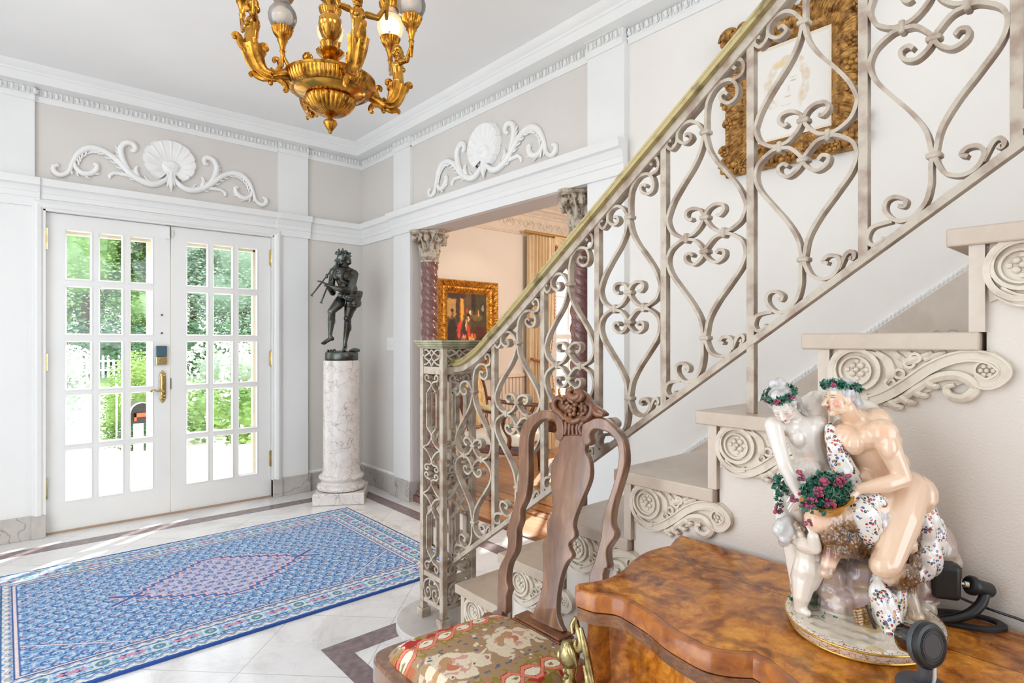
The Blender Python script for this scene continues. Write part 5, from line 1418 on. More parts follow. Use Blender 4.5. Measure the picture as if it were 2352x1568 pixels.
# ================================================================== CHANDELIER
M_gold = gold('gilt_bronze', (206, 146, 58), (112, 72, 24), .26, .22, 150, 30)
M_gold_s = gold('burnished_gilt', (206, 154, 68), (140, 96, 36), .16, .03, 60, 8)
def frosted():
    t = NT('frosted_etched_glass'); t.n.remove(t.b)
    tl = t.new('ShaderNodeBsdfTranslucent'); tl.inputs['Color'].default_value = (.95, .94, .93, 1)
    df = t.new('ShaderNodeBsdfDiffuse'); df.inputs['Color'].default_value = (.95, .94, .93, 1)
    tr = t.new('ShaderNodeBsdfTransparent'); tr.inputs['Color'].default_value = (.98, .97, .96, 1)
    gl = t.new('ShaderNodeBsdfGlossy'); gl.inputs['Roughness'].default_value = .12
    a = t.new('ShaderNodeMixShader', Fac=.35); t.link(tl.outputs[0], a.inputs[1]); t.link(df.outputs[0], a.inputs[2])
    b = t.new('ShaderNodeMixShader'); t.link(a.outputs[0], b.inputs[1]); t.link(tr.outputs[0], b.inputs[2])
    v = t.coord((1, 1, 1)); w = t.noise(v, 60, 2); t.link(t.math('MULTIPLY_ADD', w.outputs['Fac'], .26, .44), b.inputs[0])
    fr = t.new('ShaderNodeFresnel', IOR=1.4)
    c = t.new('ShaderNodeMixShader'); t.link(fr.outputs[0], c.inputs[0]); t.link(b.outputs[0], c.inputs[1]); t.link(gl.outputs[0], c.inputs[2])
    t.link(c.outputs[0], t.out.inputs['Surface']); return t.m
M_frost = frosted()
def emit(name, col, st):
    t = NT(name); t.set(Base_Color=rgba(col)); t.b.inputs['Emission Color'].default_value = rgba(col); t.b.inputs['Emission Strength'].default_value = st; return t.m
M_bulb_fill = emit('fill_bulb', (255, 232, 202), 80); M_bulb_warm = emit('warm_bulb', (255, 214, 160), 15); M_bulb_off = plain('milky_bulb', (246, 238, 226), .2)  # strongest bulbs sit above the view, lit as added fill for the ceiling
CHX, CHY = .907, 2.057
cd = thing('chandelier', 'gilt bronze chandelier with caryatid arms holding frosted globe torches', 'chandelier', (CHX, CHY, CEIL))
ZB = -CEIL    # local z = world z - CEIL
def L(prof): return [(r, z+ZB) for r, z in prof]
fl = lambda n, d, z0, z1: (lambda a, z, r: 1+(d*(abs(sin(a*n/2))-.5) if z0 <= z-ZB <= z1 else 0))
MB().lathe(L([(.0, 2.016), (.006, 2.02), (.008, 2.028), (.020, 2.046), (.0245, 2.056), (.022, 2.064), (.012, 2.070), (.009, 2.074), (.012, 2.078), (.022, 2.082), (.030, 2.085), (.028, 2.089), (0, 2.090)]), 40, flute=fl(10, .10, 2.03, 2.066)).build('finial', M_gold, cd, smooth=True, local=True)
MB().lathe(L([(.028, 2.086), (.050, 2.092), (.072, 2.108), (.085, 2.126), (.0895, 2.140), (.086, 2.148), (.080, 2.150)]), 112, flute=fl(28, .07, 2.09, 2.147)).build('lower_bowl', M_gold, cd, smooth=True, local=True)
MB().lathe(L([(.07, 2.150), (.090, 2.150), (.094, 2.153), (.112, 2.158), (.122, 2.166), (.128, 2.170), (.131, 2.172)]), 64).build('smooth_dish', M_gold_s, cd, smooth=True, local=True)
MB().lathe(L([(.128, 2.169), (.136, 2.168), (.146, 2.174), (.156, 2.190), (.1595, 2.206), (.163, 2.209), (.163, 2.216), (.158, 2.218), (.10, 2.222), (.04, 2.232), (.0, 2.235)]), 192, flute=fl(64, .035, 2.172, 2.203)).build('gadrooned_rim', M_gold, cd, smooth=True, local=True)
MB().lathe(L([(.034, 2.23), (.022, 2.25), (.016, 2.275), (.020, 2.285), (.030, 2.290), (.026, 2.296), (.040, 2.304), (.050, 2.318), (.046, 2.322), (.018, 2.324), (.012, 2.335), (.016, 2.345), (.022, 2.355), (.018, 2.362), (.030, 2.374), (.040, 2.396), (.0425, 2.418), (.040, 2.440), (.026, 2.458), (.014, 2.468), (.012, 2.49), (.018, 2.498), (.034, 2.510), (.039, 2.530), (.030, 2.55), (.014, 2.565), (.010, 2.60), (.010, 2.75), (.016, 2.765), (.024, 2.785), (.016, 2.805), (.009, 2.82), (.009, 2.93), (.03, 2.94), (.055, 2.955), (.062, 2.968), (.062, 2.972), (0, 2.972)]), 48, flute=lambda a, z, r: 1+(.08*(abs(sin(a*7))-.5) if (2.30 < z-ZB < 2.32 or 2.362 < z-ZB < 2.392 or 2.505 < z-ZB < 2.55) else 0)).build('stem', M_gold_s, cd, smooth=True, local=True)
# one arm, radial direction = +x
def arm_mesh():
    m = MB(); z = lambda p: (p[0], p[1], p[2]+ZB)
    sp = smooth_path([z((.150, 0, 2.196)), z((.178, 0, 2.188)), z((.205, 0, 2.176)), z((.232, 0, 2.178)), z((.252, 0, 2.198)), z((.264, 0, 2.228)), z((.272, 0, 2.262))], 6)
    R = lerp_list([.018, .017, .019, .021, .026, .031, .034], len(sp)); n = 18; vs = []
    for i, p in enumerate(sp):
        t = (sp[min(i+1, len(sp)-1)]-sp[max(i-1, 0)]).normalized(); sd = V((0, 1, 0)); up = t.cross(sd)
        for k in range(n):
            a = 2*PI*k/n; q = R[i]*(1+.10*(1 if k % 2 else -1)); vs.append(p+sd*(q*cos(a))+up*(q*sin(a)))
    m.add(vs, [(i*n+k, i*n+(k+1) % n, (i+1)*n+(k+1) % n, (i+1)*n+k) for i in range(len(sp)-1) for k in range(n)])
    for a, r in ((PI/2, .0), (-PI/2, 0), (0, 0), (PI, 0)): pass
    def tb(pts, r): m.tube(smooth_path([z(p) for p in pts], 4), r, 8)
    tb([(.268, 0, 2.235), (.300, 0, 2.255), (.312, 0, 2.278), (.322, 0, 2.286), (.328, 0, 2.276), (.322, 0, 2.270)], [.014, .016, .012, .009, .008, .005])
    tb([(.250, 0, 2.225), (.238, 0, 2.248), (.240, 0, 2.266), (.230, 0, 2.274), (.222, 0, 2.264), (.230, 0, 2.256)], [.012, .015, .013, .010, .008, .005])
    tb([(.185, 0, 2.196), (.178, 0, 2.220), (.186, 0, 2.238), (.198, 0, 2.236), (.198, 0, 2.224)], [.010, .009, .009, .008, .005])
    tb([(.205, 0, 2.166), (.235, 0, 2.158), (.258, 0, 2.162), (.272, 0, 2.168), (.276, 0, 2.160), (.270, 0, 2.154)], [.008, .010, .009, .007, .006, .004])
    tb([(.190, 0, 2.172), (.165, 0, 2.160), (.156, 0, 2.145), (.160, 0, 2.134), (.168, 0, 2.138)], [.010, .011, .010, .007, .004])
    for k in range(10):
        a = 2*PI*k/10; m.ball(z((.208, .022*cos(a), 2.177+.022*sin(a))), .0045, 7, 5)
    m.ball(z((.210, 0, 2.150)), .009, 8, 6)
    return m.mesh('arm')
def fig_mesh():
    m = MB(); C = lambda x, y, zz: V((.272+x, y, zz+ZB))
    m.limb([C(0, 0, 2.245), C(.002, 0, 2.280), C(-.002, 0, 2.312), C(-.004, 0, 2.338)], [.030, .0225, .0215, .025], 14)
    m.ball(C(-.002, 0, 2.340), (.017, .030, .014), 12, 8)
    for sg in (-1, 1):
        m.ball(C(.016, .012*sg, 2.328), .0105, 10, 7)
        m.limb([C(-.004, .033*sg, 2.346), C(.006, .066*sg, 2.342), C(.010, .092*sg, 2.386)], [.0115, .0095, .0068])
        hand(m, C(.010, .092*sg, 2.384), (0, .25*sg, 1), (-1, 0, 0), .024, .8, .0028)
    m.limb([C(-.004, 0, 2.352), C(-.002, 0, 2.374)], [.011, .010])
    P = head(m, C(.002, 0, 2.396), (1, 0, .05), (0, 0, 1), .052, .02)
    for a in ((0, -.1, .2, .40), (.22, -.05, .18, .22), (-.22, -.05, .18, .22), (0, -.35, -.1, .26), (.22, -.2, -.25, .16), (-.22, -.2, -.25, .16), (.2, -.15, -.5, .12), (-.2, -.15, -.5, .12)): m.ball(P(*a[:3]), a[3]*.052, 10, 7)
    return fuse(m, .0021, 3)
def torch_mesh(sg):
    x, y = .282, .096*sg
    m = MB().lathe(L([(0, 2.342), (.005, 2.346), (.006, 2.36), (.0075, 2.385), (.009, 2.402), (.012, 2.406), (.0095, 2.412), (.012, 2.428), (.017, 2.444), (.021, 2.449), (.017, 2.454), (.026, 2.464), (.034, 2.478), (.038, 2.492), (.041, 2.497), (.036, 2.500), (.024, 2.502), (0, 2.502)]), 48, (x, y, 0), flute=lambda a, z, r: 1+(.09*(abs(sin(a*12))-.5) if 2.456 < z-ZB < 2.499 else (.12*sin(a*3+(z-ZB)*420) if z-ZB < 2.402 else 0)))
    for k in range(3):
        a = 2*PI*k/3; m.ball((x+.040*cos(a), y+.040*sin(a), 2.503+ZB), .004, 7, 5)
    return m.mesh('torch')
def globe_mesh(sg):
    x, y = .282, .096*sg
    return MB().lathe(L([(.028, 2.500), (.045, 2.512), (.0535, 2.532), (.055, 2.548), (.050, 2.567), (.040, 2.582), (.031, 2.592), (.029, 2.604), (.032, 2.618), (.0315, 2.618), (.0285, 2.604), (.0305, 2.593), (.0395, 2.581), (.0492, 2.566), (.054, 2.548), (.0525, 2.532), (.044, 2.513), (.027, 2.501)]), 40, (x, y, 0)).mesh('globe')
def crown_mesh(sg):
    x, y = .282, .096*sg
    return MB().lathe(L([(.033, 2.612), (.037, 2.612), (.044, 2.628), (.046, 2.640), (.043, 2.641), (.036, 2.628), (.033, 2.618)]), 56, (x, y, 0), flute=lambda a, z, r: 1+.05*(abs(sin(a*14))-.5)).mesh('crown')
toC = V((-CHX, -CHY, 0)).normalized(); rgt = V((-toC.y, toC.x, 0)); rgt = rgt if rgt.dot(E_R) > 0 else -rgt
front = toC*cos(.33)+rgt*sin(.33); ang0 = math.atan2(front.y, front.x)
am, fm = arm_mesh(), fig_mesh()
tm = {s_: (torch_mesh(s_), globe_mesh(s_), crown_mesh(s_)) for s_ in (-1, 1)}
bmesh_b = {s_: MB().ball((.282, .096*s_, 2.540+ZB), (.020, .020, .026), 14, 10).mesh('bulb') for s_ in (-1, 1)}
for k in range(4):
    M = Matrix.Rotation(ang0+k*PI/2, 4, 'Z')
    a = link(am, 'arm', None if am.materials else M_gold, cd, smooth=True, local=True); a.matrix_basis = M
    f = link(fm, 'caryatid', None if fm.materials else M_gold_s, a, smooth='all', local=True)
    for s_ in (-1, 1):
        t_ = link(tm[s_][0], 'torch', None if tm[s_][0].materials else M_gold, cd, smooth=True, local=True); t_.matrix_basis = M
        g_ = link(tm[s_][1], 'globe_shade', None if tm[s_][1].materials else M_frost, t_, smooth=True, local=True)
        c_ = link(tm[s_][2], 'gallery_crown', None if tm[s_][2].materials else M_gold, t_, smooth=True, local=True)
        me = bmesh_b[s_].copy(); lit = (k, s_) in ((1, 1), (2, -1), (0, 1), (0, -1), (3, 1), (3, -1))
        link(me, 'bulb', (M_bulb_fill if k in (0, 3) else M_bulb_warm) if lit else M_bulb_off, t_, smooth=True, local=True)
# ================================================================== RUG
def rug():
    x0, x1, y0, y1 = -.17, 1.93, 2.604, 4.072
    nx, ny = 760, 530; u = np.linspace(x0, x1, nx); v = np.linspace(y0, y1, ny); X, Y = np.meshgrid(u, v)
    x, y = X.ravel(), Y.ravel(); co = np.stack([x, y, x*0], -1); rng = np.random.default_rng(9)
    cx, cy = (x0+x1)/2, (y0+y1)/2; dx, dy = x-cx, y-cy; hx, hy = (x1-x0)/2, (y1-y0)/2
    C = np.zeros((len(x), 3)); blue = srgb_lin((104, 146, 192)); C[:] = blue
    def put(m, col, a=1.0): C[m] = C[m]*(1-a)+srgb_lin(col)*a
    e = np.minimum(hx-np.abs(dx), hy-np.abs(dy))              # distance to the rug's edge
    n1, n2, n3 = vnoise(co, 42), vnoise(co, 120, 2.), vnoise(co, 260, 5.)
    # field: rows of little curled blossoms
    px, py = .062, .050
    row = np.floor(y/py); xx = x+(row % 2)*px/2; lx = (xx/px) % 1-.5; ly = (y/py) % 1-.5
    cell = np.floor(xx/px)*7.1+row*3.7; sgn = np.where((row % 2) == 0, 1, -1)
    r = np.hypot(lx*px, ly*py)/.027; th = np.arctan2(ly*py, lx*px)*sgn
    put(r >= 0, (108, 148, 194))
    put(n2 > .35, (164, 190, 214)); put(n2 < -.45, (62, 102, 160)); put(n3 > .6, (200, 208, 214))
    sw = (th/(2*PI)+.5+r*.7) % 1
    put((r < 1) & (sw < .26) & (n3 > -.5), (196, 206, 216)); put((r < 1) & (sw > .30) & (sw < .55) & (n2 > -.7), (64, 102, 160)); put((r < .9) & (sw > .55) & (sw < .80), (132, 172, 208))
    put(r < .30, (58, 90, 142)); put(r < .16, (196, 176, 190))
    hsh = np.sin(cell*12.9)*43758.5 % 1
    put((r < .55) & (sw < .2) & (hsh > .6), (208, 160, 172))
    # corner lines
    k = np.abs(dx)/(hx-.20)+np.abs(dy)/(hy-.20)*.42
    q = (np.abs(dx)-(hx-.23))*.8+(np.abs(dy)-(hy-.30))*1.0
    inner = e > .205
    c1 = np.abs((hx-.20-np.abs(dx))/.42+(hy-.20-np.abs(dy))/.30-1)
    put(inner & (c1 < .018), (222, 206, 204)); put(inner & (c1 > .018) & (c1 < .03), (60, 100, 158))
    # stepped medallion
    S_ = (np.floor(np.abs(dx)/.045)*.045)/.36+np.abs(dy)/.27
    M0 = (np.abs(dy) < .27*(1-np.floor(np.abs(dx)/.042)*.042/.37)).reshape(ny, nx)
    def grow(a, k):
        o = a.copy()
        for i in range(1, k+1):
            o[i:, :] |= a[:-i, :]; o[:-i, :] |= a[i:, :]
        c = o.copy()
        for i in range(1, k+1):
            o[:, i:] |= c[:, :-i]; o[:, :-i] |= c[:, i:]
        return o
    md = M0.ravel(); put(md, (186, 190, 212)); put(md & (n2 > .3), (128, 150, 194)); put(md & (n3 > .45), (222, 190, 194)); put(md & (r < .5), (74, 104, 164)); put(md & (r < .22), (214, 150, 152))
    r1, r2, r3 = grow(M0, 3).ravel(), grow(M0, 9).ravel(), grow(M0, 12).ravel()
    put(r3 & ~r2, (224, 186, 188)); put(r2 & ~r1, (62, 108, 172)); put(r1 & ~md, (230, 184, 182))
    for sg in (-1, 1):
        tx = dx*sg-.375
        q_ = np.abs(np.abs(dy)-np.abs(tx-.03)*.62); ok = (tx > -.01) & (tx < .125)
        put(ok & (q_ < .020), (228, 186, 184)); put(ok & (q_ < .013), (58, 102, 166))
    # borders
    b = e < .205; s = np.where(hx-np.abs(dx) < hy-np.abs(dy), y, x)
    put(b, (150, 186, 214)); put(b & (n2 > .3), (204, 212, 218)); put(b & (n2 < -.5), (74, 118, 172)); put(b & (n3 > .55), (96, 140, 190))
    def bandl(a, w, col): put(np.abs(e-a) < w, col)
    per = (s/.19) % 1-.5; m = np.abs(e-.118)
    put(b & (m < .034) & (np.abs(per) < .16), (206, 212, 208)); put(b & (np.hypot(per*.19, e-.118) < .024), (86, 138, 166)); put(b & (np.hypot(per*.19, e-.118) < .010) & (n3 > -.2), (206, 200, 176))
    p2 = np.abs(np.abs(per)-.38); put(b & (np.hypot(p2*.19, e-.118) < .018) & (n2 > -.2), (40, 66, 118)); put(b & (np.hypot((p2-.07)*.19, e-.118) < .012), (206, 140, 164))
    put(b & (np.abs(m-.040) < .0035) & (((s/.10) % 1) < .8), (70, 96, 120))
    for a in (.030, .182):
        w = (e-a+.009*np.sin(s*2*PI/.055)); put(b & (np.abs(w) < .005) & (n3 > -.3), (190, 166, 160)); put(b & (np.abs(w-.011) < .004) & (n2 > -.2), (84, 122, 172)); put(b & (np.abs(w+.012) < .005), (226, 224, 214))
    bandl(.060, .003, (60, 96, 150)); bandl(.160, .003, (70, 100, 150)); bandl(.205, .0055, (226, 206, 204)); bandl(.197, .003, (52, 84, 140)); bandl(.214, .003, (66, 100, 160))
    put(e < .010, (38, 76, 150))
    C *= (1+.10*rng.standard_normal(len(x)))[:, None]; C *= (1+.06*n1)[:, None]
    Z = .011+.0012*vnoise(co, 5)+.0006*vnoise(co, 60, 3.)
    me = bpy.data.meshes.new('rug_pile'); vs = np.stack([x, y, Z], -1)
    idx = np.arange(nx*ny).reshape(ny, nx)
    f = np.stack([idx[:-1, :-1], idx[:-1, 1:], idx[1:, 1:], idx[1:, :-1]], -1).reshape(-1, 4)
    me.vertices.add(nx*ny); me.vertices.foreach_set('co', vs.ravel().astype(np.float32))
    me.loops.add(f.size); me.loops.foreach_set('vertex_index', f.ravel().astype(np.int32))
    me.polygons.add(len(f)); me.polygons.foreach_set('loop_start', np.arange(0, f.size, 4, dtype=np.int32)); me.update(calc_edges=True)
    colour_faces(me, np.clip(C, 0, 1))
    t = thing('area_rug', 'blue patterned runner rug with stepped pink medallion and white fringe before the French doors', 'rug', (cx, cy, 0))
    link(me, 'pile', vcol('wool_pile', .92, bump=.5, bscale=500), t, smooth='all')
    m = MB().box(x0, x1, y0-.004, y0+.006, .001, .012).box(x0, x1, y1-.006, y1+.004, .001, .012).box(x0+.002, x1-.002, y0, y1, .001, .009)
    m.build('bound_edge', plain('navy_binding', (40, 78, 152), .9), t, bevel=.002)
    m = MB(); rnd = random.Random(2); y = y0+.004
    while y < y1-.004:
        for xe, sg in ((x1, 1), (x0, -1)):
            l = rnd.uniform(.045, .085); b = rnd.uniform(-.03, .03)
            m.tube([(xe-.004*sg, y, .008), (xe+l*.4*sg, y+b*.4, .006), (xe+l*sg, y+b, .002)], [.0026, .0022, .0010], 4)
        y += .0075
    o = m.build('fringe', plain('cotton_fringe', (236, 232, 224), .9), t, smooth=True); o['kind'] = 'stuff'
rug()

# ================================================================== FRAMED DRAWING ABOVE THE STAIRS
M_carvegold = gold('antique_carved_gilt', (186, 138, 72), (112, 70, 30), .42, .6, 130, 34, .55)
X = XB+.012
fd = thing('framed_drawing', 'pale portrait drawing in a heavily carved antique gilt frame above the stairs', 'picture', (X, 1.04, 1.97))
yl, yr, zb, zt = 1.318, .766, 1.975, 2.612; iy0, iy1, iz0, iz1 = 1.200, .880, 2.090, 2.485
m = MB()
prof = [(0, .004), (.004, .022), (.012, .030), (.020, .026), (.030, .040), (.052, .048), (.074, .040), (.084, .026), (.092, .030), (.100, .028), (.112, .014), (.118, .006)]
W = yl-iy0
rg = []
for d, h in prof:
    f = d/.118; rg.append([(X-h, yl+(iy0-yl)*f, zb+(iz0-zb)*f), (X-h, yr+(iy1-yr)*f, zb+(iz0-zb)*f), (X-h, yr+(iy1-yr)*f, zt+(iz1-zt)*f), (X-h, yl+(iy0-yl)*f, zt+(iz1-zt)*f)])
# finely divided so the carving can be raised on it
NU = 170; vs = []; nr = len(rg)
def frame_grid():
    n = 0; rows = []
    for ring in rg:
        row = []
        for k in range(4):
            a, b = V(ring[k]), V(ring[(k+1) % 4])
            for i in range(NU): row.append(a.lerp(b, i/NU))
        rows.append(row)
    N = 4*NU
    for r_, row in enumerate(rows):
        for p in row:
            amp = .011 if 3 < r_ < 8 else .005
            q = noise.noise(p*95)*amp+noise.noise(p*210)*amp*.7; vs.append((p.x-abs(q)*1.3, p.y, p.z))
    m.add(vs, [(i*N+k, i*N+(k+1) % N, (i+1)*N+(k+1) % N, (i+1)*N+k) for i in range(nr-1) for k in range(N)])
frame_grid()
def swirl(y, z, r, n=1, h=.050):
    for k in range(5):
        a = 2*PI*k/5+z*9; m.ball((X-h, y+r*.55*cos(a), z+r*.55*sin(a)), (.012, r*.42, r*.36), 8, 6, Matrix.Rotation(a, 3, 'X'))
    m.ball((X-h-.006, y, z), (.012, r*.32, r*.32), 8, 6)
    P = [(X-h*.8, y+r*(1.0-.35*k/10)*cos(k*.62), z+r*(1.0-.35*k/10)*sin(k*.62)) for k in range(11)]
    m.tube(smooth_path(P, 2), [.007, .010, .010, .006], 7)
for y in (yl+.004, yr-.004):
    for z in (zb+.02, zt-.02): 
        sy = -1 if y > 1 else 1; swirl(y+sy*.034, z+(.02 if z < 2.3 else -.02), .046); swirl(y+sy*.10, z+(.0 if z < 2.3 else 0), .024); swirl(y+sy*.010, z+(.09 if z < 2.3 else -.09), .022)
for z in (2.20, 2.29, 2.38):
    for y in (yl-.03, yr+.03): swirl(y, z, .026 if z != 2.29 else .036)
for y in (1.12, 1.04, .96):
    for z in (zb+.03, zt-.03): swirl(y, z, .026 if y != 1.04 else .036)
m.build('carved_frame', M_carvegold, fd, smooth=True, angle=60)
m = MB(); a, b = .014, .006
m.add([(X-.010, iy0, iz0), (X-.010, iy1, iz0), (X-.010, iy1, iz1), (X-.010, iy0, iz1), (X-.004, iy0-a, iz0+a), (X-.004, iy1+a, iz0+a), (X-.004, iy1+a, iz1-a), (X-.004, iy0-a, iz1-a)], [(k, (k+1) % 4, 4+(k+1) % 4, 4+k) for k in range(4)])
m.build('liner', plain('linen_liner', (240, 226, 204), .7), fd, fix=False)
def sheet():
    n, k = 150, 190; ys = np.linspace(iy0, iy1, n); zs = np.linspace(iz0, iz1, k); Yg, Zg = np.meshgrid(ys, zs); y, z = Yg.ravel(), Zg.ravel()
    C = np.zeros((len(y), 3)); C[:] = srgb_lin((238, 233, 226)); co = np.stack([y*0, y, z], -1); nz = vnoise(co, 70); n2 = vnoise(co, 190, 3.)
    cy_, cz_ = 1.055, 2.305; a, b = (y-cy_)/.088, (z-cz_)/.110; r = np.hypot(a, b); th = np.arctan2(b, -a)
    hairm = (r > .72) & (r < 1.08+.08*nz) & (b > -.75); s = np.clip(.5+.7*nz+.5*n2, 0, 1)*.55
    col = srgb_lin((214, 186, 140)); k_ = (hairm*s)[:, None]; C = C*(1-k_)+col*k_
    def mark(yy, zz, ry, rz, col, am):
        nonlocal C
        d = np.hypot((y-yy)/ry, (z-zz)/rz); k2 = (np.clip((1-d)/.5, 0, 1)*am)[:, None]; C = C*(1-k2)+srgb_lin(col)*k2
    for yy in (1.078, 1.028): mark(yy, 2.318, .016, .005, (196, 166, 130), .6); mark(yy, 2.332, .018, .003, (206, 178, 140), .5)
    mark(1.046, 2.290, .005, .02, (214, 190, 160), .5); mark(1.050, 2.258, .018, .004, (204, 164, 136), .6)
    mark(1.085, 2.40, .03, .02, (226, 196, 120), .6); mark(1.0, 2.24, .012, .05, (224, 204, 172), .4)
    me = bpy.data.meshes.new('drawing'); f = [(j*n+i, j*n+i+1, (j+1)*n+i+1, (j+1)*n+i) for j in range(k-1) for i in range(n-1)]
    me.from_pydata(np.stack([np.full(len(y), X-.005), y, z], -1).tolist(), [], f); colour_faces(me, C)
    link(me, 'drawing_sheet', vcol('drawing_paper', .8), fd)
sheet()

# ================================================================== TWISTED COLUMNS
M_rouge = marble('rouge_marble', (134, 92, 86), (176, 142, 128), (112, 72, 68), 9, .16, .03, .5, (104, 66, 64), coat=.4)
M_capital = plain('antiqued_capital', (196, 182, 162), .5, c2=(120, 98, 78), scale=30, bump=.25, bscale=90, lo=.33, hi=.52)
def col_shaft():
    m = MB(); n = 72; H_ = 1.872-.16; nz = 330; vs = []
    for i in range(nz+1):
        zz = .16+H_*i/nz
        for k in range(n):
            a = 2*PI*k/n; x = (a/PI+zz/.105) % 1.0
            q = (.0145*sin(PI*x/.68)**.65) if x < .68 else (.0060*sin(PI*(x-.68)/.32)**.7)
            r = .0535+q; e = min(1, (zz-.16)/.03, (1.872-zz)/.035); r = .0640*(1-e)+r*e
            vs.append((r*cos(a), r*sin(a), zz))
    m.add(vs, [(i*n+k, i*n+(k+1) % n, (i+1)*n+(k+1) % n, (i+1)*n+k) for i in range(nz) for k in range(n)])
    return m
def capital():
    m = MB()
    m.lathe([(.054, 1.872), (.058, 1.888), (.060, 1.93), (.062, 1.99), (.070, 2.03), (.088, 2.06), (.105, 2.078), (0, 2.08)], 32)
    for ring, (n, z0_, h, r0, r1, w) in enumerate(((8, 1.885, .075, .060, .074, .017), (8, 1.905, .115, .061, .082, .018))):
        for k in range(n):
            a = 2*PI*(k+.5*ring)/n; c, s_ = cos(a), sin(a)
            pts = [V((c*(r0+(r1-r0)*f**2.2), s_*(r0+(r1-r0)*f**2.2), z0_+h*f)) for f in (0, .3, .6, .85, 1)]; pts.append(V((c*(r1+.012), s_*(r1+.012), z0_+h*.93)))
            m.tube(smooth_path(pts, 3), [w*.6, w*.9, w, w*.9, w*.6, w*.3], 6)
            for sg in (-1, 1):
                b = a+sg*.16; m.tube([V((cos(b)*r0, sin(b)*r0, z0_+h*.1)), V((cos(b)*(r0+.010), sin(b)*(r0+.010), z0_+h*.75)), V((cos(b+sg*.08)*(r0+.022), sin(b+sg*.08)*(r0+.022), z0_+h*.8))], [.006, .008, .003], 6)
    for k in range(4):
        a = PI+k*PI/2; d = V((cos(a), sin(a), 0)); t = V((-d.y, d.x, 0))
        for sg in (-1, 1):
            P = []
            for j in range(14):
                q = j*.52; rr = .030*(1-j/16); P.append(d*(.128+rr*cos(q+PI*.5+.4)*.9)+t*(sg*.010)+V((0, 0, 2.040+rr*sin(q+PI*.5+.4))))
            m.tube(smooth_path([d*.085+t*(sg*.035)+V((0, 0, 2.02)), d*.105+t*(sg*.022)+V((0, 0, 2.055))]+P, 2), [.008, .010, .011, .009, .006], 7)
        m.ball(d*.146+V((0, 0, 2.036)), (.016, .016, .026), 8, 6)
        b = a+PI/4; e = V((cos(b), sin(b), 0)); tt = V((-e.y, e.x, 0))
        head(m, e*.100+V((0, 0, 2.052)), e, (0, 0, 1), .074, .02)
        for sg in (-1, 1):
            c = e*.108+tt*(sg*.048)+V((0, 0, 2.064))
            for q in range(5): m.ball(c+tt*(.010*cos(q*1.257))+V((0, 0, .010*sin(q*1.257))), .0078, 7, 5)
            m.tube(smooth_path([c, c-V((0, 0, .03))-tt*(sg*.006), c-V((0, 0, .065))-tt*(sg*.016)], 3), [.005, .006, .003], 6)
    pts = []
    for k in range(4):
        a = PI+k*PI/2
        for q in (-.16, .16): pts.append((.172*cos(a+q*.9), .172*sin(a+q*.9)))
        b = a+PI/4
        for q in (-.22, 0, .22): pts.append((.118*cos(b+q), .118*sin(b+q)))
    m.prism(pts, (0, 0, 0), (1, 0, 0), (0, 1, 0), (0, 0, 1), 2.083, 2.106)
    m.prism([(x*.93, y*.93) for x, y in pts], (0, 0, 0), (1, 0, 0), (0, 1, 0), (0, 0, 1), 2.074, 2.084)
    me = fuse(m, .0034, 1); return me
cap_me = capital(); shaft_me = col_shaft().mesh('twisted_shaft')
base_me = MB().box(-.105, .105, -.105, .105, 0, .05).lathe([(.10, .05), (.108, .062), (.104, .08), (.088, .088), (.082, .10), (.092, .11), (.094, .124), (.084, .134), (.070, .142), (.062, .162), (0, .162)], 40).mesh('moulded_base')
for (x, y, lab) in ((2.512, 3.852, 'twisted rouge marble column behind the cage newel, nearer the light switch'), (2.512, 2.262, 'twisted rouge marble column seen through the stair railing scrolls, framing the window')):
    t = thing('twisted_column', lab, 'column', (x, y, 0), 0, 'twisted columns of the opening', 'thing')
    first = not shaft_me.materials
    link(base_me, 'moulded_base', M_rouge if first else None, t, smooth=True, local=True)
    link(shaft_me, 'twisted_shaft', M_rouge if first else None, t, smooth='all', local=True)
    c = link(cap_me, 'carved_capital', M_capital if first else None, t, smooth='all', local=True)
    MB().lathe([(.060, 1.862), (.074, 1.866), (.077, 1.874), (.074, 1.882), (.060, 1.885)], 36).build('astragal', M_capital, c, smooth=True, local=True)

# ================================================================== THE PARLOUR BEYOND
PX1 = 6.7
M_oak = None
def oak():
    t = NT('honey_oak_floor'); v = t.coord()
    sep = t.new('ShaderNodeSeparateXYZ'); t.link(v, sep.inputs[0])
    br = t.new('ShaderNodeTexBrick'); br.inputs['Scale'].default_value = 1; br.inputs['Brick Width'].default_value = .9; br.inputs['Row Height'].default_value = .065; br.inputs['Mortar Size'].default_value = .0012
    mp = t.coord((1, 1, 1), (0, 0, PI/2)); t.link(mp, br.inputs['Vector'])
    br.inputs['Color1'].default_value = rgba((196, 142, 90)); br.inputs['Color2'].default_value = rgba((180, 122, 70)); br.inputs['Mortar'].default_value = rgba((110, 62, 28))
    n = t.noise(t.coord((8, .8, 1)), 6, 6); c = t.mix(.5, br.outputs['Color'], t.ramp(n.outputs['Fac'], [(.3, (170, 130, 100)), (.7, (255, 255, 255))]), 'MULTIPLY')
    for a in (2.86, 2.96, 3.10):
        k = t.math('LESS_THAN', t.math('ABSOLUTE', t.math('SUBTRACT', sep.outputs[0], a)), .014); c = t.mix(k, c, (104, 56, 26))
    t.set(Base_Color=c, Roughness=.22, Coat_Weight=.4); return t.m
M_oak = oak()
struct(MB().box(2.535, PX1, -1.2, 5.0, -.02, .004).build('floor_parlor', M_oak))
struct(MB().box(2.50, 2.545, 2.10, 3.96, 0, .008).build('trim_11', plain('door_saddle', (120, 70, 36), .35)))
WX0, WX1, WZ0, WZ1 = 4.86, 5.90, .35, 2.30
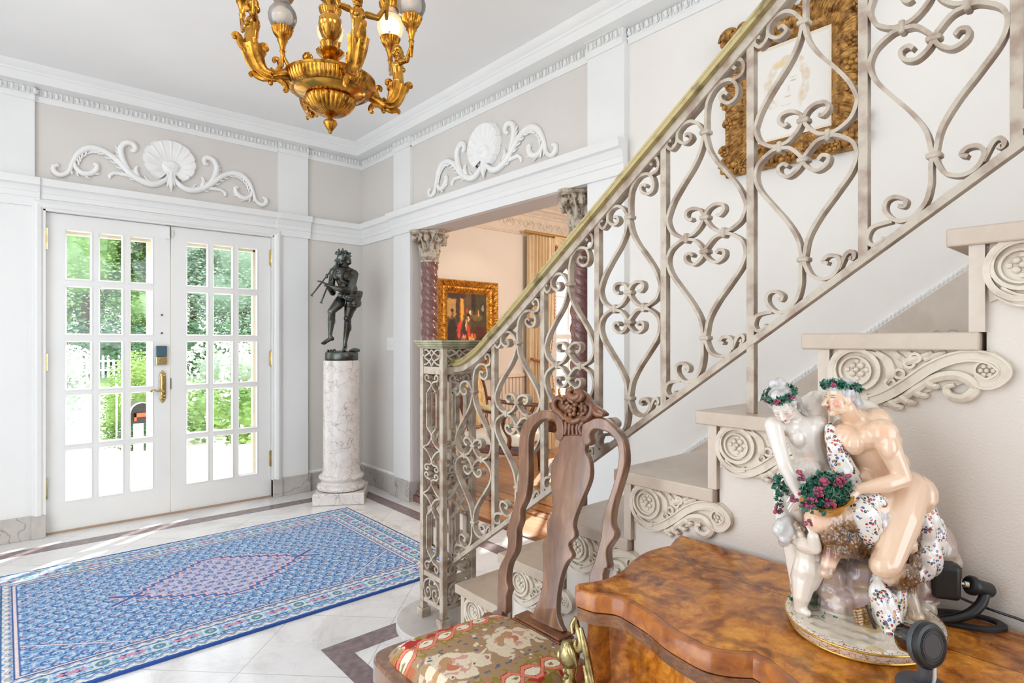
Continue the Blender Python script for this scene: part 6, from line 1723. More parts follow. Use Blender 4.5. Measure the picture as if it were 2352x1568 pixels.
m = MB().box(2.618, WX0, YA, 5.10, 0, 3).box(WX1, PX1, YA, 5.10, 0, 3).box(WX0, WX1, YA, 5.10, 0, WZ0).box(WX0, WX1, YA, 5.10, WZ1, 3)
struct(m.build('wall_parlor_front', M_peach))
struct(MB().box(PX1, PX1+.1, -1.3, 5.1, 0, 3).build('wall_parlor_right', M_peach))
struct(MB().box(2.618, PX1, -1.3, -1.2, 0, 3).build('wall_parlor_back', M_peach))
struct(MB().box(2.618, 2.626, -1.2, 2.112, 0, 3).box(2.618, 2.626, 3.95, YA, 0, 3).box(2.618, 2.626, 2.112, 3.95, 2.107, 3).build('wall_parlor_left', M_peach))
struct(MB().box(2.6, PX1+.1, -1.3, 5.1, 2.82, 2.9).build('ceiling_parlor', plain('parlor_ceiling', (248, 228, 206), .7)))
# deep frieze and cornice of the parlour
M_frz = plain('peach_plaster_frieze', (236, 222, 206), .55, c2=(228, 212, 194), scale=20, bump=.1, bscale=60)
def pfrieze():
    prof = [(0, 2.44), (.014, 2.44), (.020, 2.452), (.016, 2.464), (.008, 2.47), (.008, 2.655), (.020, 2.665), (.022, 2.68), (.040, 2.695), (.046, 2.72), (.075, 2.735), (.080, 2.76), (.110, 2.78), (.125, 2.805), (.14, 2.82), (0, 2.82)]
    m = MB(); st = [(2.62, YA-p, z) for p, z in prof]+[(PX1-p, YA-p, z) for p, z in prof]; n = len(prof)
    m.add(st, [(k, k+1, n+k+1, n+k) for k in range(n-1)])
    x = 3.2
    while x < 6.4:
        for (dx, dz, r) in ((0, 0, .045), (.085, .02, .03), (-.085, .02, .03)):
            P = [(x+dx+r*(1-k/20)*cos(k*.6), YA-.012, 2.562+dz+r*(1-k/20)*sin(k*.6)) for k in range(13)]; m.tube(P, [.007, .009, .006], 6)
        m.tube(smooth_path([(x+.10, YA-.012, 2.53), (x+.16, YA-.012, 2.60), (x+.22, YA-.012, 2.54)], 4), [.005, .009, .005], 6)
        x += .30
    x = 3.0
    while x < 6.5: m.ball((x, YA-.040, 2.706), (.010, .012, .012), 6, 4); x += .028
    struct(m.build('trim_12', M_frz, smooth=True, angle=30))
pfrieze()
m = MB().box(2.63, WX0-.12, YA-.025, YA, .86, .90).box(2.63, WX0-.12, YA-.018, YA, 0, .14)
x = 3.9
while x < 4.40: m.box(x, x+.028, YA-.016, YA, .16, .85); x += .05
struct(m.build('trim_13', plain('parlor_wainscot', (244, 228, 210), .5)))
# window, seen in part past the curtain
m = MB(); e = .09
m.box(WX0-.02, WX0+.02, YA-.02, 5.1, WZ0, WZ1).box(WX1-.02, WX1+.02, YA-.02, 5.1, WZ0, WZ1).box(WX0, WX1, YA-.02, 5.1, WZ1-.02, WZ1+.03).box(WX0-.1, WX1+.1, YA-.05, 5.08, WZ0-.03, WZ0+.01)
m.box(WX0-.11, WX0-.02, YA-.03, YA, WZ0, WZ1+.1).box(WX1+.02, WX1+.11, YA-.03, YA, WZ0, WZ1+.1)
y0, y1 = YA+.10, YA+.14
m.box(WX0, WX0+.07, y0, y1, WZ0, WZ1).box(WX1-.07, WX1, y0, y1, WZ0, WZ1).box(WX0, WX1, y0, y1, WZ0, WZ0+.09).box(WX0, WX1, y0, y1, WZ1-.07, WZ1).box(WX0, WX1, y0-.03, y1, 1.28, 1.34)
m.box(5.19, 5.215, y0, y1, WZ0, WZ1).box(5.53, 5.555, y0, y1, WZ0, WZ1)
for z in (.82, 1.78): m.box(WX0, WX1, y0, y1, z, z+.022)
w_ = struct(m.build('window_1', M_white, bevel=.002))
MB().box(WX0+.05, WX1-.05, y0+.018, y0+.022, WZ0+.05, WZ1-.05).build('pane', M_glass, w_)
# curtain and swag
M_silk = plain('cream_gold_silk', (242, 220, 184), .45, c2=(232, 206, 166), scale=6)
M_tass = plain('rust_bullion_fringe', (150, 88, 52), .8, c2=(186, 130, 80), scale=60)
cu = thing('curtain', 'cream gold silk curtain panel with rust tassel edge left of the parlor window', 'curtain', (4.55, YA-.08, 0))
m = MB(); nx, nz = 110, 24; vs = []
for j in range(nz):
    f = j/(nz-1); z = 2.43-2.40*f
    for i in range(nx):
        g = i/(nx-1); pinch = 1-.18*math.exp(-((z-1.05)/.30)**2)
        x = 4.36+(4.74-4.36)*g*pinch; y = YA-.10+.032*sin(g*2*PI*7+.4*sin(f*3))+.012*sin(g*2*PI*15)
        vs.append((x, y, z))
m.add(vs, [(j*nx+i, j*nx+i+1, (j+1)*nx+i+1, (j+1)*nx+i) for j in range(nz-1) for i in range(nx-1)])
d = len(vs); m.v += [p+V((0, .006, 0)) for p in m.v[:d]]; m.f += [tuple(d+i for i in reversed(f)) for f in m.f[:(nz-1)*(nx-1)]]
m.build('silk_panel', M_silk, cu, smooth='all', fix=False)
m = MB(); z = 2.43; k = 0
while z > .1:
    f = (2.43-z)/2.40; x = 4.36+.38*(1-.18*math.exp(-((z-1.05)/.30)**2))+.012; m.ball((x+.006*(k % 2), YA-.10, z), (.016, .014, .015), 6, 4); z -= .020; k += 1
m.build('tassel_edge', M_tass, cu, smooth=True)
MB().tube(smooth_path([(4.36, YA-.13, 1.06), (4.50, YA-.16, 1.03), (4.66, YA-.13, 1.06)], 5), .014, 8).build('tie_back', M_tass, cu, smooth=True)
MB().tube([(4.30, YA-.10, 2.46), (6.45, YA-.10, 2.46)], .018, 10).build('pole', plain('gilt_pole', (206, 160, 90), .4, .6), cu, smooth=True)
sg_ = thing('curtain_swag', 'gathered cream silk swag with bullion fringe across the top of the parlor window', 'swag', (5.38, YA-.13, 2.2))
m = MB(); nu, nv = 70, 40; vs = []
for j in range(nv):
    f = j/(nv-1)
    for i in range(nu):
        g = i/(nu-1); sag = 4*g*(1-g)
        z = 2.45-.10*f-.50*f*sag; y = YA-.13-.03*sin(f*2*PI*5.5)*min(1, sag*2)-.03*sag; vs.append((4.74+1.30*g, y, z))
m.add(vs, [(j*nu+i, j*nu+i+1, (j+1)*nu+i+1, (j+1)*nu+i) for j in range(nv-1) for i in range(nu-1)])
d = len(vs); m.v += [p+V((0, .008, 0)) for p in m.v[:d]]; m.f += [tuple(d+i for i in reversed(f)) for f in m.f[:(nv-1)*(nu-1)]]
m.build('silk_folds', M_silk, sg_, smooth='all', fix=False)
m = MB()
for i in range(130):
    g = i/129; sag = 4*g*(1-g); z = 2.35-.50*sag; m.tube([(4.74+1.30*g, YA-.155-.03*sag, z), (4.74+1.30*g, YA-.157-.03*sag, z-.06)], [.006, .0045], 5)
m.build('bullion_fringe', M_tass, sg_, smooth=True)

# painting in a broad gilt frame
M_gilt2 = gold('bright_gilt_frame', (226, 164, 66), (150, 92, 28), .34, .5, 110, 40, .7)
pt = thing('framed_painting', 'dark interior painting of costumed figures in a broad gilt frame on the peach parlor wall', 'picture', (3.585, YA, 1.3))
px0, px1, pz0, pz1 = 3.196, 3.962, .87, 1.872
prof = [(0, .006), (.002, .050), (.014, .062), (.024, .056), (.030, .046), (.060, .040), (.066, .032), (.078, .036), (.088, .030), (.112, .026), (.118, .018), (.132, .014)]
rg = []
for d_, h in prof: rg.append([(px0+d_, YA-h, pz0+d_), (px1-d_, YA-h, pz0+d_), (px1-d_, YA-h, pz1-d_), (px0+d_, YA-h, pz1-d_)])
m = MB(); NU = 170; N = 4*NU
for r_, ring in enumerate(rg):
    for k in range(4):
        a, b = V(ring[k]), V(ring[(k+1) % 4])
        for i in range(NU):
            p = a.lerp(b, i/NU); q = abs(noise.noise(p*110))+.6*abs(noise.noise(p*230)) if r_ in (4, 5, 8) else 0; m.v.append(V((p.x, p.y-q*.016, p.z)))
m.f += [(i*N+k, i*N+(k+1) % N, (i+1)*N+(k+1) % N, (i+1)*N+k) for i in range(len(rg)-1) for k in range(N)]
m.build('gilt_frame', M_gilt2, pt, smooth=True, angle=50)
def canvas():
    n, k = 150, 220; xs = np.linspace(px0+.13, px1-.13, n); zs = np.linspace(pz0+.13, pz1-.13, k); Xg, Zg = np.meshgrid(xs, zs); x, z = Xg.ravel(), Zg.ravel()
    u = (x-xs[0])/(xs[-1]-xs[0]); v = 1-(z-zs[0])/(zs[-1]-zs[0])        # v down
    co = np.stack([x, x*0, z], -1); nz = vnoise(co, 60); w1 = vnoise(co, 75, 4.)+.6*vnoise(co, 190, 1.); w2 = vnoise(co, 90, 7.)+.6*vnoise(co, 170, 5.); C = np.zeros((len(x), 3)); C[:] = srgb_lin((74, 50, 28)); C[v < .5] = srgb_lin((96, 70, 36)); C[(u > .6) & (v < .6)] = srgb_lin((70, 60, 36))
    def E(cu, cv, ru, rv, col, a=1.0, rot=0, soft=.25):
        nonlocal C
        du, dv = u-cu+.016*w1, (v-cv)+.011*w2
        if rot: du, dv = du*cos(rot)+dv*sin(rot), -du*sin(rot)+dv*cos(rot)
        d = np.hypot(du/ru, dv/rv); kk = (np.clip((1-d)/soft, 0, 1)*a)[:, None]; C = C*(1-kk)+srgb_lin(col)*kk
    E(.12, .2, .16, .18, (196, 150, 84), .8); E(.26, .2, .05, .25, (70, 44, 24)); E(.36, .22, .06, .20, (226, 164, 60)); E(.33, .24, .02, .2, (150, 96, 30), .8)
    E(.2, .04, .3, .05, (66, 40, 26)); E(.66, .12, .07, .2, (48, 36, 22)); E(.9, .2, .08, .12, (58, 50, 32)); E(.9, .2, .03, .05, (150, 140, 110))
    E(.75, .33, .16, .06, (120, 96, 52), .8); E(.78, .27, .03, .06, (196, 150, 80)); E(.62, .30, .03, .08, (110, 84, 50)); E(.8, .58, .2, .16, (84, 38, 24)); E(.88, .75, .14, .2, (60, 34, 20))
    E(.13, .30, .04, .05, (120, 80, 50)); E(.12, .24, .045, .03, (40, 28, 20)); E(.13, .56, .14, .26, (48, 32, 24)); E(.17, .85, .07, .2, (50, 34, 26))
    E(.33, .74, .15, .34, (74, 46, 40)); E(.42, .80, .07, .30, (214, 52, 30)); E(.47, .8, .03, .3, (178, 40, 26), .8); E(.36, .82, .02, .24, (170, 140, 100), .6)
    E(.45, .48, .09, .11, (60, 42, 30)); E(.47, .44, .03, .09, (212, 186, 140)); E(.30, .47, .06, .11, (206, 64, 50), 1, .5); E(.29, .56, .045, .08, (214, 70, 54)); E(.53, .52, .045, .12, (206, 60, 48), 1, -.3)
    E(.53, .35, .035, .045, (226, 186, 140)); E(.53, .29, .05, .035, (38, 26, 22)); E(.57, .26, .03, .04, (214, 196, 160)); E(.49, .24, .02, .04, (196, 70, 50))
    E(.42, .60, .05, .03, (200, 170, 120), .8); E(.60, .68, .05, .11, (226, 170, 40), 1, -.5); E(.62, .60, .035, .05, (206, 150, 100)); E(.69, .60, .04, .05, (180, 90, 40)); E(.66, .64, .03, .03, (226, 190, 140))
    E(.64, .78, .06, .10, (30, 22, 18)); E(.64, .89, .06, .03, (206, 166, 70)); E(.62, .97, .03, .06, (70, 86, 84)); E(.80, .74, .09, .08, (150, 112, 66)); E(.86, .82, .05, .08, (150, 100, 70), .8); E(.8, .95, .2, .06, (128, 78, 40))
    C *= (1.35+.22*nz+.16*w1)[:, None]
    me = bpy.data.meshes.new('canvas'); f = [(j*n+i, j*n+i+1, (j+1)*n+i+1, (j+1)*n+i) for j in range(k-1) for i in range(n-1)]
    me.from_pydata(np.stack([x, np.full(len(x), YA-.012), z], -1).tolist(), [], f); colour_faces(me, np.clip(C, 0, 1)); link(me, 'painted_canvas', vcol('varnished_canvas', .6), pt)
canvas()

# open armchair
M_mahog = wood('carved_mahogany', (58, 28, 14), (100, 54, 26), (140, 82, 42), (1, 1, 1), 16, .25, .5)
M_tap = plain('pale_tapestry', (226, 200, 150), .85, c2=(196, 160, 104), scale=26, lo=.4, hi=.56)
M_cover = plain('cream_seat_cover', (236, 224, 206), .85, c2=(230, 216, 196), scale=8)
af = (E_R*.92-E_F*.38).normalized(); asd = V((-af.y, af.x, 0)); ac = at(1163, 1000, 4.82); ac.z = 0
ar = thing('armchair', 'carved mahogany open armchair with oval tapestry back and cream seat in the parlor', 'armchair', ac)
A = lambda f, s_, z: ac+af*f+asd*s_+V((0, 0, z))
R3 = Matrix((af, asd, V((0, 0, 1)))).transposed()
m = MB().obox(A(0, 0, .40), (.27, .29, .035), R3); m.build('seat_rail', M_mahog, ar, bevel=.012)
MB().obox(A(0, 0, .475), (.275, .295, .045), R3).build('seat_cushion', M_cover, ar, bevel=.03, segs=4, smooth='all')
for f, s_ in ((.24, .26), (.24, -.26), (-.24, .22), (-.24, -.22)):
    MB().lathe([(.026, .37), (.028, .34), (.018, .325), (.024, .31), (.020, .28), (.016, .18), (.020, .16), (.014, .15), (.019, .12), (.013, .06), (.018, .04), (.012, .0)], 14, A(f, s_, 0)).build('turned_leg', M_mahog, ar, smooth=True)
bp = [(0.235*cos(a), .80+.285*sin(a)) for a in [2*PI*k/40 for k in range(40)]]
tb = (V((0, 0, 1))*.97-af*.22).normalized(); bo = A(-.27, 0, 0)+V((0, 0, 0))
def bk3(s_, z): return A(-.25-(z-.5)*.20, s_, z)
m = MB().tube([bk3(*p) for p in bp], .024, 10, closed=True); 
for k in range(5): m.ball(bk3(-.06+.03*k, 1.10-abs(k-2)*.006), .022, 9, 6)
m.tube([bk3(-.15, .58), bk3(-.20, .42)], .022, 8).tube([bk3(.15, .58), bk3(.20, .42)], .022, 8)
m.build('back_frame', M_mahog, ar, smooth=True)
m = MB(); bpc = [(.21*cos(a), .80+.26*sin(a)) for a in [2*PI*k/36 for k in range(36)]]
vs = []
for j, (fz, off) in enumerate(((1, -.012), (1, .012), (.8, .030), (.4, .036))):
    vs += [bk3(p[0]*fz, .8+(p[1]-.8)*fz)+af*off for p in bpc]
m.add(vs, [(j*36+k, j*36+(k+1) % 36, (j+1)*36+(k+1) % 36, (j+1)*36+k) for j in range(3) for k in range(36)]+[tuple(3*36+k for k in range(36)), tuple(range(35, -1, -1))])
m.build('back_pad', M_tap, ar, smooth=True)
for s_ in (-1, 1):
    m = MB().tube(smooth_path([bk3(.22*s_, .76), A(-.14, .28*s_, .715), A(.04, .31*s_, .70), A(.16, .315*s_, .70), A(.195, .315*s_, .68), A(.17, .31*s_, .665)], 5), [.016, .018, .019, .021, .02, .012], 9)
    m.tube(smooth_path([A(.13, .312*s_, .69), A(.10, .305*s_, .60), A(.15, .295*s_, .50), A(.14, .29*s_, .42)], 5), [.017, .016, .018, .020], 9)
    a_ = m.build('arm', M_mahog, ar, smooth=True)
    MB().tube(smooth_path([A(-.10, .285*s_, .728), A(0, .305*s_, .73), A(.09, .312*s_, .722)], 4), [.018, .028, .018], 10).build('arm_pad', M_tap, a_, smooth=True)
# low table with a gilt-mounted bowl
tc = at(1300, 980, 5.62); tc.z = 0
tbl = thing('side_table', 'reddish wood side table with gilt edge by the parlor window', 'table', tc)
m = MB().box(tc.x-.26, tc.x+.26, tc.y-.20, tc.y+.20, .50, .525); tt_ = m.build('table_top', M_mahog, tbl, bevel=.006)
MB().box(tc.x-.265, tc.x+.265, tc.y-.205, tc.y+.205, .508, .518).build('gilt_edge', M_gilt2, tt_, bevel=.002)
MB().box(tc.x-.24, tc.x+.24, tc.y-.18, tc.y+.18, .40, .50).build('apron', M_mahog, tbl, bevel=.003)
for sx in (-1, 1):
    for sy in (-1, 1): MB().tube([(tc.x+.22*sx, tc.y+.16*sy, .42), (tc.x+.215*sx, tc.y+.155*sy, .2), (tc.x+.205*sx, tc.y+.15*sy, 0)], [.026, .02, .014], 4).build('leg', M_mahog, tbl)
bw = thing('gilt_bowl', 'ornate gilt bowl with scroll rim standing on the parlor side table', 'bowl', (tc.x-.04, tc.y, .525))
c0 = V((tc.x-.04, tc.y, .525))
MB().lathe([(.0, 0), (.06, 0), (.065, .012), (.03, .03), (.028, .05), (.06, .075), (.105, .12), (.125, .18), (.135, .20), (.12, .20), (.09, .13), (0, .10)], 40, c0, flute=lambda a, z, r: 1+.04*sin(a*10)).build('bowl', M_gilt2, bw, smooth=True)
m = MB()
for k in range(12):
    a = 2*PI*k/12; p = c0+V((.13*cos(a), .13*sin(a), .20)); m.tube(smooth_path([p, p+V((.02*cos(a), .02*sin(a), .04)), p+V((.0, 0, .06)), p+V((-.012*cos(a), -.012*sin(a), .045))], 3), [.012, .012, .009, .006], 7); m.ball(p+V((0, 0, .02)), .014, 8, 5)
m.build('scroll_rim', M_gilt2, bw, smooth=True)

# ================================================================== TWO SMALL CAMERAS ON THE COMMODE
M_blk = plain('matt_black_plastic', (30, 30, 31), .38, c2=(26, 26, 27))
M_blkg = plain('gloss_black_plastic', (12, 12, 14), .08, coat=1)
M_gry = plain('charcoal_plastic', (72, 76, 80), .45, c2=(66, 70, 74))
M_steel = plain('bright_steel', (210, 208, 204), .2, 1.0)
DC = .775
cc = at(2126, 1478, DC); nv = (ray(2116, 1476).normalized()*-.80+E_R*.62-E_U*.22).normalized()
Mc = Matrix.Translation(cc) @ frame_of(nv).to_4x4() @ Matrix.Scale(.86, 4)
sb = at(2118, 1640, DC+.01); sb.z = ZT
c1 = thing('security_camera', 'round black camera on a stem at the front edge of the commode, white cable attached', 'camera', (sb.x, sb.y, ZT+.001))
MB().lathe([(0, -.036), (.021, -.036), (.023, -.033), (.0235, -.004), (.028, -.002)], 48, M=Mc).build('lens_barrel', M_blkg, c1, smooth=True)
MB().lathe([(.026, -.006), (.0335, -.005), (.0345, -.001), (.0335, .003), (.026, .003)], 56, M=Mc).build('shell_ring', M_gry, c1, smooth=True)
MB().lathe([(.030, .002), (.0335, .004), (.0335, .0075), (.0315, .0105), (.0265, .012), (.0262, .0112), (.0250, .0112), (.0248, .012), (.0238, .012), (.0236, .0112), (.0226, .0112), (.0224, .012), (.0185, .012), (.018, .0114), (0, .0114)], 64, M=Mc).build('back_plate', M_blk, c1, smooth=True, angle=25)
MB().lathe([(.0178, .0113), (.0178, .0117), (0, .0117)], 48, M=Mc).build('label_disc', plain('charcoal_label', (58, 56, 56), .5), c1)
MB().tube(smooth_path([cc-E_U*.030, cc-E_U*.045+E_F*.002, V((sb.x, sb.y, ZT+.012))], 5), [.0085, .0085, .010], 12).build('stem', M_gry, c1, smooth=True)
MB().lathe([(0, 0), (.030, 0), (.031, .003), (.029, .007), (.011, .011), (0, .012)], 40, (sb.x, sb.y, ZT+.0012)).build('foot', M_gry, c1, smooth=True)
pc = at(2141, 1530, DC+.004)
M_wht = plain('white_cable', (236, 234, 230), .4)
MB().tube(smooth_path([pc+E_U*.006, pc-E_U*.014, pc-E_U*.022], 3), [.0048, .0050, .0032], 10).tube(smooth_path([pc-E_U*.020, pc-E_U*.03+E_R*.002, V((pc.x+.012, pc.y-.01, ZT+.004)), V((pc.x+.02, pc.y-.12, ZT+.003)), V((pc.x-.03, pc.y-.25, ZT+.003))], 5), .0018, 8).build('cable', M_wht, c1, smooth=True)
g1 = on_z(2214, 1428, ZT); 
c2 = thing('security_camera', 'black camera on an arm above an oval ring stand behind the porcelain group', 'camera', (g1.x, g1.y, ZT+.0006))
m = MB(); a_dir = (E_R*.93-E_F*.36).normalized(); b_dir = V((-a_dir.y, a_dir.x, 0)); rg = []
for k in range(44):
    t = 2*PI*k/44; rg.append(V((g1.x, g1.y, ZT+.006))+a_dir*(.052*cos(t))+b_dir*(.026*sin(t)))
vs = []
for p in rg:
    o = (p-V((g1.x, g1.y, p.z))); l = o.normalized()
    for (dd, h) in ((-.007, -.0052), (.007, -.0052), (.007, -.001), (.002, .002), (-.007, .0005)): vs.append(p+l*dd+V((0, 0, h)))
m.add(vs, [(i*5+k, i*5+(k+1) % 5, ((i+1) % 44)*5+(k+1) % 5, ((i+1) % 44)*5+k) for i in range(44) for k in range(5)])
m.build('ring_base', M_blk, c2, smooth=True, angle=50)
DB = g1.dot(E_F)
q_ = lambda x, y, t=0: at(x, y, DB+t)
MB().tube(smooth_path([q_(2150, 1424, -.005), q_(2190, 1420, -.012), q_(2228, 1408, -.018), q_(2252, 1388, -.018), q_(2262, 1365, -.015), q_(2266, 1352, -.012)], 6), [.006, .0075, .008, .008, .0075, .007], 12).build('arm', M_blk, c2, smooth=True)
MB().tube([q_(2224, 1342, -.012), q_(2228, 1343, -.012), q_(2236, 1345, -.012), q_(2236.5, 1345, -.012), q_(2272, 1355, -.010), q_(2278, 1357, -.010)], [.013, .0155, .0155, .0125, .0120, .009], 18).build('swivel', M_blk, c2, smooth=True, angle=50)
MB().tube([q_(2194, 1338, -.005), q_(2214, 1341, -.010), q_(2215, 1341, -.010), q_(2224, 1343, -.012)], [.0028, .0028, .0052, .006], 12).build('steel_rod', M_steel, c2, smooth=True)
bc_ = q_(2168, 1330, .0); R4 = Matrix((E_R, E_F, E_U)).transposed() @ Matrix.Rotation(-.35, 3, 'Z')
b_ = MB().obox(bc_, (.0205, .018, .029), R4).build('camera_body', M_blk, c2, bevel=.008, segs=4, smooth=True)
m = MB()
for k in range(6): m.obox(bc_+E_U*(.010+.003*k)+(R4 @ V((.0206, 0, 0))), (.0006, .013, .0008), R4)
m.build('vent', M_blkg, b_)
MB().obox(bc_-E_U*.006+(R4 @ V((.0207, -.003, 0))), (.0004, .008, .012), R4).build('paper_label', plain('paper_label', (196, 192, 186), .6), b_)
MB().tube([q_(2188, 1338, -.004), q_(2197, 1339, -.005)], .006, 12).build('socket', M_blkg, b_, smooth=True)
e = [q_(2186, 1366, -.004), q_(2200, 1370, -.005), on_x(2236, 1385, 1.236), on_x(2300, 1408, 1.240), on_x(2352, 1426, 1.240), on_x(2480, 1480, 1.240)]
MB().tube(smooth_path(e, 6), .0022, 8).tube([e[0], e[0].lerp(e[1], .9)], [.004, .0034], 10).build('cable', M_blk, c2, smooth=True)
# ================================================================== OUTSIDE THE DOORS
M_terr = plain('pale_terrace', (236, 230, 224), .7, c2=(222, 212, 204), scale=3)
M_road = plain('pale_road', (206, 206, 208), .8, c2=(196, 196, 198), scale=2)
M_lawn = plain('lawn', (128, 150, 104), .9, c2=(96, 124, 80), scale=20)
struct(MB().box(-14, 12, 5.1, 10, -.08, -.03).build('ground_terrace', M_terr))
struct(MB().box(-40, 30, 10, 18, -.20, -.15).build('road', M_road))
struct(MB().box(-60, 50, 18, 60, -.25, -.16).build('ground_lawn', M_lawn))
LEAF = [plain('leaf_'+k, c, .6, c2=d, scale=1.2) for k, c, d in (('deep_green', (110, 144, 102), (70, 106, 74)), ('fresh_green', (164, 192, 126), (122, 158, 94)), ('boxwood', (150, 180, 100), (104, 142, 70)), ('grey_green', (170, 188, 164), (136, 160, 134)))]
M_bark = plain('bark', (96, 80, 66), .9)
M_petal = plain('white_petals', (246, 242, 240), .7, c2=(240, 222, 224), scale=4)
def leaves(m, blobs, n, size, rnd):
    tot = sum(b[1][0]*b[1][2] for b in blobs)
    for c, r in blobs:
        for i in range(int(n*r[0]*r[2]/tot)):
            d = V((rnd.gauss(0, 1), rnd.gauss(0, 1), rnd.gauss(0, 1))).normalized(); f = rnd.uniform(.55, 1.06)
            p = V(c)+V((d.x*r[0], d.y*r[1], d.z*r[2]))*f; a = V((rnd.uniform(-1, 1), rnd.uniform(-1, 1), rnd.uniform(-.3, 1))).normalized(); F = frame_of(a); s_ = size*rnd.uniform(.6, 1.3)
            m.add([p-F.col[0]*s_, p+F.col[1]*s_*.5, p+F.col[0]*s_, p-F.col[1]*s_*.5], [(0, 1, 2, 3)])
def core(blobs, k=.54):
    m = MB()
    for c, r in blobs: m.ball(c, tuple(q*k for q in r), 14, 10)
    return m
def plant(name, label, cat, base, blobs, n, size, mat, seed, group=None, trunk=None, flowers=0):
    rnd = random.Random(seed); t = thing(name, label, cat, base, group=group)
    m = core(blobs); leaves(m, blobs, n, size, rnd); m.build('foliage', mat, t, fix=False)
    if trunk:
        top_ = V(blobs[0][0]); MB().tube(smooth_path([V(base), V(base).lerp(top_, .5)+V((.1, 0, 0)), top_], 4), [trunk, trunk*.8, trunk*.5], 9).build('trunk', M_bark, t, smooth=True)
    if flowers:
        g = MB()
        for i in range(flowers):
            c, r = blobs[int(rnd.random()*len(blobs))]; d = V((rnd.gauss(0, 1), rnd.gauss(0, 1), rnd.gauss(.3, 1))).normalized(); p = V(c)+V((d.x*r[0], d.y*r[1], d.z*r[2]))*1.04; g.ball(p, size*rnd.uniform(.35, .7), 5, 4)
        g.build('blossoms', M_petal, t, smooth=True, fix=False)
    return t
def tree(px, d, w, h, mat, seed, lab, z0=1.2):
    b = at(px, 784, d); b.z = -.2; rnd = random.Random(seed)
    bl = [((b.x, b.y, z0+h*.5), (w*.6, w*.6, h*.5))]
    for k in range(7): bl.append(((b.x+rnd.uniform(-.7, .7)*w, b.y+rnd.uniform(-.4, .4)*w, z0+h*rnd.uniform(.15, .95)), (w*rnd.uniform(.25, .45),)*2+(h*rnd.uniform(.14, .24),)))
    plant('tree', lab, 'tree', b, bl, 15000, .085, mat, seed, 'trees across the road', .22)
for a in ((-40, 30, 5.5, 11, LEAF[1], 21, 'broad tree beyond the picket fence, partly outside the left door edge'), (190, 27, 4.2, 9.5, LEAF[1], 22, 'light green tree across the road behind the left column of door panes'), (300, 34, 5, 12, LEAF[0], 23, 'dark tall tree across the road behind the panes above the door lock'), (440, 32, 5, 11, LEAF[0], 24, 'dark green tree across the road in line with the middle stile'), (560, 29, 4.5, 10, LEAF[3], 25, 'grey green tree across the road behind the right door leaf'), (700, 36, 6, 12, LEAF[0], 26, 'dark tree across the road beyond the right hinges')): tree(*a)
for i, (px, d, w) in enumerate(((60, 24, 2.4), (250, 24.5, 2.6), (420, 24, 2.4), (600, 24.5, 2.6))):
    b = at(px, 784, d); b.z = -.16
    plant('hedge', ('clipped hedge section behind the picket fence at the far left', 'hedge section behind the picket fence seen through the left leaf', 'hedge section behind the picket fence seen near the meeting stiles', 'hedge section behind the picket fence seen through the right leaf')[i], 'hedge', b, [((b.x, b.y, .95), (w, .9, 1.25))], 1500, .12, LEAF[0], 40+i, 'hedge behind the picket fence')
fc = thing('picket_fence', 'white picket fence across the road before the trees', 'fence', (at(330, 784, 21).x, at(330, 784, 21).y, -.16))
f0 = at(60, 784, 21); pk = None
for k in range(50):
    x = f0.x-.6+.17*k
    if pk is None:
        pk = MB().prism([(-.045, -.16), (.045, -.16), (.045, .66), (0, .74), (-.045, .66)], (0, 0, 0), (1, 0, 0), (0, 0, 1), (0, 1, 0), 0, .025).build('picket', M_white, fc); q_p = pk
    else: q_p = pk.copy(); COL.objects.link(q_p)
    q_p.location = (x, f0.y, 0)
MB().box(f0.x-1.2, f0.x+8.6, f0.y+.025, f0.y+.06, .10, .18).box(f0.x-1.2, f0.x+8.6, f0.y+.025, f0.y+.06, .45, .53).build('rails', M_white, fc)
def bush(px, py, d, r, mat, lab, name='topiary_bush', fl=0, n=1400, size=.022, seed=1, rz=None):
    c = at(px, py, d); rz = rz or r; plant(name, lab, 'shrub', (c.x, c.y, -.03), [(c, (r, r, rz)), ((c.x, c.y, max(.1, c.z*.5)), (r*.55, r*.55, max(.12, c.z*.5)))], n, size, mat, seed, flowers=fl)
bush(322, 852, 7.6, .27, LEAF[2], 'clipped round boxwood ball seen through the pane beside the door lock', seed=51, n=2200)
bush(262, 945, 7.0, .16, LEAF[2], 'clipped cone bush on the path behind the left leaf', rz=.55, seed=52)
bush(318, 1000, 6.9, .20, LEAF[0], 'low dark bush below the mailbox', rz=.3, seed=53)
bush(158, 845, 8.5, .32, LEAF[3], 'white flowering shrub at the left edge of the left leaf', 'flowering_shrub', 700, 900, .03, 54)
bush(500, 850, 8.0, .42, LEAF[3], 'white flowering shrub behind the middle panes of the right leaf', 'flowering_shrub', 1000, 900, .03, 55)
bush(578, 850, 7.2, .34, LEAF[3], 'white flowering shrub by the right jamb', 'flowering_shrub', 800, 900, .03, 56)
bush(470, 945, 7.4, .34, LEAF[1], 'leafy bush under the white blossom in the right leaf', 'flowering_shrub', 60, 1200, .035, 57, .4)
bush(560, 950, 6.6, .30, LEAF[2], 'trailing leafy plant in the terrace planter', 'potted_plant', 30, 700, .045, 58, .42)
p = on_z(572, 1100, -.03); pl_ = thing('planter', 'pale round planter on the terrace outside the right door leaf', 'planter', (p.x, p.y, -.03))
MB().lathe([(0, 0), (.13, 0), (.15, .02), (.18, .26), (.195, .27), (.195, .30), (.17, .30), (.16, .26), (0, .26)], 32, (p.x, p.y, -.03)).build('pot', plain('pale_stone_pot', (226, 214, 202), .7), pl_, smooth=True)
p = at(318, 950, 6.3); mb_ = thing('mailbox', 'black arched mailbox with orange flag seen through the left leaf', 'mailbox', (p.x, p.y, -.03))
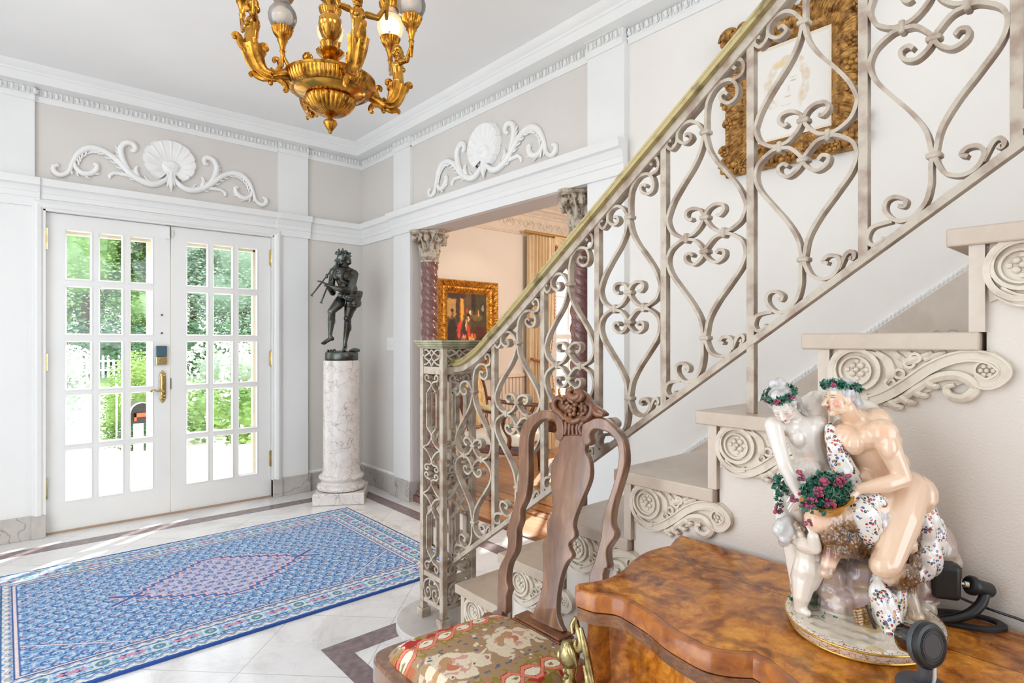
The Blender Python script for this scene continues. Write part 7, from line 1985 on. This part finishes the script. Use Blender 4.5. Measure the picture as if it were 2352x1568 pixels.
m = MB().prism([(-.10, -.08), (.10, -.08), (.10, .03)]+[(.10*cos(a), .03+.10*sin(a)) for a in [PI*k/12 for k in range(1, 12)]]+[(-.10, .03)], p, (1, 0, 0), (0, 0, 1), (0, 1, 0), -.2, .2); m.build('box', M_blk, mb_, smooth=True)
MB().prism([(-.11, .03)]+[(.105*cos(PI-a), .035+.105*sin(a)) for a in [PI*k/12 for k in range(13)]]+[(.11, .03)]+[(.098*cos(a), .035+.098*sin(a)) for a in [PI*k/12 for k in range(13)]], p, (1, 0, 0), (0, 0, 1), (0, 1, 0), -.21, -.17).build('rim', M_white, mb_)
MB().box(p.x-.07, p.x+.09, p.y-.23, p.y-.215, p.z-.01, p.z+.03).box(p.x-.07, p.x-.05, p.y-.23, p.y-.215, p.z-.05, p.z+.03).build('flag', plain('orange_flag', (232, 92, 48), .5), mb_)
MB().box(p.x-.04, p.x+.04, p.y-.04, p.y+.04, -.03, p.z-.08).build('post', M_white, mb_)
p = on_z(268, 1035, -.03); ir = thing('garden_railing', 'white scrolled iron step railing on the terrace', 'railing', p)
m = MB()
for k in range(5): m.tube([(p.x+.02*k, p.y+.16*k, -.03), (p.x+.02*k, p.y+.16*k, .72)], .010, 6)
m.tube([(p.x-.01, p.y-.05, .72), (p.x+.09, p.y+.70, .72)], .018, 8)
for k in range(4):
    m.tube([(p.x+.02*k+.01, p.y+.16*k+.08+.05*(1-j/18)*cos(j*.6), .38+.16*(1-j/18)*sin(j*.6)) for j in range(14)], .007, 6)
m.build('scrollwork', M_white, ir, smooth=True)
# ================================================================== LIGHT, CAMERA
w = bpy.data.worlds.new('sky'); SC.world = w; w.use_nodes = True
bg = w.node_tree.nodes['Background']; bg.inputs['Color'].default_value = (.85, .92, 1, 1); bg.inputs['Strength'].default_value = 1.5
def lamp(name, kind, loc, energy, col=(1, 1, 1), size=.1, rot=None, **kw):
    d = bpy.data.lights.new(name, kind); d.energy = energy; d.color = col
    if kind == 'POINT': d.shadow_soft_size = size
    if kind == 'SUN': d.angle = size
    for k, v in kw.items(): setattr(d, k, v)
    o = bpy.data.objects.new(name, d); COL.objects.link(o); o.location = loc
    if rot is not None: o.rotation_euler = rot
    return o
lamp('parlor_fill', 'POINT', (4.4, 2.2, 2.3), 38, (1, .99, .95), .25)  # unseen fill lamp added to brighten the parlour, no fixture hangs there
lamp('painting_fill', 'SPOT', (3.58, 4.1, 2.45), 2.0, (1, .88, .7), .05, V((0, .62, -1)).to_track_quat('-Z', 'Y').to_euler(), spot_size=1.5, spot_blend=.7)  # added spot without a fitting, lifts the painting and the wall around it
sd = V((-.80*cos(.52), -.60*cos(.52), -sin(.52)))
s_ = lamp('sun', 'SUN', (3, 8, 6), 6.0, (1, .96, .90), .012, sd.to_track_quat('-Z', 'Y').to_euler())
cam = bpy.data.cameras.new('camera'); co_ = bpy.data.objects.new('camera', cam); COL.objects.link(co_)
cam.sensor_width = 36; cam.lens = FPX/2352*36; cam.clip_start = .02; cam.clip_end = 300
co_.location = (0, 0, EYE); co_.rotation_euler = (PI/2, 0, -math.asin(CS)); SC.camera = co_
SC.view_settings.view_transform = 'Standard'; SC.view_settings.look = 'None'
SC.view_settings.exposure = 1.30; SC.view_settings.gamma = 1; SC.view_settings.use_curve_mapping = False
SC.cycles.max_bounces = 7; SC.cycles.diffuse_bounces = 4; SC.cycles.glossy_bounces = 3; SC.cycles.caustics_reflective = False; SC.cycles.caustics_refractive = False; SC.cycles.adaptive_threshold = .02; SC.cycles.transparent_max_bounces = 16
SC.cycles.sample_clamp_indirect = 6
